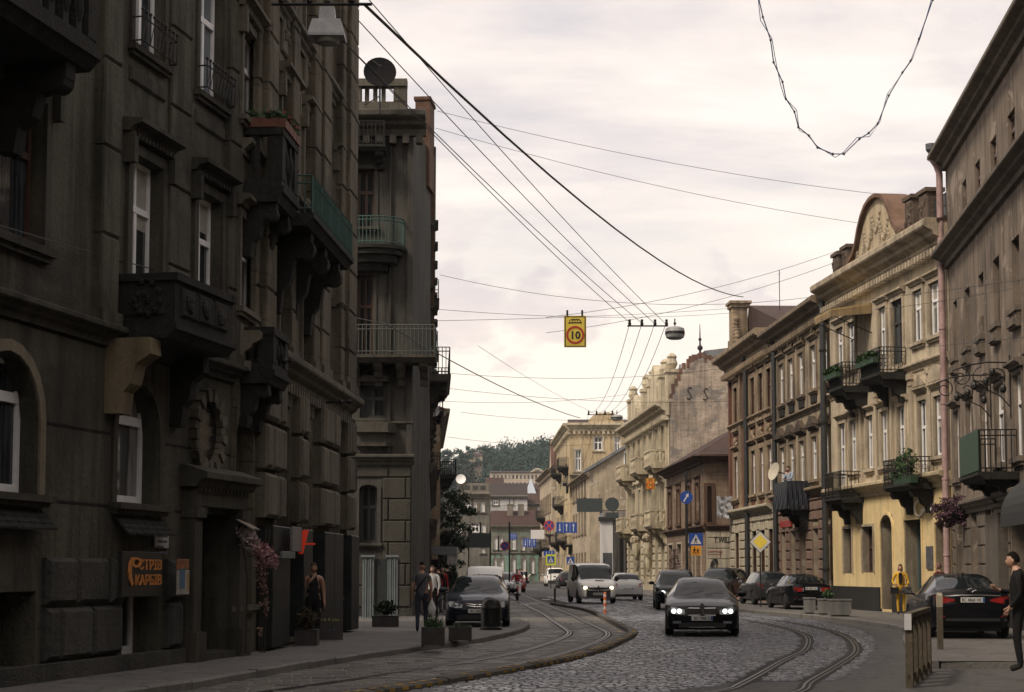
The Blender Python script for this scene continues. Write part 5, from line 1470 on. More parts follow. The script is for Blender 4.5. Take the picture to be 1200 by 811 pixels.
 for a, b in((784, 791), (794, 800), (806, 812), (816, 823)):
  u0, u1, _, _=f.span(a, b, 600, 610);Us.append(f.op(u0, u0+1.5, zl0, zl1, depth=.2));Gs.append(f.op(u0-.2, u0+1.9, .1, 3.2, depth=.4))
 f.wall(0, H5, st5)
 for o in Us:f.window(o, brown, gl, .66, True, .1, (tr5, .2, .08), (tr5, .16, .12), (tr5, .2, 'plain'))
 for o in Gs:f.window(o, darkf, gl, .75, True, .1, (wh6, .12, .06))
 f.cornice(0, f.L, zst, .35, .3, tr5, 'string_course');f.cornice(-.2, f.L+.35, H5-.45, .5, .75, tr5, 'eaves')
 g=f.sub((11.35, 100), (14.5, 100), -1)
 o1=[g.op(*g.span(829, 834, 570, 612), depth=.2)]
 g.wall(zst+.001, H5, st5);g.wall(0, zst, wh6, name='ground_floor_wall');g.cornice(-.35, g.L, H5-.45, .5, .75, tr5, 'eaves');g.cornice(0, g.L, zst, .35, .25, tr5, 'string_course')
 for o in o1:g.window(o, brown, gl, .66, True, .09, (tr5, .2, .06), (tr5, .15, .1))
 g.rustic(0.05, g.L, .3, zst-.05, 1.6, .62, .04, wh6, gap=.05, bev=.02)
 m=g.mb()
 f.mass(0, H5, 3.0, st5, roofb, ends=False)
 m=MB();zr_=H5+.05;e=.8
 A=Vector((10.64-e, 118, zr_));B=Vector((11.35-e, 100-e, zr_));C=Vector((15.5, 100-e, zr_));D=Vector((15.5, 118, zr_));p1=Vector((14.5, 104.5, zr_+2.5));p2=Vector((14.2, 116, zr_+2.5))
 for q in((A, B, p1, p2), (B, C, p1), (C, D, p2, p1), (D, A, p2)):m.poly(q)
 ob=m.build('roof', roofb, f.e);ob.matrix_local=f.world().inverted()
 blk=paint('graffiti_black', (.02, .02, .022), .7);redp=paint('graffiti_red', (.25, .04, .05), .7)
 u0, u1, z0, z1=g.span(836, 857, 627, 638, .05)
 m=g.mb();m.ys=1;text_mesh(m, 'T.WiLL', (z1-z0)*.62, ((u0+u1)/2, -.052, z0+.1), (1, 0, 0), (0, 0, 1), .006, 'CENTER', .03, (u1-u0)*.95);o=m.build('graffiti', blk);o.matrix_world=g.world();tag(o, 'black painted letters high on the pale side wall of the low corner house', 'graffiti')
 u0, u1, z0, z1=g.span(830, 846, 643, 650, .05)
 m=g.mb();m.tube([(u0+(u1-u0)*i/14, .05, z0+(z1-z0)*(.3+.35*abs(math.sin(i*1.7))))for i in range(15)], .02, 4);m.box(u0, u1, .046, .05, z0, z0+.03);o=m.build('graffiti', redp);o.matrix_world=g.world();tag(o, 'faded red scrawl below the black letters on the pale wall', 'graffiti')
 u0, u1, z0, z1=g.span(832, 842, 654, 668, .05)
 m=g.mb()
 for k in range(4):m.tube([((u0+u1)/2+.22*math.cos(i*.6+k)*(1-.1*k), .05, (z0+z1)/2+.3*math.sin(i*.7+k*1.9))for i in range(9)], .03, 4)
 o=m.build('graffiti', blk);o.matrix_world=g.world();tag(o, 'tangled black tag low on the pale wall under the red scrawl', 'graffiti')
 p=gnd(846, 696, PAVE);t=None
 out['R5']=g
# ---- R4 cream baroque house with a bare brick gable
 g4=lambda d:17.55-.055*d
 st4=plaster('cream_render', (.54, .485, .36), .25, .6, (.14, .11, .07), .5)
 tr4=plaster('cream_stone_trim', (.50, .44, .32), .3, .6, (.12, .095, .065), .55, bump=.5)
 gab=plaster('bare_gable_brick', (.47, .40, .325), .4, .6, (.06, .055, .05), .55, patch=(.19, .18, .17), patch_amt=.5, joints=(.5, .16, .02, .75))
 f=Facade('apartment_building', 'cream baroque house with balustraded balconies, urns and a bare brick gable wall', 'building', (g4(143), 143), (g4(119), 119), -1)
 H4=f.uz(783, 472)[1]
 lev=[(f.uz(762, y0)[1], f.uz(762, y1)[1])for y0, y1 in((546, 508), (612, 570), (672, 640))]
 wins=[]
 for k in range(7):
  u=1.0+k*3.25
  for li, (a, b)in enumerate(lev):wins.append((li, f.op(u, u+1.4, a if li<2 else 1.0, b if li<2 else 4.2, arch=(li==2)and .8, depth=.25)))
 f.wall(0, H4, st4)
 for li, o in wins:f.window(o, white if li<2 else darkf, gl2 if li else gl, .66, True, .1, (tr4, .2, .1), (tr4, .18, .14)if li<2 else None, (tr4, .3, 'round' if li==0 else 'tri')if li<2 else None)
 f.cornice(-.2, f.L+.1, H4-.9, 1.0, 1.0, tr4, 'cornice', .25);zz=f.uz(760, 630)[1];f.cornice(0, f.L, zz, .5, .4, tr4, 'string_course');f.cornice(0, f.L, lev[0][0]-1.3, .35, .3, tr4, 'string_course')
 f.rustic(0, f.L, .5, zz-.05, 1.3, .55, .1, st4, gap=.08, bev=.05, margin=.14)
 for k in range(8):
  u=.25+k*3.25-(.2 if k==7 else 0);f.pilaster(u, u+.45, zz+.52, H4-.95, .16, tr4)
 for u in(2.0, 11.5, 19.5):
  for za in(lev[1][0]-.4, lev[0][0]-.4):f.balcony(u, u+3.4, za, 1.2, 1.05, tr4, tr4, 'stone', 2, 1.0, .28)
 m=f.mb()
 for u in(8.5, 15.5):m.ball((u, .4, zz-.8), .4, .35, .9, 8, 6, .15);m.ball((u, .5, zz-.1), .5, .4, .35, 8, 6, .15);m.ball((u, .35, zz-1.9), .22, .25, .7, 8, 6, .1)
 f.build(m, 'carved_console', tr4)
 zb=H4+.1
 for u, h_, lab in((4.5, 2.4, 0), (16.5, 3.4, 1)):
  m=f.mb();m.prism([(u-1.8, zb), (u+1.8, zb), (u+1.6, zb+h_*.5), (u+.9, zb+h_*.85), (u, zb+h_), (u-.9, zb+h_*.85), (u-1.6, zb+h_*.5)], -.5, .1, 'y');f.build(m, 'attic_gable', tr4)
 for u in(1.0, 9.5, 13.2, 19.5, 22.8):
  m=f.mb();m.bbox(u-.45, u+.45, -.9, .05, zb, zb+2.1, .05);m.box(u-.55, u+.55, -1.0, .12, zb+2.1, zb+2.35)
  m.lathe([(.1, 0), (.3, .1), (.42, .4), (.3, .75), (.38, .9), (.2, 1.1), (0.01, 1.2)], (u, -.4, zb+2.352), 10);f.build(m, 'urn_pedestal', tr4)
 m=f.mb()
 m.prism([(-.8, zb), (-1.6, zb+2.6), (-2.6, zb+3.6), (-9, zb+4.4), (-9, zb)], .05, f.L-.35);f.build(m, 'roof', roofg)
 m=f.mb();m.prism([(18.6, zb+1.4), (20.8, zb+1.4), (20.5, zb+2.6), (19.7, zb+3.1), (18.9, zb+2.6)], -3.5, -1.4, 'y');0 and m.prism([(18, zb+2.4), (21.4, zb+2.4), (21.0, zb+4.2), (19.7, zb+4.9), (18.4, zb+4.2)], -3.5, -.4, 'y');f.build(m, 'roof_turret', roofg)
 g=f.sub((g4(119), 119), (g4(119)+8.2, 119), -1)
 zz_=lambda px, py:(g.uz(px, py)[0], g.uz(px, py)[1])
 outline=[(785, 470), (787, 455), (791, 450), (793, 440), (797, 437), (799, 428), (804, 426), (808, 418), (820, 414), (828, 417), (846, 421), (858, 424), (880, 430)]
 pts=[(0, 0)]+[zz_(*p)for p in outline];pts.append((pts[-1][0], 0))
 m=g.mb();m.prism(pts, -.45, .0, 'y');g.build(m, 'gable_wall', gab)
 m=g.mb();bk=plaster('exposed_gable_brick', (.20, .115, .085), .4, .3, (.06, .05, .045), .5, joints=(.27, .085, .012, .6))
 for(px, py), (qx, qy)in zip(outline[:-1], outline[1:]):
  n_=max(1, int((qx-px)/3))
  for k in range(n_):
   t_=(k+.5)/n_;u, z=zz_(px+(qx-px)*t_, py+(qy-py)*t_)
   if u>.1:m.box(u-.1*rnd.random()-.04, u+.05+.1*rnd.random(), -.4, .02+.02*rnd.random(), z-rnd.uniform(.15, .6), z+rnd.uniform(.0, .18))
 g.build(m, 'broken_coping', bk)
 m=g.mb()
 for(px, py)in((808, 461), (827, 462)):
  u, z=zz_(px, py);m.tube([(u+.16, .03, z+.36), (u-.02, .03, z+.42), (u-.14, .03, z+.24), (u, .03, z), (u+.12, .03, z-.22), (u-.02, .03, z-.40), (u-.2, .03, z-.34)], .035, 5)
 g.build(m, 'wall_anchor', iron)
 u, z=zz_(806, 417);m=g.mb();m.tube([(u+.9, -.3, z), (u+.9, -.3, z+2.3)], [.1, .02], 6);m.ball((u+.9, -.3, z+.6), .2, seg=8, rings=6);m.ball((u+.9, -.3, z+1.2), .12, seg=8, rings=6);g.build(m, 'finial', iron)
 f.mass(0, H4, 9, st4, roofg, ends=False)
 out['R4']=f
# ---- white shop and grey low building in front of the plain beige gable
 f=Facade('shop_building', 'low white and grey shop building between the cream house and the beige gable', 'building', (8.05, 151), (10.4, 151), -1)
 ops=[f.op(*f.span(726, 731, 618, 672), depth=.2), f.op(*f.span(733, 738, 618, 672), depth=.2)]
 f.wall(0, f.uz(725, 612)[1]+1.0, plaster('light_grey_render', (.30, .275, .24), .2, .6, (.1, .1, .1), .4));f.mass(0, f.uz(725, 612)[1]+1.0, 6, roofg, roofb)
 for o in ops:f.window(o, darkf, gl, 0, True, .12)
 m=f.mb();u0, u1, z0, z1=f.span(703, 719, 611, 648);m.box(u0, u1, .01, 1.2, 0, z1);f.build(m, 'shop_box', plaster('clean_white_render', (.62, .61, .60), .08, .3, (.3, .3, .3), .2))
 m=f.mb();m.box(u0-.15, u1+.15, -.01, 1.4, z1+.002, z1+.35);f.build(m, 'fascia', paint('fascia_black', (.02, .02, .022), .5))
 m=f.mb();m.box(u0+.2, u1-.2, 1.2, 1.22, .3, z0);f.build(m, 'shop_window', gl)
# ---- plain beige house: side wall with sloping roof edge, and its street front
 st3=plaster('beige_side_wall', (.44, .37, .27), .25, .6, (.12, .10, .08), .5, patch=(.45, .40, .32), patch_amt=.4)
 f=Facade('terraced_house', 'plain beige house with a sloping roof edge and one small upper window', 'building', (7.25, 160), (12.2, 160), -1)
 P=lambda px, py:f.uz(px, py)
 o=f.op(*f.span(731, 737.5, 529, 546), depth=.2)
 zl=P(690, 553)[1];zr_=P(740, 521)[1]
 f.wall(0, zl, st3);f.window
 m=f.mb();u_=P(740, 521)[0]
 m.prism([(0, zl+.002), (f.L, zl+.002), (f.L, zr_+.3), (u_, zr_)], -.3, 0, 'y');f.build(m, 'gable_wall', st3)
 f.ops=[]
 m=f.mb();a, b, c, d=o['u0'], o['u1'], o['z0'], o['z1']
 m.box(a, b, -.01, .04, c, d);w=f.build(m, 'window', white);m=f.mb();m.box(a+.1, b-.1, .03, .05, c+.12, d-.12);m.build('pane', gl, w)
 m=f.mb();m.prism([(0-.5, zl-.1), (u_, zr_+.02), (f.L, zr_+.32), (f.L, zr_+.6), (u_, zr_+.3), (-.5, zl+.2)], -12, .35, 'y');f.build(m, 'roof', roofg)
 g=f.sub((6.5, 183), (7.25, 160), -1)
 ops=[g.op(1.5+i*4, 2.9+i*4, za, za+2.2, depth=.2)for i in range(5)for za in(.9, 5.0, 8.6)]
 g.wall(0, zl, st3)
 for o in ops:g.window(o, white, gl, .66, True, .1, (tr7, .15, .06), (tr7, .15, .1))
 g.cornice(0, g.L+.3, zl-.5, .5, .6, tr7)
# ---- yellow main house further on, facing down the street
 st2=plaster('warm_yellow_render', (.50, .40, .25), .25, .5, (.14, .11, .07), .5)
 f=Facade('apartment_building', 'tall warm yellow house with iron balconies beyond the plain beige house', 'building', (6.3, 186), (14.5, 186), -1)
 zt=f.uz(690, 497)[1]
 spec=[(674, 681, 527, 552), (676, 681, 610, 634), (684, 688, 580, 600), (696, 706, 512, 528), (720, 727, 512, 530)]
 ops=[f.op(*f.span(*s_), depth=.2)for s_ in spec]
 f.wall(0, zt, st2);f.mass(0, zt, 9, st2, roofb, slope=.8)
 for o in ops:f.window(o, white, gl, .6, True, .12, (tr4, .18, .06), (tr4, .15, .12))
 f.cornice(-.3, f.L, zt-.8, .9, .6, tr4, 'cornice', .25);f.cornice(0, f.L, f.uz(680, 560)[1], .4, .3, tr4, 'string_course')
 m=f.mb();u0=f.uz(710, 497)[0];n=8
 m.prism([(u0-2*math.cos(math.pi*k/n), zt+1.3*math.sin(math.pi*k/n))for k in range(n+1)], -.4, .08, 'y');f.build(m, 'attic_gable', st2)
 for(pl, pr, ys, yr)in((660, 690, 566, 556), (663, 691, 638, 628)):
  u0, u1, z0, z1=f.span(pl, pr, yr, ys, 1.0);f.balcony(u0, u1, z0, 1.3, 1.0, dk, iron, 'iron', 3, .8, .3)
 g=f.sub((5.6, 214), (6.3, 186), -1)
 ops=[g.op(1.5+i*4, 2.9+i*4, za, za+2.4, depth=.2)for i in range(6)for za in(.9, 5.4, 9.6, 13.5)]
 g.wall(0, zt, st2)
 for o in ops:g.window(o, white, gl, .66, True, .1, (tr4, .2, .08), (tr4, .15, .12))
 g.cornice(0, g.L+.4, zt-.8, .9, .8, tr4, 'cornice', .25)
 for u, z in((3, 4.8), (12, 9.0), (18, 4.8), (22, 12.9), (8, 12.9)):g.balcony(u, u+4, z, 1.1, 1.0, dk, iron, 'iron', 2, .8, .25)
 m=f.mb();u0, u1, z0, z1=f.span(688, 703, 640, 668, .5);m.bbox(u0, u1, 0, .8, 0, z1, .05);f.build(m, 'shop_front', plaster('dull_red_shopfront', (.24, .085, .07), .25, .4))
 t=thing('balcony_plants', 'bright green plants on the lower balcony of the warm yellow house', 'plants', f.world()@Vector((f.uz(690, 634, 1.2)[0], f.side*1.2, f.uz(690, 637, 1.2)[1])), 0)
 m=MB();m.leafs((0, 0, .6), (1.3, .4, .6), 260, .12);m.build('foliage', plant, t, recalc=False);m=MB();m.box(-1.1, 1.1, -.15, .15, 0, .3);m.build('trough', gb, t)
# ---- last house on the right with the steep brown roof
 f=Facade('apartment_building', 'farthest right house with a steep brown roof and stacked balconies', 'building', (5.05, 217), (9.5, 217), -1)
 zt=f.uz(660, 549)[1]
 f.wall(0, zt, st3);f.mass(0, zt, 14, st3, plaster('steep_brown_roof', (.11, .06, .048), .3, .3), slope=4.2)
 g=f.sub((4.0, 246), (5.05, 217), -1)
 ops=[g.op(1.5+i*4, 2.9+i*4, za, za+2.2, depth=.2)for i in range(7)for za in(.9, 5.0, 9.0)]
 g.wall(0, zt, st3)
 for o in ops:g.window(o, white, gl, .66, True, .1, (tr7, .2, .08), (tr7, .15, .12))
 g.cornice(0, g.L+.3, zt-.6, .7, .7, tr7, 'cornice', .25);f.cornice(-.3, f.L, zt-.6, .7, .5, tr7)
 for u, z in((2, 4.4), (10, 8.6), (20, 4.4)):g.balcony(u, u+4, z, 1.1, 1.0, dk, iron, 'iron', 2, .8, .25)
 m=f.mb();m.prism([(.2, zt), (2.3, zt), (2.1, zt+3.0), (.4, zt+3.0)], -2.5, .1, 'y');m.prism([(0.0, zt+3.0), (2.5, zt+3.0), (1.25, zt+5.2)], -2.6, .2, 'y');f.build(m, 'corner_turret', plaster('turret_brown', (.14, .085, .065), .3, .4))
 return out
# ------------------------------------------------------------------ end of the street
def far_end():
 white=paint('white_window_paint', (.80, .80, .80), .45, var=.12);darkf=paint('dark_window_paint', (.04, .04, .04), .5)
 gl=glass('window_glass');gl2=glass('curtained_glass', (.02, .025, .03), (.22, .25, .28), .6)
 roofb=plaster('old_tile_roof', (.062, .036, .031), .35, .4, rough=.85);roofd=plaster('dark_tile_roof', (.05, .038, .036), .35, .4, rough=.85)
 grey=plaster('grey_end_house', (.17, .165, .145), .3, .5, (.05, .05, .045), .5)
 tr=plaster('grey_end_trim', (.20, .185, .155), .3, .5)
 def house(label, d, pl, pr, yt, mat, roof, slope, specs, depth=10, name='terraced_house', frame=white, corn=True, cat='building'):
  x0=(pl-600)/FPX*d;x1=(pr-600)/FPX*d
  f=Facade(name, label, cat, (x0, d), (x1, d), -1, zb=0.0)
  zt=f.uz((pl+pr)/2, yt)[1]
  ops=[f.op(*f.span(*s[:4]), depth=.15)for s in specs]
  f.wall(0, zt, mat);f.mass(0, zt, depth, mat, roof, slope=slope)
  for s, o in zip(specs, ops):f.window(o, frame, gl2 if(len(s)>4)else gl, .65, True, .14, (tr, .2, .06), (tr, .15, .12))
  if corn:f.cornice(-.1, f.L+.1, zt-.6, .65, .5, tr)
  return f, zt
 sp=[(545, 552, 588, 600), (555, 559, 588, 600), (563, 568, 588, 600), (552, 562, 613, 624), (564, 569, 614, 624), (564, 568, 642, 648), (536, 541, 590, 600), (536, 541, 615, 625)]
 f, zt=house('grey four storey house with attic openings left of the green house', 205, 520, 573.5, 578, grey, roofd, 0, sp)
 m=f.mb();u0, u1, z0, z1=f.span(536, 573, 566, 577)
 m.box(u0, u1, -.3, 0, zt+.05, z1);f.build(m, 'attic_wall', tr)
 m=f.mb()
 for px in(540, 548, 557, 566):a, b, c, d=f.span(px-3, px+3, 569, 574);m.box(a, b, .0, .03, max(c, zt+.1), d)
 f.build(m, 'attic_opening', darkf)
 u, _, z, _=f.span(540, 541, 560, 566);t=thing('satellite_dish', 'tiny white satellite dish on the flat roof of the grey house', 'satellite dish', f.world()@Vector((u, .3, z-.1)))
 m=MB();m.xf=Matrix.Translation((0, -.3, .55))@Matrix.Rotation(R(80), 4, 'X');m.lathe([(.001, 0), (.4, .05), (.6, .15), (.6, .12), (.001, -.04)], seg=14);m.build('reflector', white, t);m=MB();m.tube([(0, 0, 0), (0, -.2, .5)], .05, 5);m.build('mast', darkf, t)
 green=plaster('grey_green_render', (.19, .215, .185), .25, .5, (.07, .075, .065), .5);mint=plaster('mint_ground_floor', (.20, .32, .265), .2, .4)
 sp=[(579, 583, 629, 644), (585, 589, 629, 644), (599, 604, 630, 644), (611, 615, 630, 645), (622, 626, 630, 645), (631, 635, 630, 645), (579, 582, 655, 668), (586, 590, 655, 672), (600, 604, 654, 672), (612, 616, 654, 672), (622, 626, 655, 672), (632, 636, 655, 670)]
 f, zt=house('grey green two storey house closing the street with a mint ground floor', 245, 573.5, 650, 616, green, roofb, 0, sp, 9)
 zm=f.uz(610, 650)[1];m=f.mb()
 for a, b in f.free(0, f.L, 0, zm, .02):m.box(a, b, -.01, .05, 0, zm)
 f.build(m, 'ground_floor_wall', mint);f.cornice(0, f.L, zm, .3, .25, tr, 'string_course')
 m=f.mb();zr=f.uz(600, 597)[1]
 m.poly([(-.4, .5, zt+.05), (f.L+.4, .5, zt+.05), (f.L-2.2, -5, zr), (0.2, -5, zr)]);m.poly([(f.L+.4, .5, zt+.05), (f.L+.4, -10, zt+.05), (f.L-2.2, -5, zr)]);m.poly([(-.4, .5, zt+.05), (-.4, -10, zt+.05), (.2, -5, zr)]);f.build(m, 'hipped_roof', roofb)
 m=f.mb()
 for px in(594, 607):u=f.uz(px, 605)[0];m=f.mb();m.box(u, u+.9, -4, -3, zt+.5, zr+.9);f.build(m, 'chimney', tr)
 wh=plaster('whitewashed_upper_floor', (.48, .47, .46), .2, .4)
 house('white upper floor with dark roof rising behind the green house', 275, 572, 618, 581, wh, roofd, 2.2, [(578, 584, 584, 592), (598, 601, 584, 592, 1)], 12)
 house('ochre house with low tiled roof behind the green house on the right', 285, 614, 660, 590, plaster('ochre_back_house', (.36, .27, .17), .25, .4), roofb, 2.6, [(630, 633, 594, 600)], 12)
 house('wide house with long rust brown roof behind the white upper floor', 330, 560, 668, 578, plaster('back_house_grey', (.3, .27, .24), .2, .4), roofb, 2.0, [], 14)
 house('narrow house with tall red brown roof behind the grey house', 315, 569, 590, 576, wh, roofb, 2.8, [], 12)
 p=at(622, 590, 290);t=thing('roof_spire', 'small pointed pale metal spire among the brown roofs', 'spire', (p.x, p.y, 0))
 m=MB();m.box(-1.4, 1.4, -1.4, 1.4, 0, p.z+.8);m.build('base', wh, t)
 m=MB();z=p.z+.8;q=[m.P((-1.2, -1.2, z)), m.P((1.2, -1.2, z)), m.P((1.2, 1.2, z)), m.P((-1.2, 1.2, z))];a=m.P((0, 0, z+3.6))
 for i in range(4):m.face((q[i], q[(i+1)%4], a))
 m.build('cap', paint('pale_zinc', (.45, .5, .56), .4, .5), t)
 cream=plaster('palace_cream', (.48, .40, .32), .15, .3)
 d=520;f=Facade('palace', 'long cream institutional building on the wooded slope', 'building', ((574-600)/FPX*d, d), ((652-600)/FPX*d, d), -1, zb=0)
 z0, z1=f.uz(610, 572)[1], f.uz(610, 553.5)[1];ops=[]
 for k in range(16):
  u=1.0+k*(f.L-1.6)/16
  for a in(z1-2.0, z1-4.3):ops.append(f.op(u, u+.6, a, a+1.2, depth=.1))
 f.wall(z0-10, z1, cream);f.mass(z0-10, z1, 10, cream, roofd, slope=.6)
 for o in ops:f.window(o, darkf, gl, 0, False, .05)
 m=f.mb();u=f.uz(630, 553)[0]
 for k in range(6):m.ball((u+(k-2.5)*.7, -.2, z1+.4+.5*math.cos((k-2.5))), .5, seg=7, rings=5)
 f.build(m, 'roof_statue', cream)
 p=at(553, 540, 640);d=640;f=Facade('hill_house', 'small pale house among the trees on the hill to the left', 'building', ((540-600)/FPX*d, d), ((565-600)/FPX*d, d), -1, zb=0)
 z0, z1=f.uz(552, 545)[1], f.uz(552, 534)[1];ops=[f.op(1+k*1.5, 1.7+k*1.5, z1-1.6, z1-.6, depth=.1)for k in range(4)]
 f.wall(z0-6, z1, cream);f.mass(z0-6, z1, 6, cream, roofb, slope=1.2)
 for o in ops:f.window(o, darkf, gl, 0, False, .05)
# ------------------------------------------------------------------ vehicles (front of the car points to local -y, origin on the ground at its centre)
def lin(tab, y):
 if y<=tab[0][0]:return tab[0][1]
 for(a, p), (b, q)in zip(tab[:-1], tab[1:]):
  if y<=b:
   t=(y-a)/max(1e-9, b-a);return p+(q-p)*t
 return tab[-1][1]
SEDAN=dict(L=4.9, W=1.86, H=1.46, wb=(.92, 3.88), R=.33, top=[(0, .60), (.015, .68), (.08, .76), (.4, .85), (.9, .93), (1.42, .99), (1.6, 1.09), (1.9, 1.27), (2.2, 1.395), (2.5, 1.445), (2.95, 1.46), (3.4, 1.425), (3.7, 1.35), (4.0, 1.22), (4.25, 1.115), (4.6, 1.10), (4.82, 1.07), (4.88, .98), (4.9, .85)], belt=[(0, .55), (.08, .68), (.4, .78), (.9, .86), (1.5, .93), (3, .97), (4.2, 1.02), (4.8, 1.0), (4.9, .80)], hw=[(0, .72), (.04, .80), (.12, .865), (.3, .91), (.9, .93), (2.5, .93), (4, .92), (4.55, .88), (4.8, .82), (4.88, .76), (4.9, .70)], zl=[(0, .22), (.12, .17), (.6, .17), (4.4, .20), (4.8, .26), (4.9, .38)], ws=(1.42, 2.25), rw=(3.45, 4.2), side=[(1.75, 2.62), (2.70, 3.5), (3.58, 3.95)], rh=.56)
HATCH=dict(L=4.2, W=1.75, H=1.48, wb=(.82, 3.38), R=.31, top=[(0, .60), (.02, .68), (.1, .78), (.4, .88), (.95, .99), (1.15, 1.12), (1.5, 1.32), (1.8, 1.43), (2.2, 1.48), (3.0, 1.47), (3.6, 1.42), (3.75, 1.37), (4.0, 1.16), (4.14, .98), (4.2, .80)], belt=[(0, .55), (.1, .70), (.4, .82), (1.0, .92), (3, .98), (4.0, 1.0), (4.14, .93), (4.2, .78)], hw=[(0, .62), (.06, .72), (.2, .80), (.45, .85), (.9, .875), (3.2, .875), (3.8, .85), (4.1, .80), (4.2, .74)], zl=[(0, .30), (.12, .22), (.6, .2), (3.8, .22), (4.1, .27), (4.2, .36)], ws=(.95, 1.85), rw=(3.62, 4.02), side=[(1.35, 2.1), (2.18, 2.95), (3.03, 3.5)], rh=.55)
SUV=dict(L=4.5, W=1.84, H=1.66, wb=(.85, 3.6), R=.36, top=[(0, .72), (.02, .80), (.1, .90), (.4, 1.0), (1.05, 1.08), (1.25, 1.22), (1.6, 1.47), (1.85, 1.58), (2.2, 1.65), (3.6, 1.64), (4.1, 1.58), (4.3, 1.40), (4.42, 1.1), (4.5, .9)], belt=[(0, .66), (.1, .80), (.4, .92), (1.05, 1.0), (3, 1.06), (4.3, 1.08), (4.5, .86)], hw=[(0, .66), (.06, .76), (.2, .84), (.45, .90), (.9, .92), (3.6, .92), (4.1, .89), (4.4, .84), (4.5, .76)], zl=[(0, .36), (.12, .28), (.6, .26), (4.1, .28), (4.4, .32), (4.5, .42)], ws=(1.05, 1.9), rw=(4.1, 4.34), side=[(1.5, 2.3), (2.38, 3.2), (3.28, 4.0)], rh=.64)
VAN=dict(L=4.8, W=1.90, H=1.97, wb=(.9, 4.0), R=.34, top=[(0, .78), (.03, .88), (.15, 1.0), (.45, 1.12), (.75, 1.2), (.95, 1.38), (1.35, 1.74), (1.6, 1.87), (1.9, 1.94), (2.6, 1.97), (4.5, 1.95), (4.7, 1.86), (4.78, 1.3), (4.8, .9)], belt=[(0, .72), (.15, .92), (.45, 1.04), (.8, 1.12), (3, 1.14), (4.7, 1.14), (4.8, .9)], hw=[(0, .72), (.06, .80), (.2, .87), (.5, .93), (.9, .95), (4.4, .95), (4.7, .93), (4.8, .88)], zl=[(0, .32), (.15, .25), (4.6, .27), (4.8, .36)], ws=(.75, 1.68), rw=(4.68, 4.77), side=[(1.15, 1.95), (2.05, 3.1)], rh=.80)
MINIVAN=dict(L=4.1, W=1.80, H=1.82, wb=(.82, 3.35), R=.31, top=[(0, .68), (.03, .78), (.15, .92), (.5, 1.02), (.8, 1.08), (1.0, 1.24), (1.4, 1.58), (1.62, 1.72), (1.9, 1.79), (2.4, 1.82), (3.8, 1.80), (4.0, 1.72), (4.08, 1.2), (4.1, .85)], belt=[(0, .62), (.15, .84), (.5, .95), (.85, 1.0), (3, 1.04), (4.0, 1.05), (4.1, .82)], hw=[(0, .66), (.06, .76), (.2, .83), (.5, .88), (.9, .90), (3.8, .90), (4.0, .88), (4.1, .83)], zl=[(0, .32), (.15, .24), (3.9, .26), (4.1, .34)], ws=(.8, 1.68), rw=(3.98, 4.07), side=[(1.2, 1.95), (2.03, 2.8), (2.88, 3.6)], rh=.70)
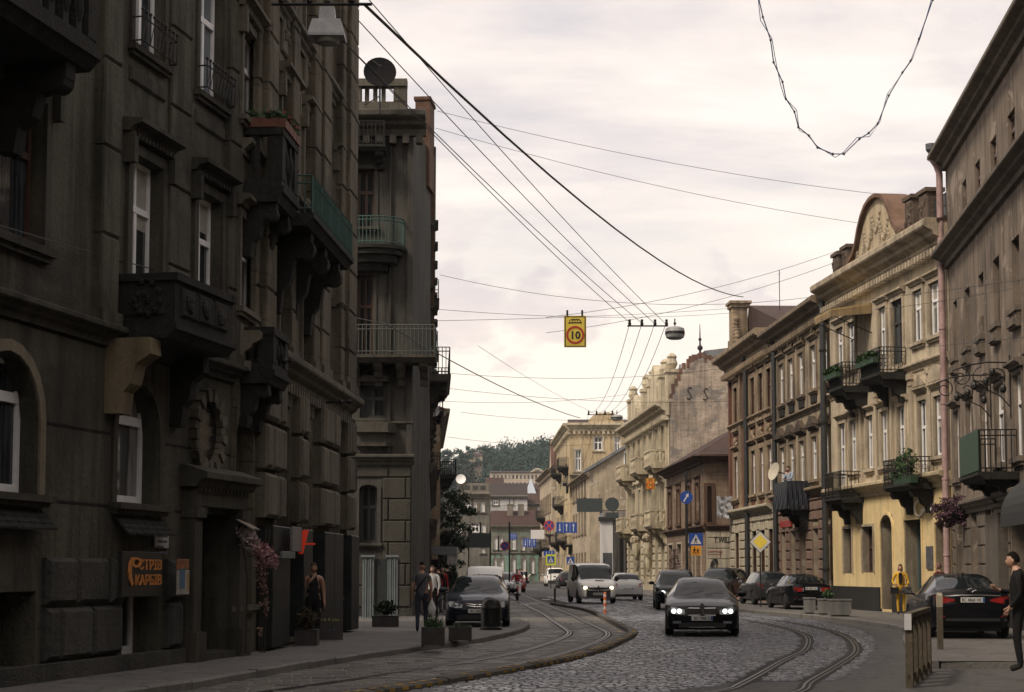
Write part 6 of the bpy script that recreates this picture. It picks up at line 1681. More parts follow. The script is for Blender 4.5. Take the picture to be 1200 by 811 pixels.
def vehicle(name, label, loc, yaw, cfg, mat, group=None, glassm=None, front='plain', plate=None, rear='plain', lights=False, scale=1.0, rim=None, cat='car', trim=None):
 t=thing(name, label, cat, loc, yaw, group);t.scale=(scale, )*3
 L=cfg['L'];H=cfg['H'];R0=cfg['R'];Ra=R0+.05;rh=cfg['rh']
 gl=glassm or MATS['car_glass'];blk=MATS['black_plastic']
 arch=[]
 for yc in cfg['wb']:arch+=[yc+Ra*math.cos(math.pi*k/8)for k in range(9)]
 ys=sorted(set([round(v, 3)for tb in('top', 'belt', 'hw', 'zl')for v, _ in cfg[tb]]+[round(a, 3)for a in arch]+[v for p in cfg['side']for v in p]+list(cfg['ws'])+list(cfg['rw'])))
 ys2=[ys[0]]
 for y in ys[1:]:
  if y-ys2[-1]>.012:ys2.append(y)
 ys=ys2
 belt_mid=lin(cfg['belt'], L*.5)
 def section(y):
  w=lin(cfg['hw'], y);b=lin(cfg['belt'], y);tp=max(lin(cfg['top'], y), b+.01);z0=lin(cfg['zl'], y)
  g=max(0.0, min(1.0, (tp-b-.06)/(H-belt_mid-.06)))
  lp=lambda a, c:a+(c-a)*g
  pts=[(0, z0), (.75*w, z0), (.94*w, z0+.03), (.99*w, z0+.22*(b-z0)), (w, z0+.6*(b-z0)), (.99*w, b-.06), (.945*w, b), (lp(.80*w, rh+.02), lp(b+(tp-b)*.55, tp-.055)), (lp(.45*w, rh*.82), tp-.012), (0, tp)]
  for yc in cfg['wb']:
   if abs(y-yc)<Ra-.001:
    za=R0+math.sqrt(Ra*Ra-(y-yc)**2)
    pts=[pts[0]]+[(x, max(z, min(za, b-.09)+(i-4)*.004))if i in(1, 2, 3, 4)else(x, z)for i, (x, z)in enumerate(pts)][1:]
  return pts
 S=[section(y)for y in ys];n=len(S[0])
 body=MB();wsm=MB();rwm=MB();sgl=[(MB(), MB())for _ in cfg['side']]
 def P(mb, i, k, sg):return mb.P((sg*S[i][k][0], ys[i]-L/2, S[i][k][1]))
 for i in range(len(ys)-1):
  ym=(ys[i]+ys[i+1])/2
  for k in range(n-1):
   for si, sg in enumerate((-1, 1)):
    mb=body
    if k in(7, 8):
     if cfg['ws'][0]<ym<cfg['ws'][1]:mb=wsm
     elif cfg['rw'][0]<ym<cfg['rw'][1]:mb=rwm
    if k==6:
     for(a, b), pr in zip(cfg['side'], sgl):
      if a<ym<b:mb=pr[si]
    a=[P(mb, i, k, sg), P(mb, i+1, k, sg), P(mb, i+1, k+1, sg), P(mb, i, k+1, sg)]
    mb.face(a)
 for i in(0, len(ys)-1):
  idx=[P(body, i, k, 1)for k in range(n)]+[P(body, i, k, -1)for k in range(n-2, 0, -1)]
  body.face(idx)
 def weld(o):
  bm=bmesh.new();bm.from_mesh(o.data);bmesh.ops.remove_doubles(bm, verts=bm.verts, dist=.0015);bmesh.ops.recalc_face_normals(bm, faces=bm.faces);bm.to_mesh(o.data);bm.free()
  o.data.polygons.foreach_set('use_smooth', [True]*len(o.data.polygons));o.data.set_sharp_from_angle(angle=R(38));return o
 bo=weld(body.build('body', mat, t))
 if wsm.f:weld(wsm.build('windscreen', gl, t))
 if rwm.f:weld(rwm.build('rear_window', gl, t))
 for pr in sgl:
  for m in pr:
   if m.f:weld(m.build('side_window', gl, t))
 hwmax=max(w for _, w in cfg['hw'])
 tyre=MATS['tyre_rubber'];rimm=rim or MATS['alloy']
 for yc in cfg['wb']:
  for sg in(-1, 1):
   xw=sg*(hwmax-.115)
   m=MB();w=.105
   m.lathe([(R0*.62, -w), (R0*.9, -w), (R0, -w*.6), (R0, w*.6), (R0*.9, w), (R0*.62, w)], (xw, yc-L/2, R0), 22, 'x')
   wh=m.build('wheel', tyre, t, smooth=50)
   m=MB();m.lathe([(R0*.63, -w*.8), (R0*.63, w*.8), (R0*.56, w*.85)], (xw, yc-L/2, R0), 18, 'x')
   xo=xw+sg*w*.75;m.lathe([(.001, -.015), (R0*.16, -.015), (R0*.16, .02), (.001, .02)], (xo, yc-L/2, R0), 10, 'x')
   for k in range(7):
    a=2*math.pi*k/7;c, s_=math.cos(a), math.sin(a)
    m.tube([(xo, yc-L/2+c*R0*.12, R0+s_*R0*.12), (xo, yc-L/2+c*R0*.6, R0+s_*R0*.6)], R0*.07, 4)
   m.build('rim', rimm, wh)
   m=MB();m.lathe([(.001, -.01), (R0*.6, -.01), (R0*.6, .0), (.001, .0)], (xw, yc-L/2, R0), 16, 'x');m.build('brake_disc', blk, wh)
 m=MB();m.box(-hwmax*.72, hwmax*.72, .25-L/2, L/2-.25, lin(cfg['zl'], 2)-.02, lin(cfg['zl'], 2)+.3);m.build('underbody', blk, t)
 def nose(x, z=None):
  x=abs(x);prev=0
  for y in[i*.01 for i in range(0, 60)]:
   if lin(cfg['hw'], y)*.985>=x and(z is None or lin(cfg['top'], y)>=z+.01):return y-L/2
  return .5-L/2
 def tail(x, z=None):
  x=abs(x)
  for y in[L-i*.01 for i in range(0, 60)]:
   if lin(cfg['hw'], y)*.985>=x and(z is None or lin(cfg['top'], y)>=z+.01):return y-L/2
  return L/2-.4
 def patch(m, xs, zt, zb, off=.012, back=False, th=.04):
  f=tail if back else nose;s_=1 if back else-1
  rows=[]
  for x, a, b in zip(xs, zt, zb):
   yt, yb=f(x, a), f(x, b)
   rows.append([m.P((x, yt+s_*off, a)), m.P((x, yb+s_*off, b)), m.P((x, yt-s_*th, a)), m.P((x, yb-s_*th, b))])
  for p, q in zip(rows[:-1], rows[1:]):
   m.face((p[0], q[0], q[1], p[1]));m.face((p[0], q[0], q[2], p[2]));m.face((p[1], q[1], q[3], p[3]))
  m.face((rows[0][0], rows[0][1], rows[0][3], rows[0][2]));m.face((rows[-1][0], rows[-1][1], rows[-1][3], rows[-1][2]))
 W_=hwmax
 hz=lin(cfg['belt'], .08)-.02
 chrome=MATS['chrome'];lens=MATS['lamp_glass'];lit=MATS['lamp_lit' if lights!='warm' else 'lamp_warm'];redl=MATS['tail_red'];amber=MATS['lamp_amber']
 for sg in(-1, 1):
  xs=[sg*W_*v for v in(.46, .58, .70, .82, .92)]
  m=MB();patch(m, xs, [hz+v for v in(-.0, .03, .055, .075, .08)], [hz+v for v in(-.11, -.12, -.115, -.09, -.02)], .012);hl=m.build('headlight', lens, t)
  if lights:
   for cx in((.60, .75)if front=='kidney' else(.68, )):
    m=MB();c=(sg*W_*cx, nose(W_*cx, hz)-.02, hz-.035)
    if front=='kidney':
     m.lathe([(.030, -.015), (.058, -.015), (.058, .01), (.030, .01)], c, 16, 'y')
     m.ball((c[0], c[1], c[2]-.01), .022, .02, .022, 8, 5)
    else:m.ball(c, .10, .045, .075, 10, 6)
    m.build('lit_ring' if front=='kidney' else 'lit_bulb', lit, hl)
  else:
   m=MB();m.ball((sg*W_*.66, nose(W_*.66, hz)-.005, hz-.035), .05, .025, .045, 8, 5);m.build('reflector', chrome, hl)
  tz=lin(cfg['belt'], L-.15)-.06
  if cfg['H']>1.75:
   m=MB();patch(m, [sg*W_*v for v in(.86, .95)], [tz+.12]*2, [tz-.32]*2, .02, True)
  elif cfg in(HATCH, SUV):
   m=MB();patch(m, [sg*W_*v for v in(.66, .78, .88, .95)], [tz-.02, tz, tz+.03, tz+.04], [tz-.19, tz-.2, tz-.2, tz-.15], .012, True)
  elif rear=='old':
   m=MB();patch(m, [sg*W_*v for v in(.42, .6, .78, .9)], [tz-.03]*4, [tz-.2]*4, .012, True)
  else:
   m=MB();patch(m, [sg*W_*v for v in(.42, .56, .72, .86, .93)], [tz-.06, tz-.03, tz-.0, tz+.02, tz+.02], [tz-.10, tz-.13, tz-.15, tz-.13, tz-.07], .012, True)
  m.build('tail_light', redl, t)
  if rear=='old':
   m=MB();patch(m, [sg*W_*v for v in(.36, .415)], [tz-.04]*2, [tz-.19]*2, .014, True);m.build('reversing_light', lens, t)
  ym=cfg['ws'][0]+.42-L/2;zb=lin(cfg['belt'], cfg['ws'][0]+.4)
  m=MB();m.ball((sg*(W_+.12), ym, zb+.085), .115, .07, .075 if cfg not in(VAN, )else .14, 10, 6);m.tube([(sg*(W_-.05), ym, zb+.01), (sg*(W_+.06), ym, zb+.05)], .025, 5)
  mi=m.build('mirror', mat if cfg is not VAN else blk, t, smooth=True)
  m=MB();m.box(sg*(W_+.12)-.085, sg*(W_+.12)+.085, ym+.062, ym+.072, zb+.04, zb+.13);m.build('mirror_glass', chrome, mi)
  for(a, b)in cfg['side'][:2]:
   m=MB();yh=b-.2-L/2;xh=sg*(lin(cfg['hw'], b-.2)+.012)
   m.box(min(xh, xh-sg*.02), max(xh, xh-sg*.02), yh, yh+.16, zb-.14, zb-.11);m.build('handle', chrome if trim is None else trim, t)
  m=MB();
  for yy in[cfg['side'][0][0]-.12]+[s_[1]+.04 for s_ in cfg['side'][:2]]:
   sec=section(yy);
   for k in(3, 4):
    x0, z0=sec[k];x1, z1=sec[k+1]
    m.poly([(sg*(x0+.002), yy-L/2, z0), (sg*(x0+.002), yy+.012-L/2, z0), (sg*(x1+.002), yy+.012-L/2, z1), (sg*(x1+.002), yy-L/2, z1)])
  m.build('door_seam', blk, t)
 z0=lin(cfg['zl'], .02)
 m=MB();patch(m, [W_*v for v in(-.62, -.3, 0, .3, .62)], [z0+v for v in(.12, .14, .14, .14, .12)], [z0+.01]*5, .008);m.build('air_intake', blk, t)
 if front=='kidney':
  for sg in(-1, 1):
   m=MB();xs=[sg*v for v in(.03, .06, .33, .40)]
   patch(m, xs, [hz+.01, hz+.045, hz+.05, hz+.01], [hz-.10, hz-.135, hz-.135, hz-.08], .02);gk=m.build('grille', chrome, t)
   m=MB();xs=[sg*v for v in(.042, .066, .332, .388)]
   patch(m, xs, [hz+.003, hz+.034, hz+.038, hz+.003], [hz-.094, hz-.124, hz-.124, hz-.075], .027);gi=m.build('grille_slats', blk, gk)
   m=MB();patch(m, [sg*v for v in(.52, .62, .72)], [z0+.17]*3, [z0+.11]*3, .012);m.build('fog_light', lens, t)
  m=MB();patch(m, [-.32, .0, .32], [z0+.03]*3, [z0+.012]*3, .02);m.build('bumper_trim', chrome, t)
  m=MB();m.lathe([(.001, -.012), (.041, -.012), (.041, .01), (.001, .01)], (0, nose(0)+.03, hz+.115), 16, 'y');em=m.build('emblem', blk, t)
  for q in range(4):
   m=MB();m.lathe([(.001, 0), (.028, 0)], (0, nose(0)+.017, hz+.115), 4, 'y', q*math.pi/2, (q+1)*math.pi/2);m.build('emblem_quarter', MATS['emblem_blue' if q%2 else 'chrome'], em)
 elif front=='wide':
  m=MB();patch(m, [-.36, -.2, 0, .2, .36], [hz+.0, hz+.02, hz+.03, hz+.02, hz+.0], [hz-.03, hz-.10, hz-.12, hz-.10, hz-.03], .014);gk=m.build('grille', blk, t)
  m=MB()
  for dz in(.0, -.055):patch(m, [-.33, -.1, 0, .1, .33], [hz+dz+.012, hz+dz-.01, hz+dz-.012, hz+dz-.01, hz+dz+.012], [hz+dz-.006, hz+dz-.03, hz+dz-.034, hz+dz-.03, hz+dz-.006], .022)
  m.build('chrome_bar', chrome, gk)
  m=MB()
  for x in(-.035, .035):m.box(x-.01, x+.01, nose(0)-.035, nose(0)-.02, hz-.07, hz+.02)
  m.box(-.03, .03, nose(0)-.035, nose(0)-.02, hz-.035, hz-.018);m.build('emblem', chrome, gk)
 elif front=='diamond':
  m=MB();patch(m, [-.44, -.2, 0, .2, .44], [hz-.03, hz-.02, hz-.02, hz-.02, hz-.03], [hz-.12, hz-.13, hz-.13, hz-.13, hz-.12], .014);gk=m.build('grille', blk, t)
  m=MB();c=nose(0)-.03;
  for(s0, s1)in(((0, .13), (.075, 0)), ((.075, 0), (0, -.13)), ((0, -.13), (-.075, 0)), ((-.075, 0), (0, .13))):m.tube([(s0[0], c, hz-.08+s0[1]), (s1[0], c, hz-.08+s1[1])], .018, 4)
  m.build('emblem', chrome, gk)
  m=MB();patch(m, [W_*v for v in(-.93, -.6, 0, .6, .93)], [hz-.16]*5, [z0+.02]*5, .02);m.build('bumper', MATS['grey_plastic'], t)
  m=MB();m.box(-.1, .32, nose(0)+.38, nose(0)+.52, lin(cfg['top'], .45)+.0, lin(cfg['top'], .45)+.012);m.build('bonnet_scoop', blk, t)
 else:
  m=MB();patch(m, [-.38, 0, .38], [hz+.0]*3, [hz-.09]*3, .012);m.build('grille', blk, t)
 m=MB();a, b=cfg['ws']
 for x in(-.45, .1):m.tube([(x, a+.03-L/2, lin(cfg['top'], a)+.02), (x+.5, a+.2-L/2, lin(cfg['top'], a+.2)+.012)], .005, 3)
 m.build('wiper', blk, t)
 def plate_at(y, z, txt, back, w=.52, h=.112):
  m=MB();s_=1 if back else-1
  m.box(-w/2, w/2, min(y, y+s_*.02), max(y, y+s_*.02), z-h/2, z+h/2);p=m.build('number_plate', MATS['plate_white'], t)
  m=MB();m.box(-w/2*s_-(0 if-s_<0 else .0), -w/2*s_+.045*s_, y+s_*.02, y+s_*.0215, z-h/2+.006, z+h/2-.006)if s_>0 else m.box(w/2-.045, w/2, y-.0215, y-.02, z-h/2+.006, z+h/2-.006)
  m.build('plate_band', MATS['emblem_blue'], p)
  if txt:
   m=MB();text_mesh(m, txt, h*.68, (.02, y+s_*.022, z-h*.34), (1, 0, 0)if s_<0 else(-1, 0, 0), (0, 0, 1), .003, 'CENTER', .02, w*.84);m.build('plate_text', MATS['plate_text'], p)
 if plate is not None:
  pz=hz-.21 if front=='kidney' else hz-.2 if front!='diamond' else z0+.16
  plate_at(nose(.2)-.022, pz, plate, False)
 tz=lin(cfg['belt'], L-.15)
 if rear!='none':
  zt=tz-.13 if cfg is SEDAN else tz-.35
  plate_at(tail(.2)+.006, zt, plate or 'BC 0415 AI', True)
  if cfg is SEDAN:
   if rear!='old':
    m=MB();patch(m, [-.62, -.3, 0, .3, .62], [tz-.025, tz-.012, tz-.008, tz-.012, tz-.025], [tz-.052, tz-.04, tz-.036, tz-.04, tz-.052], .018, True);m.build('boot_trim', chrome, t)
    m=MB();yy=tail(0, tz+.04)+.01
    for sg in(-1, 1):m.tube([(0, yy, tz+.035), (sg*.05, yy, tz+.075), (sg*.10, yy, tz+.085)], .012, 4)
    m.tube([(.1*math.cos(a), yy-.005, tz+.065+.06*math.sin(a))for a in[i*math.pi/6 for i in range(13)]], .008, 4)
    m.build('emblem', chrome, t)
   else:
    m=MB();m.box(-.66, .66, L/2-.34, L/2-.12, tz+.17, tz+.20)
    for x in(-.55, .55):m.box(x-.03, x+.03, L/2-.28, L/2-.18, tz+.07, tz+.17)
    m.build('boot_spoiler', mat, t)
   m=MB();patch(m, [W_*v for v in(-.8, -.4, 0, .4, .8)], [.46]*5, [.40]*5, .012, True);m.build('rear_bumper_strip', blk, t)
   for sg in(-1, 1):
    m=MB();patch(m, [sg*W_*v for v in(.66, .82)], [.52]*2, [.49]*2, .014, True);m.build('reflector', redl, t)
  else:
   m=MB();patch(m, [W_*v for v in(-.85, -.4, 0, .4, .85)], [.60]*5, [.34]*5, .02, True);m.build('rear_bumper', MATS['grey_plastic']if cfg['H']>1.75 else mat, t)
   m=MB();yy=L/2-(.05 if cfg['H']>1.75 else .15);m.tube([(0, yy+.03, tz+.12), (.4, yy+.0, tz+.2)], .01, 4);m.build('rear_wiper', blk, t)
 m=MB();m.tube([(0, L*.72-L/2, lin(cfg['top'], L*.72)), (0, L*.72+.1-L/2, lin(cfg['top'], L*.72)+.09)], .018, 4);m.build('aerial', blk, t)
 return t
def vehicles():
 def cp(name, c, rough=.3, metal=0.0):
  return paint(name, c, .35, metal, .03, coat=.36, scale=1.5, spec=.05)
 black=cp('black_car_paint', (.004, .0045, .006));blue=cp('dark_blue_car_paint', (.006, .009, .018));silver=cp('silver_car_paint', (.45, .46, .47), .35, .3);wht=cp('white_car_paint', (.9, .9, .89), .4);char=cp('charcoal_car_paint', (.03, .032, .036));red=cp('red_car_paint', (.25, .02, .02))
 m, nt, b=nodes_of('car_glass');b.inputs['Base Color'].default_value=(.010, .014, .016, 1);b.inputs['Roughness'].default_value=.02;b.inputs['Specular IOR Level'].default_value=.34;MATS['car_glass']=m
 paint('black_plastic', (.012, .012, .012), .6);paint('grey_plastic', (.03, .03, .032), .65);paint('tyre_rubber', (.012, .012, .012), .85);paint('alloy', (.35, .35, .36), .35, .8);paint('chrome', (.55, .55, .56), .15, 1.0, .02)
 paint('lamp_glass', (.22, .24, .25), .08, .3, .1);paint('tail_red', (.22, .012, .012), .15, 0, .1, coat=.6);paint('lamp_amber', (.4, .15, .02), .2);paint('plate_white', (.62, .62, .60), .4, var=.05);paint('plate_text', (.02, .02, .022), .5);paint('emblem_blue', (.03, .10, .30), .3)
 paint('lamp_lit', (1, .98, .92), .3, emit=1.0, var=.01);paint('lamp_warm', (1, .72, .42), .3, emit=2.6, var=.01)
 G=lambda px, py, z=.032:gnd(px, py, z)
 def put(px, d, z=.032):
  p=at(px, 700, d);return Vector((p.x, d, z))
 def hd(dx, dy):
  return math.atan2(dx, -dy)
 fr='cars driving in the street';pk='cars parked along the kerbs'
 p=put(821.5, 42.3+2.45);vehicle('car', 'black saloon with bright ringed headlights driving towards the camera in mid road', p, hd(-.10, -1), SEDAN, black, fr, front='kidney', plate='BC 7988 EX', lights=True)
 p=put(560.5, 46.3+2.2, PAVE+.002);vehicle('car', 'dark blue saloon parked on the left pavement behind the domed black bin', p, hd(.01, -1), SEDAN, blue, pk, front='wide', plate='BC 2461 BP', scale=.955)
 p=put(568, 72, .004);vehicle('van', 'white small van parked behind the dark blue saloon', p, hd(.03, -1), dict(MINIVAN, ws=(.8, 1.28)), wht, pk, cat='van', plate='', scale=1.0)
 p=put(693, 83+2.4);vehicle('van', 'silver and black van with warm headlights coming down the street', p, hd(.10, -1), VAN, cp('van_silver_paint', (.85, .85, .83), .35, .1), fr, front='diamond', plate='BC 5127 CA', lights='warm', cat='van')
 p=put(731, 92+2.1);vehicle('car', 'silver hatchback driving away beside the oncoming van', p, hd(-.05, 1), HATCH, silver, fr)
 p=put(649, 167+2);vehicle('van', 'small white van driving away far up the street', p, hd(-.06, 1), MINIVAN, wht, fr, cat='van')
 p=put(664, 150+2);vehicle('car', 'dark hatchback driving away between the two vans', p, hd(-.05, 1), HATCH, charm(cp), fr)
 p=put(611, 208);vehicle('car', 'distant white hatchback coming down the street', p, hd(.06, -1), HATCH, wht, fr)
 p=put(590, 118, .004);vehicle('car', 'pale grey car standing beyond the parked white van', p, hd(.05, -1), HATCH, silver, pk)
 p=put(601, 128, .004);vehicle('car', 'dark red car coming behind the scooter rider', p, hd(.05, -1), HATCH, red, fr)
 p=put(792, 70+2.2);vehicle('car', 'black off-road car close behind the ringed headlight saloon', p, hd(-.05, -1), SUV, black, fr, lights=True, plate='BC 3390 EB')
 p=put(846, 86, PAVE+.002);vehicle('car', 'dark estate car parked by the red brick house with its windscreen turned to the road', p, hd(-.42, -1), SUV, char, pk)
 p=put(935, 66.3+2.2, PAVE+.002);vehicle('car', 'old black saloon with boot spoiler parked behind the concrete planters', p, hd(-.07, 1), SEDAN, black, pk, rear='old', plate='BC 8043 AC', scale=.94)
 p=put(897, 77, PAVE+.002);vehicle('car', 'dark hatchback parked in front of the old spoilered saloon', p, hd(-.07, 1), HATCH, char, pk)
 p=put(1120, 38.4+2.4, PAVE+.002);vehicle('car', 'black saloon with chrome boot strip parked on the right pavement', p, hd(.105, 1), SEDAN, black, pk, plate='BC 4868 HK', scale=1.0)
def charm(cp):return cp('graphite_car_paint', (.02, .021, .023))
# ------------------------------------------------------------------ people
SKEL=[('pelvis', None), ('waist', 'pelvis'), ('chest', 'waist'), ('neckb', 'chest'), ('neck', 'neckb'), ('skull', 'neck'), ('shL', 'neckb'), ('elL', 'shL'), ('wrL', 'elL'), ('paL', 'wrL'), ('shR', 'neckb'), ('elR', 'shR'), ('wrR', 'elR'), ('paR', 'wrR'), ('hipL', 'pelvis'), ('knL', 'hipL'), ('anL', 'knL'), ('toL', 'anL'), ('hipR', 'pelvis'), ('knR', 'hipR'), ('anR', 'knR'), ('toR', 'anR')]
BASE=dict(pelvis=(0, 0, .96), waist=(0, -.005, 1.10), chest=(0, 0, 1.28), neckb=(0, .015, 1.45), neck=(0, .005, 1.52), skull=(0, -.01, 1.58), shL=(-.18, .01, 1.42), elL=(-.235, .03, 1.14), wrL=(-.24, -.05, .90), paL=(-.24, -.075, .83), shR=(.18, .01, 1.42), elR=(.235, .03, 1.14), wrR=(.24, -.05, .90), paR=(.24, -.075, .83), hipL=(-.095, 0, .92), knL=(-.105, -.02, .51), anL=(-.105, .03, .10), toL=(-.115, -.13, .045), hipR=(.095, 0, .92), knR=(.105, -.02, .51), anR=(.105, .03, .10), toR=(.115, -.13, .045))
RAD=dict(pelvis=(.155, .115), waist=(.14, .105), chest=(.165, .12), neckb=(.085, .075), neck=(.055, .058), skull=(.052, .055), sh=(.068, .068), el=(.046, .046), wr=(.03, .026), pa=(.036, .02), hip=(.095, .10), kn=(.062, .065), an=(.043, .046), to=(.042, .03))
def person(label, loc, yaw, H=1.75, pose=None, mats=None, hair='short', group=None, sleeves='long', legs='long', broad=1.0, look=0.0, seated=False, bag=None):
 """body local space: facing -y, x to the person's left in view; one continuous skinned body, hair as a child"""
 J=dict(BASE);J.update(pose or{})
 k=H/1.75
 verts=[];rad=[];idx={};edges=[];names=[]
 for nme, par in SKEL:
  p=J[nme];idx[nme]=len(verts);verts.append(tuple(c*k for c in p));names.append(nme)
  r=RAD.get(nme)or RAD[nme[:-1]]
  rad.append((r[0]*k*(broad if nme in('pelvis', 'waist', 'chest')else 1), r[1]*k*(broad if nme in('pelvis', 'waist', 'chest')else 1)))
  if par:edges.append((idx[par], idx[nme]))
 for s_ in('L', 'R'):
  w=Vector(verts[idx['wr'+s_]]);p=Vector(verts[idx['pa'+s_]]);d=(p-w).normalized()
  side=Vector((0, 1, 0))-d*d.y
  side=side.normalized()if side.length>.05 else Vector((1, 0, 0));pal=d.cross(side)*(1 if s_=='L' else-1)
  for fi, (o, ln)in enumerate(((-.027, .066), (-.009, .076), (.009, .072), (.026, .056))):
   a=p+side*o*k+d*.01*k;b=a+d*ln*.5*k+pal*.006*k;c=b+d*ln*.45*k+pal*.022*k
   i0=len(verts);verts+=[tuple(a), tuple(b), tuple(c)];rad+=[(.0095*k, )*2, (.009*k, )*2, (.0075*k, )*2];names+=['pa'+s_]*3
   edges+=[(idx['pa'+s_], i0), (i0, i0+1), (i0+1, i0+2)]
  a=w+d*.025*k-side*.03*k;b=a+d*.035*k-side*.022*k;c=b+d*.03*k-side*.004*k+pal*.012*k
  i0=len(verts);verts+=[tuple(a), tuple(b), tuple(c)];rad+=[(.012*k, )*2, (.0105*k, )*2, (.0085*k, )*2];names+=['pa'+s_]*3
  edges+=[(idx['wr'+s_], i0), (i0, i0+1), (i0+1, i0+2)]
 me=bpy.data.meshes.new('person');me.from_pydata(verts, edges, [])
 ob=bpy.data.objects.new('person', me);COL.objects.link(ob)
 md=ob.modifiers.new('skin', 'SKIN');md.use_smooth_shade=True
 if not me.skin_vertices:
  bm=bmesh.new();bm.from_mesh(me);bm.verts.layers.skin.verify();bm.to_mesh(me);bm.free()
 for i, sv in enumerate(me.skin_vertices[0].data):
  sv.radius=rad[i];sv.use_root=(i==0)
 sub=ob.modifiers.new('subd', 'SUBSURF');sub.levels=1;sub.render_levels=1
 dg=bpy.context.evaluated_depsgraph_get();dg.update()
 nm=bpy.data.meshes.new_from_object(ob.evaluated_get(dg));bpy.data.objects.remove(ob);bpy.data.meshes.remove(me)
 skin, top, leg, shoe=mats['skin'], mats['top'], mats['legs'], mats['shoe']
 V=[Vector(v)for v in verts]
 segs=[(names[b]if names[b]else '', V[a], V[b])for a, b in edges]
 def nearest(p):
  best=None
  for nme, a, b in segs:
   d=b-a;t=max(0, min(1, (p-a).dot(d)/max(1e-9, d.length_squared)));q=(p-(a+d*t)).length
   if best is None or q<best[0]:best=(q, nme, t)
  return best[1], best[2]
 bm=bmesh.new();bm.from_mesh(nm)
 for f in bm.faces:
  nme, t=nearest(f.calc_center_median());b=nme[:2]
  mi=1
  if nme in('neck', 'skull'):mi=1 if(nme=='neck' and t<.30 and sleeves!='none')else 0
  elif b in('wr', 'pa'):
   mi=0 if(b=='pa' or sleeves!='long' or t>.93)else 1
  elif b=='el':mi=1 if(sleeves=='long' or(sleeves=='short' and t<.62))else 0
  elif b=='sh':mi=1 if sleeves!='none' or t<.45 else 0
  elif b in('hi', 'kn'):mi=2
  elif b=='an':mi=2 if(legs=='long' or t<.05)else 0
  elif b=='to':mi=3
  elif nme=='pelvis':mi=2
  elif nme=='waist':mi=1 if t>.3 or mats.get('untucked', True)else 2
  f.material_index=mi;f.smooth=True
 hc=Vector(J['skull'])*k+Vector((0, -.012, .065))*k
 rot=Matrix.Rotation(look, 3, 'Z');seg, rg=18, 14;grid=[]
 for i in range(rg+1):
  th=math.pi*i/rg;row=[]
  for j in range(seg):
   ph=2*math.pi*j/seg
   x, y, z=math.sin(th)*math.cos(ph), math.sin(th)*math.sin(ph), math.cos(th)
   sx, sy, sz=.074, .094, .118
   if z<0:sx*=1-.30*(-z)**1.3;sy*=1-.12*(-z)
   q=Vector((x*sx, y*sy-(.012 if z<-.2 else 0), z*sz))
   if y<-.75 and-.42<z<.22:
    w=max(0, 1-abs(x)/.26)*max(0, 1-abs(z+.16)/.34);q.y-=.030*w
   if y<-.55 and .1<z<.28 and .15<abs(x)<.55:q.y+=.008
   if y<-.6 and z<-.75:q.y-=.006
   row.append(bm.verts.new(hc+(rot@q)*k))
  grid.append(row)
 hf=[]
 for i in range(rg):
  for j in range(seg):
   l=(j+1)%seg
   try:f=bm.faces.new((grid[i][j], grid[i][l], grid[i+1][l], grid[i+1][j]));f.material_index=0;f.smooth=True
   except Exception:pass
 def blob(c, r, mi, n=6):
  g=[]
  for i in range(5):
   th=math.pi*i/4
   g.append([bm.verts.new(hc+(rot@(Vector(c)+Vector((math.sin(th)*math.cos(2*math.pi*j/n)*r[0], math.sin(th)*math.sin(2*math.pi*j/n)*r[1], math.cos(th)*r[2]))))*k)for j in range(n)])
  for i in range(4):
   for j in range(n):
    f=bm.faces.new((g[i][j], g[i][(j+1)%n], g[i+1][(j+1)%n], g[i+1][j]));f.material_index=mi;f.smooth=True
 for sx in(-1, 1):
  blob((sx*.031, -.083, .012), (.011, .006, .006), 4);blob((sx*.076, .01, -.012), (.010, .02, .031), 0);blob((sx*.031, -.087, .034), (.018, .004, .004), 4)
 blob((0, -.087, -.058), (.022, .006, .006), 5)
 bmesh.ops.recalc_face_normals(bm, faces=bm.faces)
 mi_=[f.material_index for f in bm.faces]
 bm.to_mesh(nm);bm.free()
 nm.materials.clear()
 for m in(skin, top, leg, shoe, MATS['eye_dark'], MATS['lip']):nm.materials.append(m)
 nm.polygons.foreach_set('material_index', mi_);nm.update()
 o=bpy.data.objects.new('person', nm);COL.objects.link(o);o.location=loc;o.rotation_euler=(0, 0, yaw);tag(o, label, 'person', group)
 hm=mats['hair'];m=MB();c=hc
 rows=[]
 low={'short':-.05, 'long':-.95, 'bob':-.7, 'cap':.42}[hair]
 for i in range(9):
  row=[]
  for j in range(18):
   ph=2*math.pi*j/18;y=math.sin(ph)
   back=(y+1)/2
   zlim=(.50 if y<-.35 else(.50+(low-.50)*min(1, (y+.35)/.6))if hair not in('long', 'bob')else(.5 if y<-.55 else low))
   if hair=='short' and y>.2:zlim=-.25
   th=math.acos(max(-1, min(1, zlim)))*i/8
   x, yy, z=math.sin(th)*math.cos(ph), math.sin(th)*math.sin(ph), math.cos(th)
   bump=1.09+.03*math.sin(j*5.1+i*3.7)
   if hair in('long', 'bob')and z<0:q=Vector((math.cos(ph)*.085, max(-.03, math.sin(ph)*.10)+.01, z*(.24 if hair=='long' else .15)))
   else:q=Vector((x*.075*bump, yy*.096*bump+.004, z*.120*bump))
   row.append(m.P(c+(rot@q)*k))
  rows.append(row)
 for i in range(8):
  for j in range(18):l=(j+1)%18;m.face((rows[i][j], rows[i][l], rows[i+1][l], rows[i+1][j]))
 m.build('hair' if hair!='cap' else 'cap', hm, o, smooth=60)
 return o
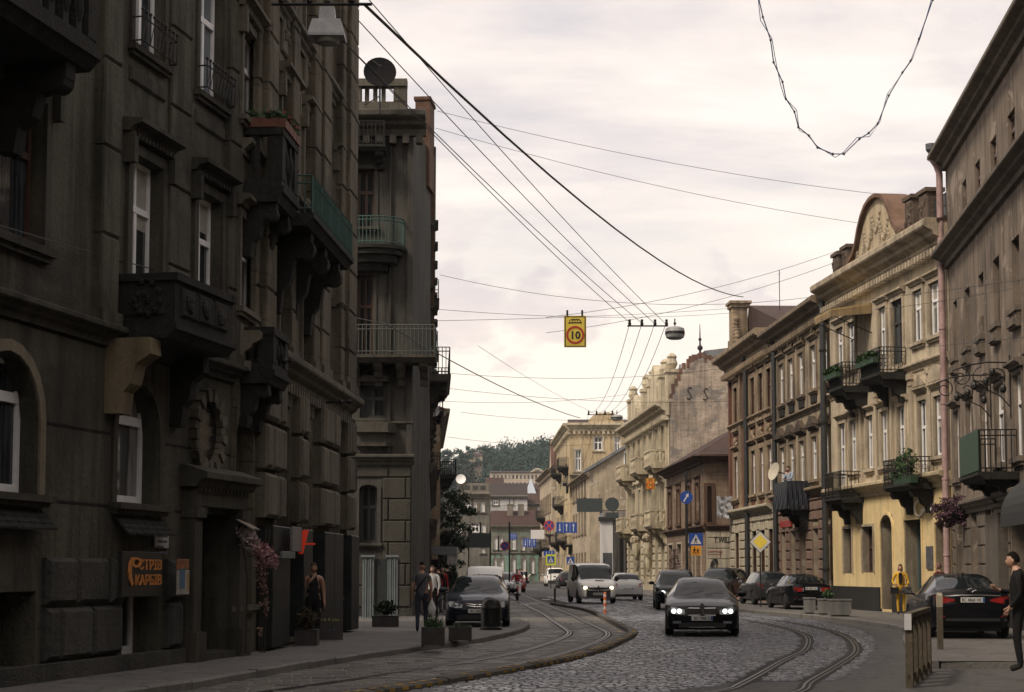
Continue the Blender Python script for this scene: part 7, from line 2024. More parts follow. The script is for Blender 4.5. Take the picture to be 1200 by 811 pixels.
def people():
 paint('eye_dark', (.02, .015, .012), .4);paint('lip', (.30, .12, .10), .5)
 sk=paint('skin_light', (.42, .25, .18), .55, var=.08);sk2=paint('skin_tan', (.30, .165, .11), .55, var=.08)
 hb=paint('hair_black', (.010, .008, .007), .95, var=.5, scale=40, spec=.1);hbr=paint('hair_brown', (.05, .026, .018), .9, var=.5, scale=40);hred=paint('hair_auburn', (.10, .04, .035), .6, var=.5, scale=40)
 cl=lambda n, c, v=.3:paint(n, c, .9, var=v, scale=8, spec=.2, bump=.2)
 blk=cl('black_cloth', (.012, .012, .013));jean=cl('dark_jeans', (.03, .035, .055));greyt=cl('grey_blue_tshirt', (.085, .09, .10));yel=cl('yellow_cloth', (.58, .34, .04));shoe=cl('dark_shoe', (.02, .018, .016));wht=cl('white_cloth', (.5, .5, .5));redc=cl('red_cloth', (.30, .03, .03));lblue=cl('pale_blue_cloth', (.30, .36, .45));olive=cl('olive_cloth', (.07, .07, .05))
 face=lambda dx, dy:math.atan2(dx, -dy)
 walk=dict(knL=(-.10, -.14, .53), anL=(-.10, .06, .14), toL=(-.105, -.09, .07), knR=(.10, .05, .50), anR=(.10, .20, .13), toR=(.105, .06, .035), elL=(-.24, .10, 1.16), wrL=(-.24, .06, .92), paL=(-.24, .045, .85), elR=(.24, -.03, 1.15), wrR=(.235, -.14, .94), paR=(.235, -.17, .87))
 out={}
 p=gnd(494, 741, PAVE);pose=dict(walk);pose.update(elR=(.235, .05, 1.14), wrR=(.24, .0, .88), paR=(.24, -.01, .81), anR=(.10, .14, .10), toR=(.105, .0, .035), anL=(-.10, -.02, .105), toL=(-.105, -.17, .045), knL=(-.10, -.10, .53))
 o=person('man in a grey t-shirt and jeans walking away, white bag in his right hand', (p.x, p.y, PAVE), face(-.02, 1), 1.72, {k:((-v[0], v[1], v[2]))if k[-1]in 'LR' and 0 else v for k, v in pose.items()}, dict(skin=sk2, top=greyt, legs=jean, shoe=shoe, hair=hb), 'cap', None, 'short', broad=1.18)
 M=Matrix.Translation((p.x, p.y, PAVE))@Matrix.Rotation(face(-.02, 1), 4, 'Z')
 hand=M@(Vector((-.24, .045, .85))*(1.72/1.75))
 hr=M@(Vector((.24, -.01, .79))*(1.72/1.75))
 right=hr if(hr-hand).x>0 else hand
 t=thing('carrier_bag', 'crumpled white carrier bag hanging from the walking man\'s hand', 'bag', (right.x+.02, right.y-.02, right.z-.50))
 m=MB();m.lathe([(.015, .50), (.03, .44), (.075, .36), (.10, .26), (.095, .16), (.07, .10), (.01, .10)], (0, 0, 0), 12)
 for i, v in enumerate(m.v):m.v[i]=(v[0]*(1+.1*math.sin(i*2.3)), v[1]*.7, v[2])
 m.build('bag', cl('white_plastic_bag', (.5, .5, .5)), t, smooth=60);m=MB();m.tube([(-.02, 0, .46), (0, 0, .54), (.02, 0, .46)], .01, 4);m.build('handle', wht, t)
 m=MB();s=1.72/1.75;m.tube([(-.13*s, -.13, 1.44*s), (-.15*s, .02, 1.475*s), (-.06*s, .148, 1.33*s), (.07*s, .152, 1.16*s), (.19*s, .10, 1.02*s)], .017, 5);st=m.build('strap', blk, o)
 for px, py, d, mat_, lg, nm, lab, hgt, hr_ in((507, 726, 53, wht, blk, 0, 'person in a white top just beyond the man with the bag', 1.66, 'bob'), (513, 720, 60, blk, jean, 0, 'person in black standing by the bicycles', 1.7, 'short'), (518, 715, 66, redc, blk, 0, 'woman in a dark red top by the shelter', 1.66, 'long'), (524, 712, 72, blk, blk, 0, 'person in black at the shelter end post', 1.75, 'short')):
  q=at(px, 700, d);person(lab, (q.x, d, PAVE if q.x<-2.5 or d<56 else .004 if q.x>interp(KERB_L, d)else PAVE), face(rnd.uniform(-.6, .6), rnd.choice((-1, 1))), hgt, walk if px<512 else None, dict(skin=sk, top=mat_, legs=lg, shoe=shoe, hair=rnd.choice((hb, hbr))), hr_, 'people by the shelter')
 q=at(367, 700, 36.2);bx=-4.26+.0625*(36.2-43)
 pose=dict(elL=(-.24, .02, 1.15), wrL=(-.27, -.03, .91), paL=(-.275, -.045, .84), shL=(-.175, .01, 1.41))
 person('woman in a black sleeveless dress standing at the cafe front', (q.x, 36.2, PAVE), face(.25, -1), 1.68, pose, dict(skin=sk2, top=blk, legs=blk, shoe=shoe, hair=hbr), 'short', None, 'none', legs='long')
 p=gnd(1056, 720.5, PAVE);pose=dict(elL=(-.27, .02, 1.16), wrL=(-.20, -.16, 1.02), paL=(-.15, -.20, 1.0), elR=(.27, .03, 1.16), wrR=(.20, -.14, .98), paR=(.15, -.18, .95), anL=(-.09, -.03, .10), toL=(-.10, -.18, .045), knL=(-.10, -.09, .51))
 o=person('woman in a loose yellow suit and black top by the arched door', (p.x, p.y, PAVE), face(-.22, -1), 1.72, pose, dict(skin=sk, top=yel, legs=yel, shoe=shoe, hair=hbr), 'bob', None, 'long', broad=1.08)
 m=MB();s=1.72/1.75
 m.prism([(-.055, 1.08), (.055, 1.08), (.07, 1.38), (.03, 1.45), (-.03, 1.45), (-.07, 1.38)], -.155, -.10, 'y');m.build('top', blk, o)
 for sx, lab, mt, w in((-.2, 'black handbag held in front by the woman in yellow', blk, .14), (.19, 'black and white patterned bag on the arm of the woman in yellow', cl('bag_grey', (.10, .10, .105), .9), .17)):
  q=Matrix.Translation((p.x, p.y, PAVE))@Matrix.Rotation(face(-.22, -1), 4, 'Z')@Vector((sx, -.21, .72))
  t=thing('handbag', lab, 'bag', q, face(-.22, -1));m=MB();m.bbox(-w, w, .06, -.06, 0, .22, .02);m.build('body', mt, t);m=MB();m.tube([(-w*.7, 0, .2), (-w*.5, 0, .33), (w*.5, 0, .33), (w*.7, 0, .2)], .012, 5);m.build('handle', blk, t)
 q=at(1101, 690, 53);person('man in dark red seen behind the parked black saloon', (q.x, 53, PAVE), face(-.5, 1), 1.74, None, dict(skin=sk2, top=cl('dark_red_cloth', (.08, .02, .02)), legs=blk, shoe=shoe, hair=hred), 'short', None)
 p=gnd(1190, 788, PAVE)
 pose=dict(elL=(-.22, -.12, 1.17), wrL=(-.10, -.29, 1.20), paL=(-.05, -.335, 1.235), elR=(.24, .05, 1.14), wrR=(.22, -.1, .95), paR=(.21, -.14, .89), knL=(-.10, -.05, .51), anL=(-.11, .0, .10), toL=(-.125, -.16, .045), neck=(0, -.03, 1.525), skull=(0, -.06, 1.58))
 person('man in black with short dark hair standing at the right edge facing the road', (p.x+.07, p.y, PAVE), face(-1.0, .40), 1.80, pose, dict(skin=sk, top=blk, legs=blk, shoe=shoe, hair=hb), 'short', None, 'long', broad=1.22, look=.05)
 return dict(sk=sk, sk2=sk2, hb=hb, hbr=hbr, blk=blk, jean=jean, shoe=shoe, lblue=lblue, redc=redc, wht=wht, face=face, walk=walk, cl=cl)
def balcony_man(fac, k):
 f, u0, u1, z0=fac
 p=f.world()@Vector((u0+(u1-u0)*.62, f.side*.72, z0+.002))
 pose=dict(elL=(-.25, -.14, 1.2), wrL=(-.14, -.30, 1.16), paL=(-.09, -.33, 1.14), elR=(.25, -.14, 1.2), wrR=(.14, -.30, 1.16), paR=(.09, -.33, 1.14), neck=(0, -.05, 1.51), skull=(0, -.08, 1.56))
 person('man in a pale blue shirt leaning over the tarpaulin covered balcony', p, k['face'](-.8, -.6), 1.74, pose, dict(skin=k['sk'], top=k['lblue'], legs=k['jean'], shoe=k['shoe'], hair=k['hb']), 'short', None, 'long')
 p=f.world()@Vector((u0+(u1-u0)*.22, f.side*.6, z0+.002))
 person('second person in dark clothes on the tarpaulin covered balcony', p, k['face'](-1, -.2), 1.60, None, dict(skin=k['sk'], top=k['blk'], legs=k['jean'], shoe=k['shoe'], hair=k['hb']), 'short', None, 'long')
# ------------------------------------------------------------------ signs, lamps, wires, plants, street furniture
def furniture():
 iron=paint('black_iron', (.018, .017, .016), .55, .4);pole=paint('grey_pole', (.10, .105, .11), .5, .5);dpole=paint('dark_pole', (.03, .032, .034), .5, .3)
 blue=paint('sign_blue', (.02, .07, .32), .4, var=.1);white=paint('sign_white', (.62, .62, .62), .4, var=.08);yel=paint('sign_yellow', (.86, .66, .09), .45, var=.10);red=paint('sign_red_paint', (.50, .05, .02), .4, var=.1);blk=paint('sign_ink', (.015, .015, .016), .5);back=paint('sign_back_grey', (.045, .058, .062), .55, var=.2);org=paint('sign_orange', (.75, .33, .03), .4, var=.1)
 conc=plaster('planter_concrete', (.17, .17, .165), .25, .4, bump=.4)
 grn=leaves('shrub_leaves', (.015, .04, .015), (.06, .10, .04));dkg=leaves('dark_shrub_leaves', (.008, .018, .008), (.03, .05, .025))
# ---- wires
 def wire(a, b, sag, r, label, group='overhead wires', mat=None, n=14):
  A, B=Vector(a), Vector(b);m=MB()
  pts=[A.lerp(B, i/n)-Vector((0, 0, sag*4*(i/n)*(1-i/n)))-A for i in range(n+1)]
  m.tube(pts, r, 5);o=m.build('overhead_wire', mat or MATS['wire_black'], None, A, smooth=True);return tag(o, label, 'wire', group)
 paint('wire_black', (.03, .03, .032), .6)
 wire(at(428, 6, 26), at(871, 348, 92), 1.0, .026, 'thick black cable sweeping from the upper left bracket to the red brick house roof')
 thin='thin overhead wire running along the street to the insulator bar'
 H2=[(738, 378), (752, 378.5), (767, 379), (780, 379.5)];H1=[(402, 48), (410, 56), (420, 24), (431, -2)]
 for(a, b), (c, d)in zip(H1, H2):wire(at(a, b, 26), at(c, d, 52), .15, .009, thin, 'four wires between the insulator bars')
 H3=[(690, 483), (699, 483), (708, 483), (717, 483.5)]
 for(a, b), (c, d)in zip(H2, H3):wire(at(a, b+1, 52), at(c, d, 88), .8, .009, 'thin overhead wire sagging between the two insulator bars', 'four wires beyond the insulator bar')
 for(a, b)in H3:wire(at(a, b+1, 88), at(a*.75+150, 560, 170), .8, .009, 'thin overhead wire running on beyond the second insulator bar', 'four wires beyond the second insulator bar')
 span=[((507, 362, 66), (866, 366, 90), .3, 'span wire'), ((507, 376, 64), (862, 361, 88), .1, 'span wire'), ((520, 437, 70), (858, 430, 90), .4, 'span'), ((524, 455, 80), (858, 470, 95), .3, ''), ((512, 130, 58), (1042, 229, 62.6), .3, ''), ((510, 150, 58), (1011, 262, 65.8), .3, ''), ((515, 322, 70), (975, 345, 72), .8, ''), ((540, 483, 100), (735, 490, 130), .3, ''), ((524, 512, 100), (700, 520, 140), .3, ''), ((515, 470, 100), (735, 462, 120), .3, ''), ((640, 372, 60), (1000, 287, 70), .4, ''), ((640, 390, 66), (985, 305, 72), .4, ''), ((560, 405, 80), (742, 500, 140), .5, ''), ((980, 354, 60), (1210, 326, 42), .05, ''), ((1025, 363, 58), (1187, 338, 44), .05, ''), ((1000, 412, 60), (1210, 394, 42), .05, ''), ((790, 545, 112), (905, 545, 84), .5, ''), ((515, 590, 120), (735, 585, 140), .3, '')]
 for a, b, s, _ in span:wire(at(*a), at(*b), s, .005+.00006*a[2], 'thin dark span wire crossing the street between the house fronts', 'span wires across the street')
 wire(at(-20, 258, 21.5), at(272, 337, 32), .05, .01, 'thin wire running along the nearest dark house front');wire(at(272, 337, 32), at(452, 379, 52), .05, .012, 'wire from the carved balcony house to the corner house');wire(at(452, 379, 52), at(680, 490, 95), .3, .02, 'black cable from the corner house down to the small wire post')
 m=MB();p0=at(680, 489, 95);p1=at(680, 540, 95);
 pts=[(860, -170), (878, -60), (889, -2), (894, 20), (903, 47), (906.5, 73), (917, 96), (921, 116), (931, 131), (935.5, 149), (948, 159), (958, 173), (976, 180.5), (989, 180.5), (1007, 163), (1018, 156), (1028.5, 145), (1041.5, 112), (1057.5, 85), (1067, 71.5), (1077, 45.6), (1093, 0), (1108, -70), (1128, -170)]
 A=at(*pts[0], 22);m=MB();P3=[at(x, y, 22)-A for x, y in pts];m.tube(P3, .008, 5)
 P4=[at(x+3*math.sin(i*1.7), y+4*math.cos(i*2.1), 22.15)-A for i, (x, y)in enumerate(pts)];m.tube(P4, .005, 4)
 lw=paint('light_string_blue', (.03, .06, .14), .5)
 o=m.build('light_string', lw, None, A);tag(o, 'tangled blue black light string hanging in a loop at the top right of the sky', 'light string')
 m=MB()
 for i, p in enumerate(P3):
  if 1<i<len(P3)-2:m.ball(p, .016, .016, .02, 6, 4)
 m.build('bulbs', iron, o)
# ---- insulator bars and hanging lamps
 def bar(pl, pr, py, d, label, feet):
  a, b=at(pl, py, d), at(pr, py, d);t=thing('insulator_bar', label, 'wire holder', a, 0, 'insulator bars');m=MB()
  D=b-a;m.tube([(0, 0, 0), D], .025, 6);m.build('bar', iron, t)
  for f in feet:
   m=MB();c=D*f;m.lathe([(.02, 0), (.05, .04), (.05, .10), (.03, .12), (.045, .15), (.04, .2), (.001, .21)], c, 8);m.build('insulator', iron, t)
 bar(735, 783, 382, 52, 'upper insulator bar beside the hanging street lamp', (.06, .36, .68, .96));bar(688, 719, 486, 88, 'smaller insulator bar farther up the street', (.06, .36, .68, .96));bar(318, 436, 5, 26, 'dark insulator bar at the upper left above the big lamp', (.1, .38, .8))
 lampg=paint('lamp_housing_grey', (.36, .37, .38), .5, var=.25);lampd=paint('lamp_glass_dull', (.25, .25, .22), .25)
 def lamp(px, py, d, w, h, label, style=0):
  c=at(px, py, d);t=thing('street_lamp', label, 'street lamp', c, 0, 'hanging street lamps');m=MB()
  if style==0:
   hw=w/2
   for(a, b, z0, z1)in((.40, .46, h*.62, h), (.78, 1.0, h*.18, h*.60), (1.0, 1.0, h*.1, h*.18)):
    lo=[m.P((x*hw*b, y*hw*.8*b, z0))for x, y in((-1, -1), (1, -1), (1, 1), (-1, 1))];hi=[m.P((x*hw*a, y*hw*.8*a, z1))for x, y in((-1, -1), (1, -1), (1, 1), (-1, 1))]
    for i in range(4):j=(i+1)%4;m.face((lo[i], lo[j], hi[j], hi[i]))
    m.face(lo[::-1]);m.face(hi)
   m.build('housing', lampg, t)
   m=MB();m.lathe([(hw*.7, h*.1), (hw*.6, -h*.03), (.001, -h*.08)], (0, 0, 0), 14);m.build('glass', lampd, t, smooth=True)
  else:
   m.lathe([(.001, h), (w*.3, h*.98), (w*.46, h*.85), (w*.5, h*.6), (w*.48, h*.58)], (0, 0, 0), 18);m.build('housing', lampg, t, smooth=40)
   m=MB();m.lathe([(w*.48, h*.575), (w*.50, h*.42), (w*.49, h*.40)], (0, 0, 0), 18);m.build('band', iron, t)
   m=MB();m.lathe([(w*.485, h*.395), (w*.44, h*.15), (w*.3, .01), (.001, 0)], (0, 0, 0), 18);m.build('glass', lampg, t, smooth=True)
  m=MB();m.tube([(0, 0, h), (0, 0, h+.25)], .02, 5);m.ball((0, 0, h+.1), .05, .03, .04, 6, 4);m.build('hanger', iron, t)
  return t
 lamp(383.5, 50, 26, .56, .55, 'big pale trapezoid street lamp hanging at the upper left');lamp(791, 398, 52, .62, .40, 'round shouldered street lamp hanging in mid sky by the yellow speed plate', 1);lamp(723, 493, 88, .62, .30, 'small street lamp hanging above the roof of the cream house', 1)
# ---- signs hanging over the street / on poles
 def flat(m, poly, y0, y1):m.prism(poly, y0, y1, 'y')
 def ring(m, c, r0, r1, y0, y1, n=28):
  for k in range(n):
   a, b=2*math.pi*k/n, 2*math.pi*(k+1)/n
   m.prism([(c[0]+q*math.cos(g), c[1]+q*math.sin(g))for q, g in((r0, a), (r1, a), (r1, b), (r0, b))], y0, y1, 'y')
 def disc(m, c, r, y0, y1, n=28):m.prism([(c[0]+r*math.cos(2*math.pi*k/n), c[1]+r*math.sin(2*math.pi*k/n))for k in range(n)], y0, y1, 'y')
 def ten(px0, px1, py0, py1, d, label, ground, grp):
  a=at(px0, py1, d);b=at(px1, py0, d);w, h=b.x-a.x, b.z-a.z
  t=thing('speed_sign', label, 'traffic sign', a, 0, grp);m=MB();m.box(0, w, 0, .02, 0, h);m.build('plate', ground, t)
  m=MB()
  for q in((0.02, .05, .02, h-.02), (w-.05, w-.02, .02, h-.02)):m.box(q[0], q[1], -.004, -.0005, q[2], q[3])
  for q in((.05, w-.05, .02, .045), (.05, w-.05, h-.045, h-.02)):m.box(q[0], q[1], -.004, -.0005, q[2], q[3])
  m.build('border', blk, t)
  c=(w/2, h*.39);r=w*.41
  m=MB();ring(m, c, r*.76, r, -.008, -.001);m.build('ring', red, t)
  m=MB();text_mesh(m, '10', r*.82, (c[0], -.005, c[1]-r*.41), (1, 0, 0), (0, 0, 1), .005, 'CENTER', .03);m.build('lettering', blk, t)
  m=MB();z=h*.76;m.box(w*.24, w*.76, -.006, -.001, z, z+h*.10);m.box(w*.30, w*.70, -.006, -.001, z+h*.115, z+h*.14);m.box(w*.2, w*.24, -.006, -.001, z-h*.01, z+h*.03);m.box(w*.76, w*.8, -.006, -.001, z-h*.01, z+h*.03);m.build('tram_symbol', blk, t)
  m=MB()
  for k in range(4):m.box(w*(.27+.12*k), w*(.36+.12*k), -.009, -.0065, z+h*.035, z+h*.085)
  m.build('tram_windows', ground, t)
  m=MB()
  for k in(.15, .82):m.box(w*k-.03, w*k+.03, -.01, .03, h+.002, h+.17)
  m.build('clamp', iron, t)
 ten(661, 687, 370, 407, 51, 'large yellow tram speed plate with the number 10 hanging over the street', yel, 'tram speed plates');ten(757, 767.5, 560, 573.5, 112, 'small orange tram speed plate in front of the cream house', org, 'tram speed plates')
 def pole_thing(name, label, px, d, z1, cat='traffic sign', z0=PAVE, r=.035, grp=None, mat=dpole):
  x=(px-600)/FPX*d;x=at(px, 600, d).x
  t=thing(name, label, cat, (x, d, z0), 0, grp);m=MB();m.tube([(0, .06, 0), (0, .06, z1-z0)], r, 8);m.build('pole', mat, t);return t
 zz=lambda px, py, d:at(px, py, d).z-PAVE
 d=80;t=pole_thing('traffic_sign_post', 'tall sign post with a round blue arrow sign above a pedestrian crossing sign', 804.5, d, at(804, 552, d).z, r=.06)
 c=zz(804, 583, d);m=MB();disc(m, (0, c), .30, 0, .02);s=m.build('round_sign', blue, t)
 m=MB();m.prism([(-.16, c-.19), (-.10, c-.21), (.05, c+.04), (.10, c+.02), (.10, c+.20), (-.04, c+.12), (.0, c+.08)], -.006, -.001, 'y');m.build('arrow', white, s)
 c=zz(815, 632, d);m=MB();m.box(.10, .76, 0, .02, c-.29, c+.29);s=m.build('crossing_sign', blue, t)
 m=MB();m.prism([(.17, c-.22), (.69, c-.22), (.43, c+.23)], -.005, -.001, 'y');s2=m.build('triangle', white, s)
 def walker(m, x, z, k, y0, y1):
  disc(m, (x, z+.16*k), .03*k, y0, y1, 10)
  for a, b in(((0, .12), (-.01, -.01)), ((-.01, 0), (-.09, -.15)), ((-.01, 0), (.06, -.15)), ((0, .1), (-.08, .0)), ((0, .1), (.08, .02))):
   ax, az, bx_, bz=x+a[0]*k, z+a[1]*k, x+b[0]*k, z+b[1]*k;dx, dz=bx_-ax, bz-az;L=math.hypot(dx, dz);nx, nz=-dz/L*.02*k, dx/L*.02*k
   m.prism([(ax+nx, az+nz), (bx_+nx, bz+nz), (bx_-nx, bz-nz), (ax-nx, az-nz)], y0, y1, 'y')
 m=MB();walker(m, .43, c-.05, .9, -.010, -.006);m.build('walker', blk, s)
 c=zz(816, 645, d);m=MB();m.box(.2, .66, 0, .02, c-.22, c+.22);s=m.build('children_sign', org, t);m=MB();walker(m, .36, c-.02, .9, -.006, -.001);walker(m, .52, c-.04, .75, -.006, -.001);m.build('walkers', blk, s)
 d=71.5;t=pole_thing('traffic_sign_post', 'yellow and white diamond priority sign on a thin post behind the old black saloon', 890.5, d, at(890, 634, d).z, r=.03)
 c=zz(890.5, 635, d);k=.475
 m=MB();m.prism([(-k, c), (0, c-k), (k, c), (0, c+k)], 0, .02, 'y');s=m.build('diamond_plate', white, t);m=MB();k2=.43
 for i in range(4):
  q=[(-k, c), (0, c-k), (k, c), (0, c+k)];a, b=q[i], q[(i+1)%4];f=.93;e=lambda p:((p[0])*f, c+(p[1]-c)*f);m.prism([a, b, e(b), e(a)], -.004, -.001, 'y')
 m.build('black_edge', blk, s);m=MB();k3=.31;m.prism([(-k3, c), (0, c-k3), (k3, c), (0, c+k3)], -.005, -.001, 'y');m.build('yellow_centre', yel, s)
 def hung(name, label, px0, px1, py0, py1, d, mat, draw=None, cat='traffic sign', grp=None, hang=True):
  a=at(px0, py1, d);b=at(px1, py0, d);w, h=b.x-a.x, b.z-a.z
  t=thing(name, label, cat, a, 0, grp);m=MB();m.box(0, w, 0, .04, 0, h);m.build('plate', mat, t)
  if draw:draw(t, w, h)
  if hang:
   m=MB()
   for x in(.12*w, .88*w):m.tube([(x, .02, h), (x, .02, h+.35)], .018, 4)
   m.build('hanger', iron, t)
  return t
 def lanes(dirs):
  def f(t, w, h):
   n=len(dirs)
   for i, dn in enumerate(dirs):
    m=MB();c=w*(i+.5)/n;s=-1 if dn else 1;q=h/2
    m.box(c-w*.02, c+w*.02, -.006, -.001, h*.15, h*.85);m.prism([(c-w*.06, q+s*h*.15), (c+w*.06, q+s*h*.15), (c, q+s*h*.40)], -.011, -.0065, 'y');m.build('arrow', white, t)
   m=MB()
   for i in range(1, n):m.box(w*i/n-.012, w*i/n+.012, -.005, -.001, .02, h-.02)
   if n>1:m.build('divider', white, t)
  return f
 hung('lane_sign', 'blue lane sign with one down arrow and two up arrows over the road', 652, 676, 612, 624.5, 150, blue, lanes([1, 0, 0]));hung('lane_sign', 'smaller blue three arrow lane sign in front of the grey green house', 613, 628.5, 631, 641, 195, blue, lanes([1, 0, 0]));hung('lane_sign', 'small blue two arrow plate on the grey green house', 598, 605.5, 625, 632, 200, blue, lanes([0, 0]));hung('lane_sign', 'low blue plate above the yellow framed crossing sign', 637, 650, 645.5, 651.5, 140, blue, lanes([0, 0]))
 hung('blank_sign', 'wide dark grey back of a sign hanging by the plain beige house', 676, 706, 584, 600, 132, back);hung('blank_sign', 'white blank plate hanging in front of the tiled roof at the street end', 622, 638, 621, 631.5, 190, white)
 d=128;t=pole_thing('traffic_sign_post', 'post with dark round sign back and a dark strip below it', 719, d, at(719, 583, d).z, r=.05);c=zz(717, 591, d);m=MB();disc(m, (-.1, c), .53, 0, .03);m.build('round_back', back, t);c2=zz(717, 604, d);m=MB();m.box(-.6, .38, 0, .03, c2-.22, c2+.22);m.build('strip_back', back, t)
 def nostop(label, px, py, r, d, hang=True):
  p=at(px, py, d);t=thing('no_stopping_sign', label, 'traffic sign', p, 0, 'round no stopping signs');m=MB();disc(m, (0, 0), r, 0, .02);m.build('plate', blue, t);m=MB();ring(m, (0, 0), r*.80, r*.99, -.006, -.001);m.build('ring', red, t);m=MB()
  for s_ in(1, -1):w=.09*r;L=r*.62;y0=-.006 if s_>0 else-.0115;m.prism([(-L-w, -s_*(L-w)), (-L+w, -s_*(L+w)), (L+w, s_*(L-w)), (L-w, s_*(L+w))], y0, y0+.005, 'y')
  m.build('cross', red, t);m=MB();m.tube([(0, .03, -r), (0, .03, -r-.5)]if not hang else[(0, .03, r*.9), (0, .03, r+.5)], .02, 5);m.build('bracket', iron, t);return t
 nostop('round blue and red no stopping sign left of the blue lane sign', 643.5, 616, .48, 149)
 p=at(643.5, 628, 149);t=thing('arrow_plate', 'black down pointing arrow plate under the round no stopping sign', 'traffic sign', p);m=MB();m.prism([(-.5, .15), (.5, .15), (.2, -.05), (0, -.3), (-.2, -.05)], 0, .02, 'y');m.build('plate', blk, t)
 d=92;t=pole_thing('lamp_post', 'thin dark post with a small no stopping sign above a white plate beyond the saloon', 597, d, at(597, 612, d).z, 'post', .004, .045);c=zz(592, 640, d)+PAVE;m=MB();disc(m, (-.24, c), .25, 0, .02);s=m.build('round_sign', blue, t);m=MB();ring(m, (-.24, c), .19, .245, -.006, -.001);w=.02;m.prism([(-.36, c+.1), (-.33, c+.13), (-.12, c-.1), (-.15, c-.13)], -.006, -.001, 'y');m.build('red_marks', red, s);c2=c-.38;m=MB();m.box(-.42, -.06, 0, .02, c2-.1, c2+.1);m.build('plate', white, t)
 def crossing(px, py, w, d, label, edge=None):
  p=at(px, py, d);t=thing('crossing_sign', label, 'traffic sign', (p.x, d, 0.13), 0, 'pedestrian crossing signs');z=p.z-.13;m=MB()
  if edge:m.box(-w*.72, w*.72, .004, .03, z-w*.78, z+w*.78);m.build('frame', edge, t)
  m=MB();m.box(-w/2, w/2, -.01, .003, z-w/2, z+w/2);m.build('plate', blue, t);m=MB();m.prism([(-w*.4, z-w*.38), (w*.4, z-w*.38), (0, z+w*.4)], -.016, -.011, 'y');m.build('triangle', white, t);m=MB();walker(m, 0, z-w*.1, w*1.5, -.022, -.017);m.build('walker', blk, t);m=MB();m.tube([(0, .06, 0), (0, .06, z)], .04, 6);m.build('pole', dpole, t)
 crossing(645.5, 656, .56, 138, 'pedestrian crossing sign in a bright yellow frame', paint('fluorescent_yellow', (.62, .66, .04), .4));crossing(668.5, 657, .62, 142, 'plain blue pedestrian crossing sign right of the yellow framed one')
 d=105;a=at(550, 642, d);b=at(574, 625, d);t=thing('hoarding', 'dark grey back of a large board on two posts in front of the grey house', 'board', (a.x, d, .004));w=b.x-a.x;m=MB();m.box(0, w, 0, .06, a.z, b.z);m.build('panel', back, t)
 for x in(-.04, w+.04):m=MB();m.tube([(x, .03, 0), (x, .03, b.z+.15)], .045, 6);m.build('leg', dpole, t)
# ---- bin, planters, bollards, fence
 p=gnd(575.5, 738, PAVE);t=thing('litter_bin', 'domed black cast litter bin in front of the dark blue saloon', 'bin', p);m=MB();m.lathe([(.27, 0), (.29, .01), (.29, .06), (.265, .08), (.265, .52), (.28, .54), (.28, .58), (.265, .60), (.25, .68), (.20, .77), (.11, .83), (.001, .85)], (0, 0, 0), 24);m.build('body', paint('bin_black', (.010, .010, .011), .35, .3), t, smooth=35);m=MB();m.lathe([(.10, -.27), (.085, -.262), (.001, -.25)], (0, 0, .68), 14, 'y');m.build('opening', blk, t)
 boxm=paint('planter_dark_wood', (.035, .032, .03), .7, var=.4, bump=.3)
 for px0, px1, yb, yt, yp, lab in((494, 520, 758, 736, 724, 'dark square planter with a spiky green shrub, left of the pair on the kerb side'), (526, 552, 752, 735, 733, 'low dark planter with sparse greenery, right of the pair on the kerb side')):
  p=gnd((px0+px1)/2, yb, PAVE);w=(px1-px0)/FPX*p.y;h=(yb-yt)/FPX*p.y;t=thing('planter', lab, 'planter', (p.x, p.y+w/2, PAVE), 0, 'dark planters on the left pavement');m=MB()
  for y0, s_ in((-w/2, 1), ):m.box(-w/2, w/2, -w/2, w/2, .03, h)
  for x in(-w/2, w/2-.05):m.box(x-.006, x+.056, -w/2-.006, w/2+.006, 0, h+.012)
  m.build('box', boxm, t);m=MB()
  hh=(yt-yp)/FPX*p.y
  for k in range(110 if hh>.15 else 30):
   a=rnd.uniform(0, 6.28);r=rnd.uniform(0, w*.42);x, y=r*math.cos(a), r*math.sin(a);L=(hh+.05)*rnd.uniform(.5, 1.25);q=rnd.uniform(-.12, .12)
   m.poly([(x-.008, y, h-.02), (x+.012, y, h-.02), (x+q, y+rnd.uniform(-.1, .1), h+L)])
  m.leafs((0, 0, h+hh*.3), (w*.42, w*.42, hh*.5), 80, .035);m.build('shrub', grn, t, recalc=False)
 for px0, px1, yb, yt, lab, dark in((345, 371, 757, 738, 'black planter with dry brown shrub under the pink flowers', 1), (436, 466, 735, 722, 'long black planter with bushy greenery before the grey screens', 0)):
  p=gnd((px0+px1)/2, yb, PAVE);w=(px1-px0)/FPX*p.y;h=(yb-yt)/FPX*p.y;t=thing('planter', lab, 'planter', (p.x, p.y+.25, PAVE), 0, 'black planters at the cafe front');m=MB();m.bbox(-w/2, w/2, .25, -.25, 0, h, .02);m.build('box', boxm, t);m=MB();m.leafs((0, 0, h+.2), (w*.55, .3, .27), 420, .055);m.build('shrub', leaves('dry_shrub', (.03, .025, .015), (.08, .06, .035))if dark else dkg, t, recalc=False)
 p=gnd(386, 750, PAVE);t=thing('menu_board', 'low black menu board with small chalk lettering in front of the woman in black', 'board', p, .1);m=MB();m.prism([(-.02, 0), (.02, 0), (.12, .66), (.08, .66)], -.30, .30);m.prism([(.34, 0), (.38, 0), (.13, .66), (.121, .6)], -.30, .30);m.build('frame', boxm, t);m=MB();text_mesh(m, 'ми & you', .07, (0, .035, .42), (1, 0, 0), (0, .15, 1), .004, 'CENTER', .01, .42);m.build('lettering', paint('chalk_yellow', (.35, .33, .12), .8), t);m=MB();m.tube([(-.1+.02*i, .012+.015*math.sin(i), .20+.04*math.sin(i*1.4))for i in range(12)], .008, 4);m.build('drawing', paint('chalk_blue', (.12, .13, .25), .8), t)
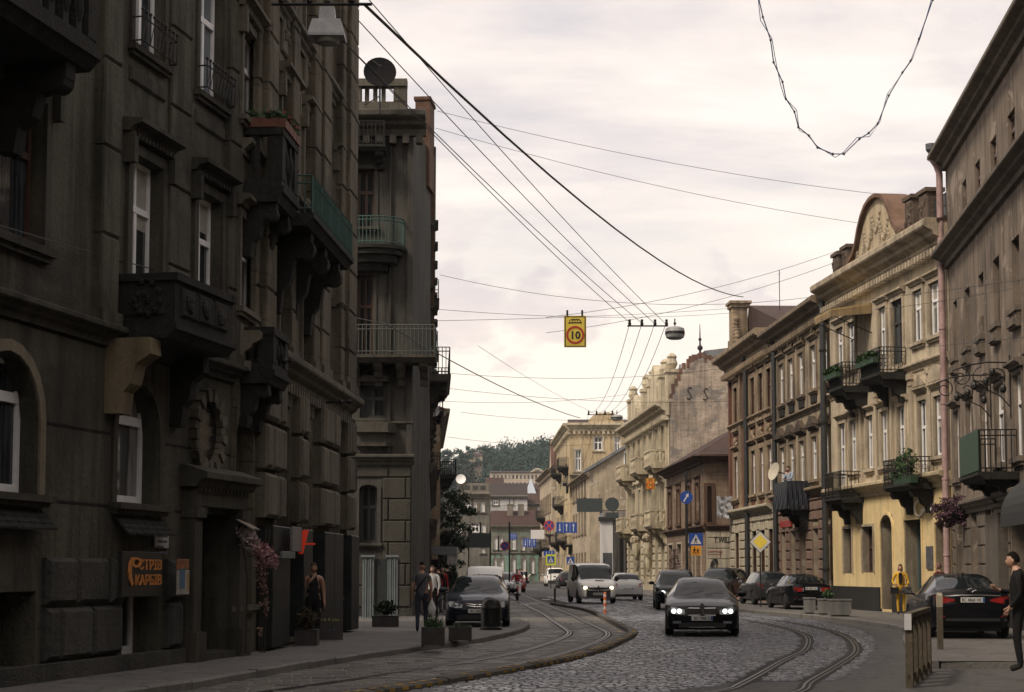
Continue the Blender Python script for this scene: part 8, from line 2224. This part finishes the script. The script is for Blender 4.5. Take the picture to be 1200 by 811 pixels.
 for i, (px0, px1, yb, h, pl)in enumerate(((944, 957, 719.5, .52, 0), (960.5, 972.5, 720.5, .50, 1), (974.5, 999, 722.5, .52, 0))):
  p=gnd((px0+px1)/2, yb, PAVE);w=(px1-px0)/FPX*p.y;t=thing('planter', ['left of the three grey concrete planters by the old saloon', 'middle grey concrete planter, the one with greenery', 'widest grey concrete planter at the right of the three'][i], 'planter', (p.x, p.y+.3, PAVE), -.12, 'concrete planters on the right pavement');m=MB();m.box(-w/2, w/2, -.3, .3, .05, h);m.box(-w/2+.06, w/2-.06, -.24, .24, 0, .049);m.box(-w/2-.02, w/2+.02, -.32, .32, h+.001, h+.05);m.build('box', conc, t)
  if pl:m=MB();m.leafs((.15, 0, h+.2), (w*.7, .3, .2), 200, .05);m.build('shrub', grn, t, recalc=False)
 a=Vector((5.66, 24.5, .005));b=Vector((6.82, 28.2, .005));L=(b-a).length;t=thing('barrier', 'short wooden slatted barrier standing at the right edge of the road', 'barrier', a, math.atan2(b.y-a.y, b.x-a.x));wd=plaster('barrier_timber', (.125, .105, .078), .35, .5, bump=.5)
 for k in range(5):
  x=L*k/4;m=MB();m.bbox(x-.09, x+.09, .045, -.045, 0, .99, .012);m.build('slat', wd, t)
 m=MB();m.box(-.12, L+.12, -.06, .06, .992, 1.06);m.build('top_rail', wd, t);m=MB();m.box(-.127, -.121, -.05, .05, .82, 1.05);m.build('reflector', white, t);m=MB();m.box(-.09, L+.09, -.02, .02, .12, .18);m.build('bottom_rail', wd, t)
 p=gnd(1102, 761, PAVE);t=thing('bollard', 'thin worn post with a pale cap standing behind the slatted barrier', 'post', (p.x, p.y, PAVE));m=MB();m.box(-.05, .05, -.05, .05, 0, .82);m.build('shaft', wd, t);m=MB();m.box(-.052, .052, -.052, .052, .822, 1.04);m.prism([(-.052, 1.041), (.052, 1.041), (0, 1.10)], -.05, .05);m.build('cap', paint('worn_cream', (.38, .33, .24), .7, var=.3), t)
 def kpost(px, d, h, label, striped):
  x=at(px, 700, d).x;t=thing('marker_post', label, 'post', (x, d, .15));m=MB();m.tube([(0, 0, 0), (0, 0, h)], .055, 10);m.ball((0, 0, h), .055, .055, .03, 8, 4);m.build('shaft', paint('marker_orange', (.55, .14, .04), .6, var=.3)if striped else paint('marker_dark', (.06, .05, .04), .6), t)
  if striped:
   for k in range(3):m=MB();m.lathe([(.0565, .14+k*.22), (.0565, .24+k*.22)], seg=10);m.build('stripe', white, t)
 kpost(709, 60.2, .72, 'orange and white striped marker post on the tram separator kerb', True);kpost(650.3, 80.5, .66, 'dark marker post at the far end of the separator kerb', False)
 sm=paint('blue_grey_sheet', (.13, .155, .165), .6, var=.3, scale=3);dk=paint('screen_dark', (.02, .024, .026), .5)
 for px0, px1, lab, d in((424, 438, 'left pale blue grey fluted screen post in front of the corner house', 54.0), (453, 466, 'right pale blue grey fluted screen post in front of the corner house', 55.6)):
  a=at(px0, 700, d);w=(px1-px0)/FPX*d;h=at(px0, 653, d).z-PAVE;t=thing('screen', lab, 'screen', (a.x, d, PAVE), 0, 'fluted screens by the corner house');m=MB();n=5
  for k in range(n):m.bbox(w*k/n, w*(k+1)/n-.012, .1, -.03-.02*(k%2), .04, h, .012)
  m.build('panel', sm, t);m=MB();m.box(-.03, w+.03, -.09, .14, h+.001, h+.07);m.box(-.03, w+.03, -.06, .14, 0, .038);m.build('frame', sm, t)
  m=MB();m.box(w+.01, w+(.42 if px0<440 else .05), .05, .09, .1, h-.05);m.build('dark_glazing', dk, t)
 d=76;a=at(484, 700, d);b=at(536, 700, d);t=thing('shelter', 'grey flat roofed stop shelter on the left pavement', 'shelter', (a.x, d, PAVE));w=b.x-a.x;zt=at(500, 641, d).z-PAVE;m=MB();m.box(0, w, -1.2, 1.2, zt-.35, zt);m.build('roof', paint('shelter_grey', (.14, .15, .155), .5, var=.2), t)
 for x in(.1, w*.6, w-.1):
  for y in(-1.0, 1.0):m=MB();m.box(x-.04, x+.04, y-.04, y+.04, 0, zt-.351);m.build('leg', dpole, t)
 m=MB();m.box(w-.42, w+.02, -1.12, -1.05, .4, zt-.36);p=m.build('poster_panel', paint('poster_pink_white', (.36, .33, .33), .5, var=.6, scale=3), t);m=MB();m.box(.15, w*.58, .98, 1.0, .3, 2.0);m.build('rear_glass', dk, t)
 q=at(530, 700, 74);t=thing('climbing_plant', 'dark creeper column in front of the shelter poster panel', 'plant', (q.x, 74, PAVE));m=MB();m.leafs((0, 0, 1.0), (.28, .25, 1.1), 350, .09);m.build('foliage', dkg, t, recalc=False);m=MB();m.tube([(0, 0, 0), (0.02, 0, 1.2)], .03, 5);m.build('stem', iron, t)
 def bicycle(px, d, yaw, label):
  x=at(px, 700, d).x;t=thing('bicycle', label, 'bicycle', (x, d, PAVE), yaw, 'bicycles by the shelter')
  for cx in(-.52, .52):
   m=MB();m.tube([(cx+.33*math.cos(k*math.pi/10), 0, .34+.33*math.sin(k*math.pi/10))for k in range(21)], .018, 5);w=m.build('wheel', MATS['tyre_rubber'], t);m=MB()
   for k in range(8):m.tube([(cx, 0, .34), (cx+.32*math.cos(k*.785), 0, .34+.32*math.sin(k*.785))], .003, 3)
   m.build('spokes', MATS['chrome'], w)
  m=MB()
  for p, q in(((-.52, .34), (-.12, .34)), ((-.12, .34), (-.28, .82)), ((-.28, .82), (.36, .80)), ((.36, .80), (-.12, .34)), ((-.52, .34), (-.25, .74)), ((.52, .34), (.34, .92))):m.tube([(p[0], 0, p[1]), (q[0], 0, q[1])], .018, 5)
  m.build('frame', iron, t);m=MB();m.tube([(.34, -.26, .98), (.36, 0, .95), (.34, .26, .98)], .014, 5);m.build('handlebar', iron, t);m=MB();m.ball((-.3, 0, .88), .13, .07, .035, 8, 5);m.build('saddle', iron, t)
 bicycle(512, 57, .9, 'dark bicycle parked nearest the dark blue saloon');bicycle(509, 62, .7, 'second dark bicycle behind the first by the shelter')
 d=94;x=at(606, 700, d).x;t=thing('scooter', 'dark scooter with a white front shield ridden towards the camera', 'scooter', (x, d, .004), 0.03)
 for y in(-.6, .6):m=MB();m.lathe([(.14, -.05), (.23, -.06), (.25, 0), (.23, .06), (.14, .05)], (0, y, .25), 16, 'x');m.build('wheel', MATS['tyre_rubber'], t)
 m=MB();m.prism([(-.2, .25), (.75, .3), (.8, .72), (.1, .78), (-.05, .42), (-.4, .38), (-.42, .3)], -.17, .17);m.build('body', paint('scooter_black', (.015, .015, .016), .35, coat=.5), t);m=MB();m.prism([(-.58, .38), (-.5, .36), (-.36, 1.0), (-.46, 1.02)], -.2, .2);sh=m.build('front_shield', white, t);m=MB();m.ball((0, -.50, .96), .08, .05, .08, 8, 5);m.build('headlight', MATS['lamp_glass'], sh);m=MB();m.box(-.06, .06, -.585, -.565, .5, .78);m.build('stripe', red, sh);m=MB();m.tube([(-.34, -.3, 1.05), (0, -.38, 1.0), (.34, -.3, 1.05)], .018, 5);m.build('handlebar', iron, t);m=MB();m.tube([(0, -.6, .25), (0, -.42, 1.0)], .03, 6);m.build('fork', iron, t);m=MB();m.bbox(-.16, .16, .1, .8, .75, .84, .02);m.build('seat', iron, t)
 return dict(grn=grn, dkg=dkg, iron=iron, white=white)
def rider(k):
 d=94;x=at(606, 700, d).x
 pose=dict(pelvis=(0, 0, .62), waist=(0, -.02, .77), chest=(0, -.03, .95), neckb=(0, -.02, 1.12), neck=(0, -.03, 1.19), skull=(0, -.05, 1.25), shL=(-.19, -.02, 1.09), elL=(-.29, -.22, .88), wrL=(-.32, -.48, .80), paL=(-.32, -.55, .80), shR=(.19, -.02, 1.09), elR=(.29, -.22, .88), wrR=(.32, -.48, .80), paR=(.32, -.55, .80), hipL=(-.1, 0, .60), knL=(-.18, -.42, .56), anL=(-.16, -.36, .14), toL=(-.16, -.52, .10), hipR=(.1, 0, .60), knR=(.18, -.42, .56), anR=(.16, -.36, .14), toR=(.16, -.52, .10))
 person('rider in dark red sitting on the scooter with a dark helmet', (x, d+.28, .25), .03, 1.75, pose, dict(skin=k['sk'], top=k['redc'], legs=k['jean'], shoe=k['shoe'], hair=k['blk']), 'cap', None, 'long')
 for px, dd, lab, tp in((617, 168, 'distant person in black crossing the road before the white hatchback', k['blk']), (609, 150, 'distant person in red walking behind the scooter rider', k['redc']), (611.5, 172, 'distant person in dark clothes beside the one crossing the road', k['jean'])):
  q=at(px, 700, dd);person(lab, (q.x, dd, .004), k['face'](1, -.2), 1.74, k['walk'], dict(skin=k['sk'], top=tp, legs=k['blk'], shoe=k['shoe'], hair=k['hb']), 'short', 'people crossing far up the street')
def plants(f):
 pink=leaves('pink_blossom', (.22, .10, .105), (.42, .26, .26));pale=leaves('pale_blossom', (.25, .20, .20), (.40, .34, .33));purp=leaves('purple_leaves', (.030, .012, .020), (.12, .06, .085));stem=paint('flower_stem', (.035, .03, .02), .8)
 p=at(298, 640, 30.6);t=thing('flower_garland', 'pink and white artificial blossom garland hanging by the cafe entrance', 'flowers', p)
 rs=random.Random(3)
 O=Vector(p)
 def c_(px, py, d=30.6):return at(px, py, d)-O
 m=MB()
 for px, py, r, n in((285, 624, .14, 130), (291, 632, .19, 200), (299, 640, .19, 180)):m.leafs(c_(px, py), (r, r, r), n, .042, rs)
 m.build('pale_blossom', pale, t, recalc=False);m=MB()
 for px, py, r, n in((302, 643, .17, 170), (310, 648, .21, 240), (317, 656, .17, 170), (306, 660, .15, 110), (322, 662, .08, 40)):m.leafs(c_(px, py), (r, r, r), n, .042, rs)
 m.build('pink_blossom', pink, t, recalc=False);m=MB()
 for px, py, r, n in((307, 675, .13, 60), (309, 690, .12, 55), (311, 705, .10, 40), (312, 718, .09, 25), (306, 740, .09, 12)):m.leafs(c_(px, py), (r, r, r*1.3), n, .036, rs)
 m.build('trailing_blossom', leaves('faded_blossom', (.10, .06, .045), (.26, .17, .14)), t, recalc=False)
 m=MB()
 for q in((283, 290), (300, 306), (312, 309), (316, 312)):m.tube([c_(q[0], 620, 30.7), c_(q[1], 680, 30.7), c_(q[1]-2, 765, 30.8)], .014, 4)
 m.build('stems', stem, t)
 q=at(277, 620, 30.4);t=thing('canopy', 'small pale canvas canopy above the pink garland', 'canopy', q);m=MB();m.prism([(-.05, .15), (.30, -.02), (.30, -.05), (-.05, .12)], 0, .05, 'y');
 m=MB();a, b, c, d=(0, 0, .18), (.28, 0, .02), (.28, .9, .02), (0, .9, .18);m.prism([(0, .18), (.28, .02), (.28, .0), (0, .16)], 0, .9, 'y');m.build('sheet', plaster('pale_canvas', (.26, .22, .18), .15, .3), t)
 d=53.4;p=at(1116, 600, d);t=thing('flower_basket', 'wide hanging basket of dark purple foliage beside the pink downpipe', 'flower basket', p);m=MB()
 for _ in range(40):
  x, z=rs.uniform(-.55, .55), rs.uniform(-.42, .42);z*=math.sqrt(max(.1, 1-(x/.62)**2))
  m.leafs((x, rs.uniform(-.25, .25), z), (.2, .2, .17), 75, .045, rs)
 m.build('foliage', purp, t, recalc=False);m=MB();m.leafs((.0, -.1, .15), (.6, .34, .38), 170, .024, rs);m.build('blossom', leaves('mauve_blossom', (.16, .10, .13), (.34, .24, .28)), t, recalc=False)
 m=MB();m.lathe([(.05, -.30), (.25, -.26), (.34, -.12), (.36, -.1)], (0, 0, 0), 14);m.tube([(0, 0, -.2), (.0, 0, .4), (.5, 0, .5)], .02, 5);m.tube([(.5, 0, .5), (.62, 0, .5)], .03, 5);m.build('basket', f['iron'], t)
 q=at(794, 655, 106);t=thing('flower_garland', 'dusky pink flower column on the shopfront of the low brown house', 'flowers', (q.x-.2, 106, PAVE));m=MB();m.leafs((0, 0, 1.6), (.45, .4, 1.6), 420, .08, rs);m.build('foliage', leaves('dusky_blossom', (.06, .035, .035), (.20, .13, .13)), t, recalc=False);m=MB();m.tube([(0, 0, 0), (0, 0, 2.8)], .05, 5);m.build('stem', stem, t)
 def tree(name, label, x, y, H, R_, n, leafmat, base=0.0, seed=1, leaf=.16, trunk=.14, group=None):
  r=random.Random(seed);t=thing(name, label, 'tree', (x, y, base), 0, group);m=MB()
  m.tube([(0, 0, 0), (.05, .02, H*.25), (-.04, .03, H*.5), (.02, 0, H*.8)], [trunk, trunk*.8, trunk*.55, trunk*.2], 8)
  limbs=[]
  for k in range(9):
   a=k*2.4;z0=H*(.28+.05*k);e=Vector((math.cos(a)*R_*.75, math.sin(a)*R_*.75, z0+H*.2));limbs.append(e);m.tube([(0, 0, z0), tuple(e*.55+Vector((0, 0, z0*.42))), tuple(e)], [trunk*.4, trunk*.28, trunk*.1], 5)
  m.build('trunk', paint('bark', (.05, .04, .03), .9, var=.4, bump=.5), t);m=MB()
  for k in range(n):
   a, zz=r.uniform(0, 6.28), r.uniform(.25, 1.0);rr=R_*(math.sin(math.pi*min(1, (zz-.12)*.95))**.6)*r.uniform(.3, 1.0)
   s_=R_*r.uniform(.18, .34);m.leafs((rr*math.cos(a), rr*math.sin(a), H*zz), (s_, s_, s_*.8), 60, leaf*.8, r, 1, True)
  m.build('crown', leafmat, t, recalc=False);return t
 tl=leaves('street_tree_leaves', (.008, .020, .010), (.028, .05, .024));x=at(524, 700, 112).x;tree('street_tree', 'dark leafy street tree behind the shelter at the left', x-.3, 112, 6.6, 2.3, 90, tl, PAVE, 4)
 hl=leaves('hill_tree_leaves', (.014, .036, .028), (.042, .075, .05))
 for i, (px, py, d, H, R_)in enumerate(((531, 531, 600, 17, 6.5), (520, 540, 590, 12, 5.5), (548, 536, 640, 14, 6), (559, 527, 660, 15, 6.5))):
  q=at(px, py, d);tree('hill_tree', ['lone round crowned tree standing highest at the left end of the hill skyline', 'low bushy tree at the far left foot of the hill skyline', 'tree on the hill just left of the wooded summit', 'bushy tree where the wooded summit begins'][i], q.x, d, H, R_, 60, hl, q.z-H*.95, 20+i, .6, .5, 'trees on the hill skyline')
setup_world();build_ground();build_hill();build_haze();left_side();R_OUT=right_side();far_end();vehicles();K=people();balcony_man(R_OUT['tarp'], K);FU=furniture();rider(K);plants(FU)
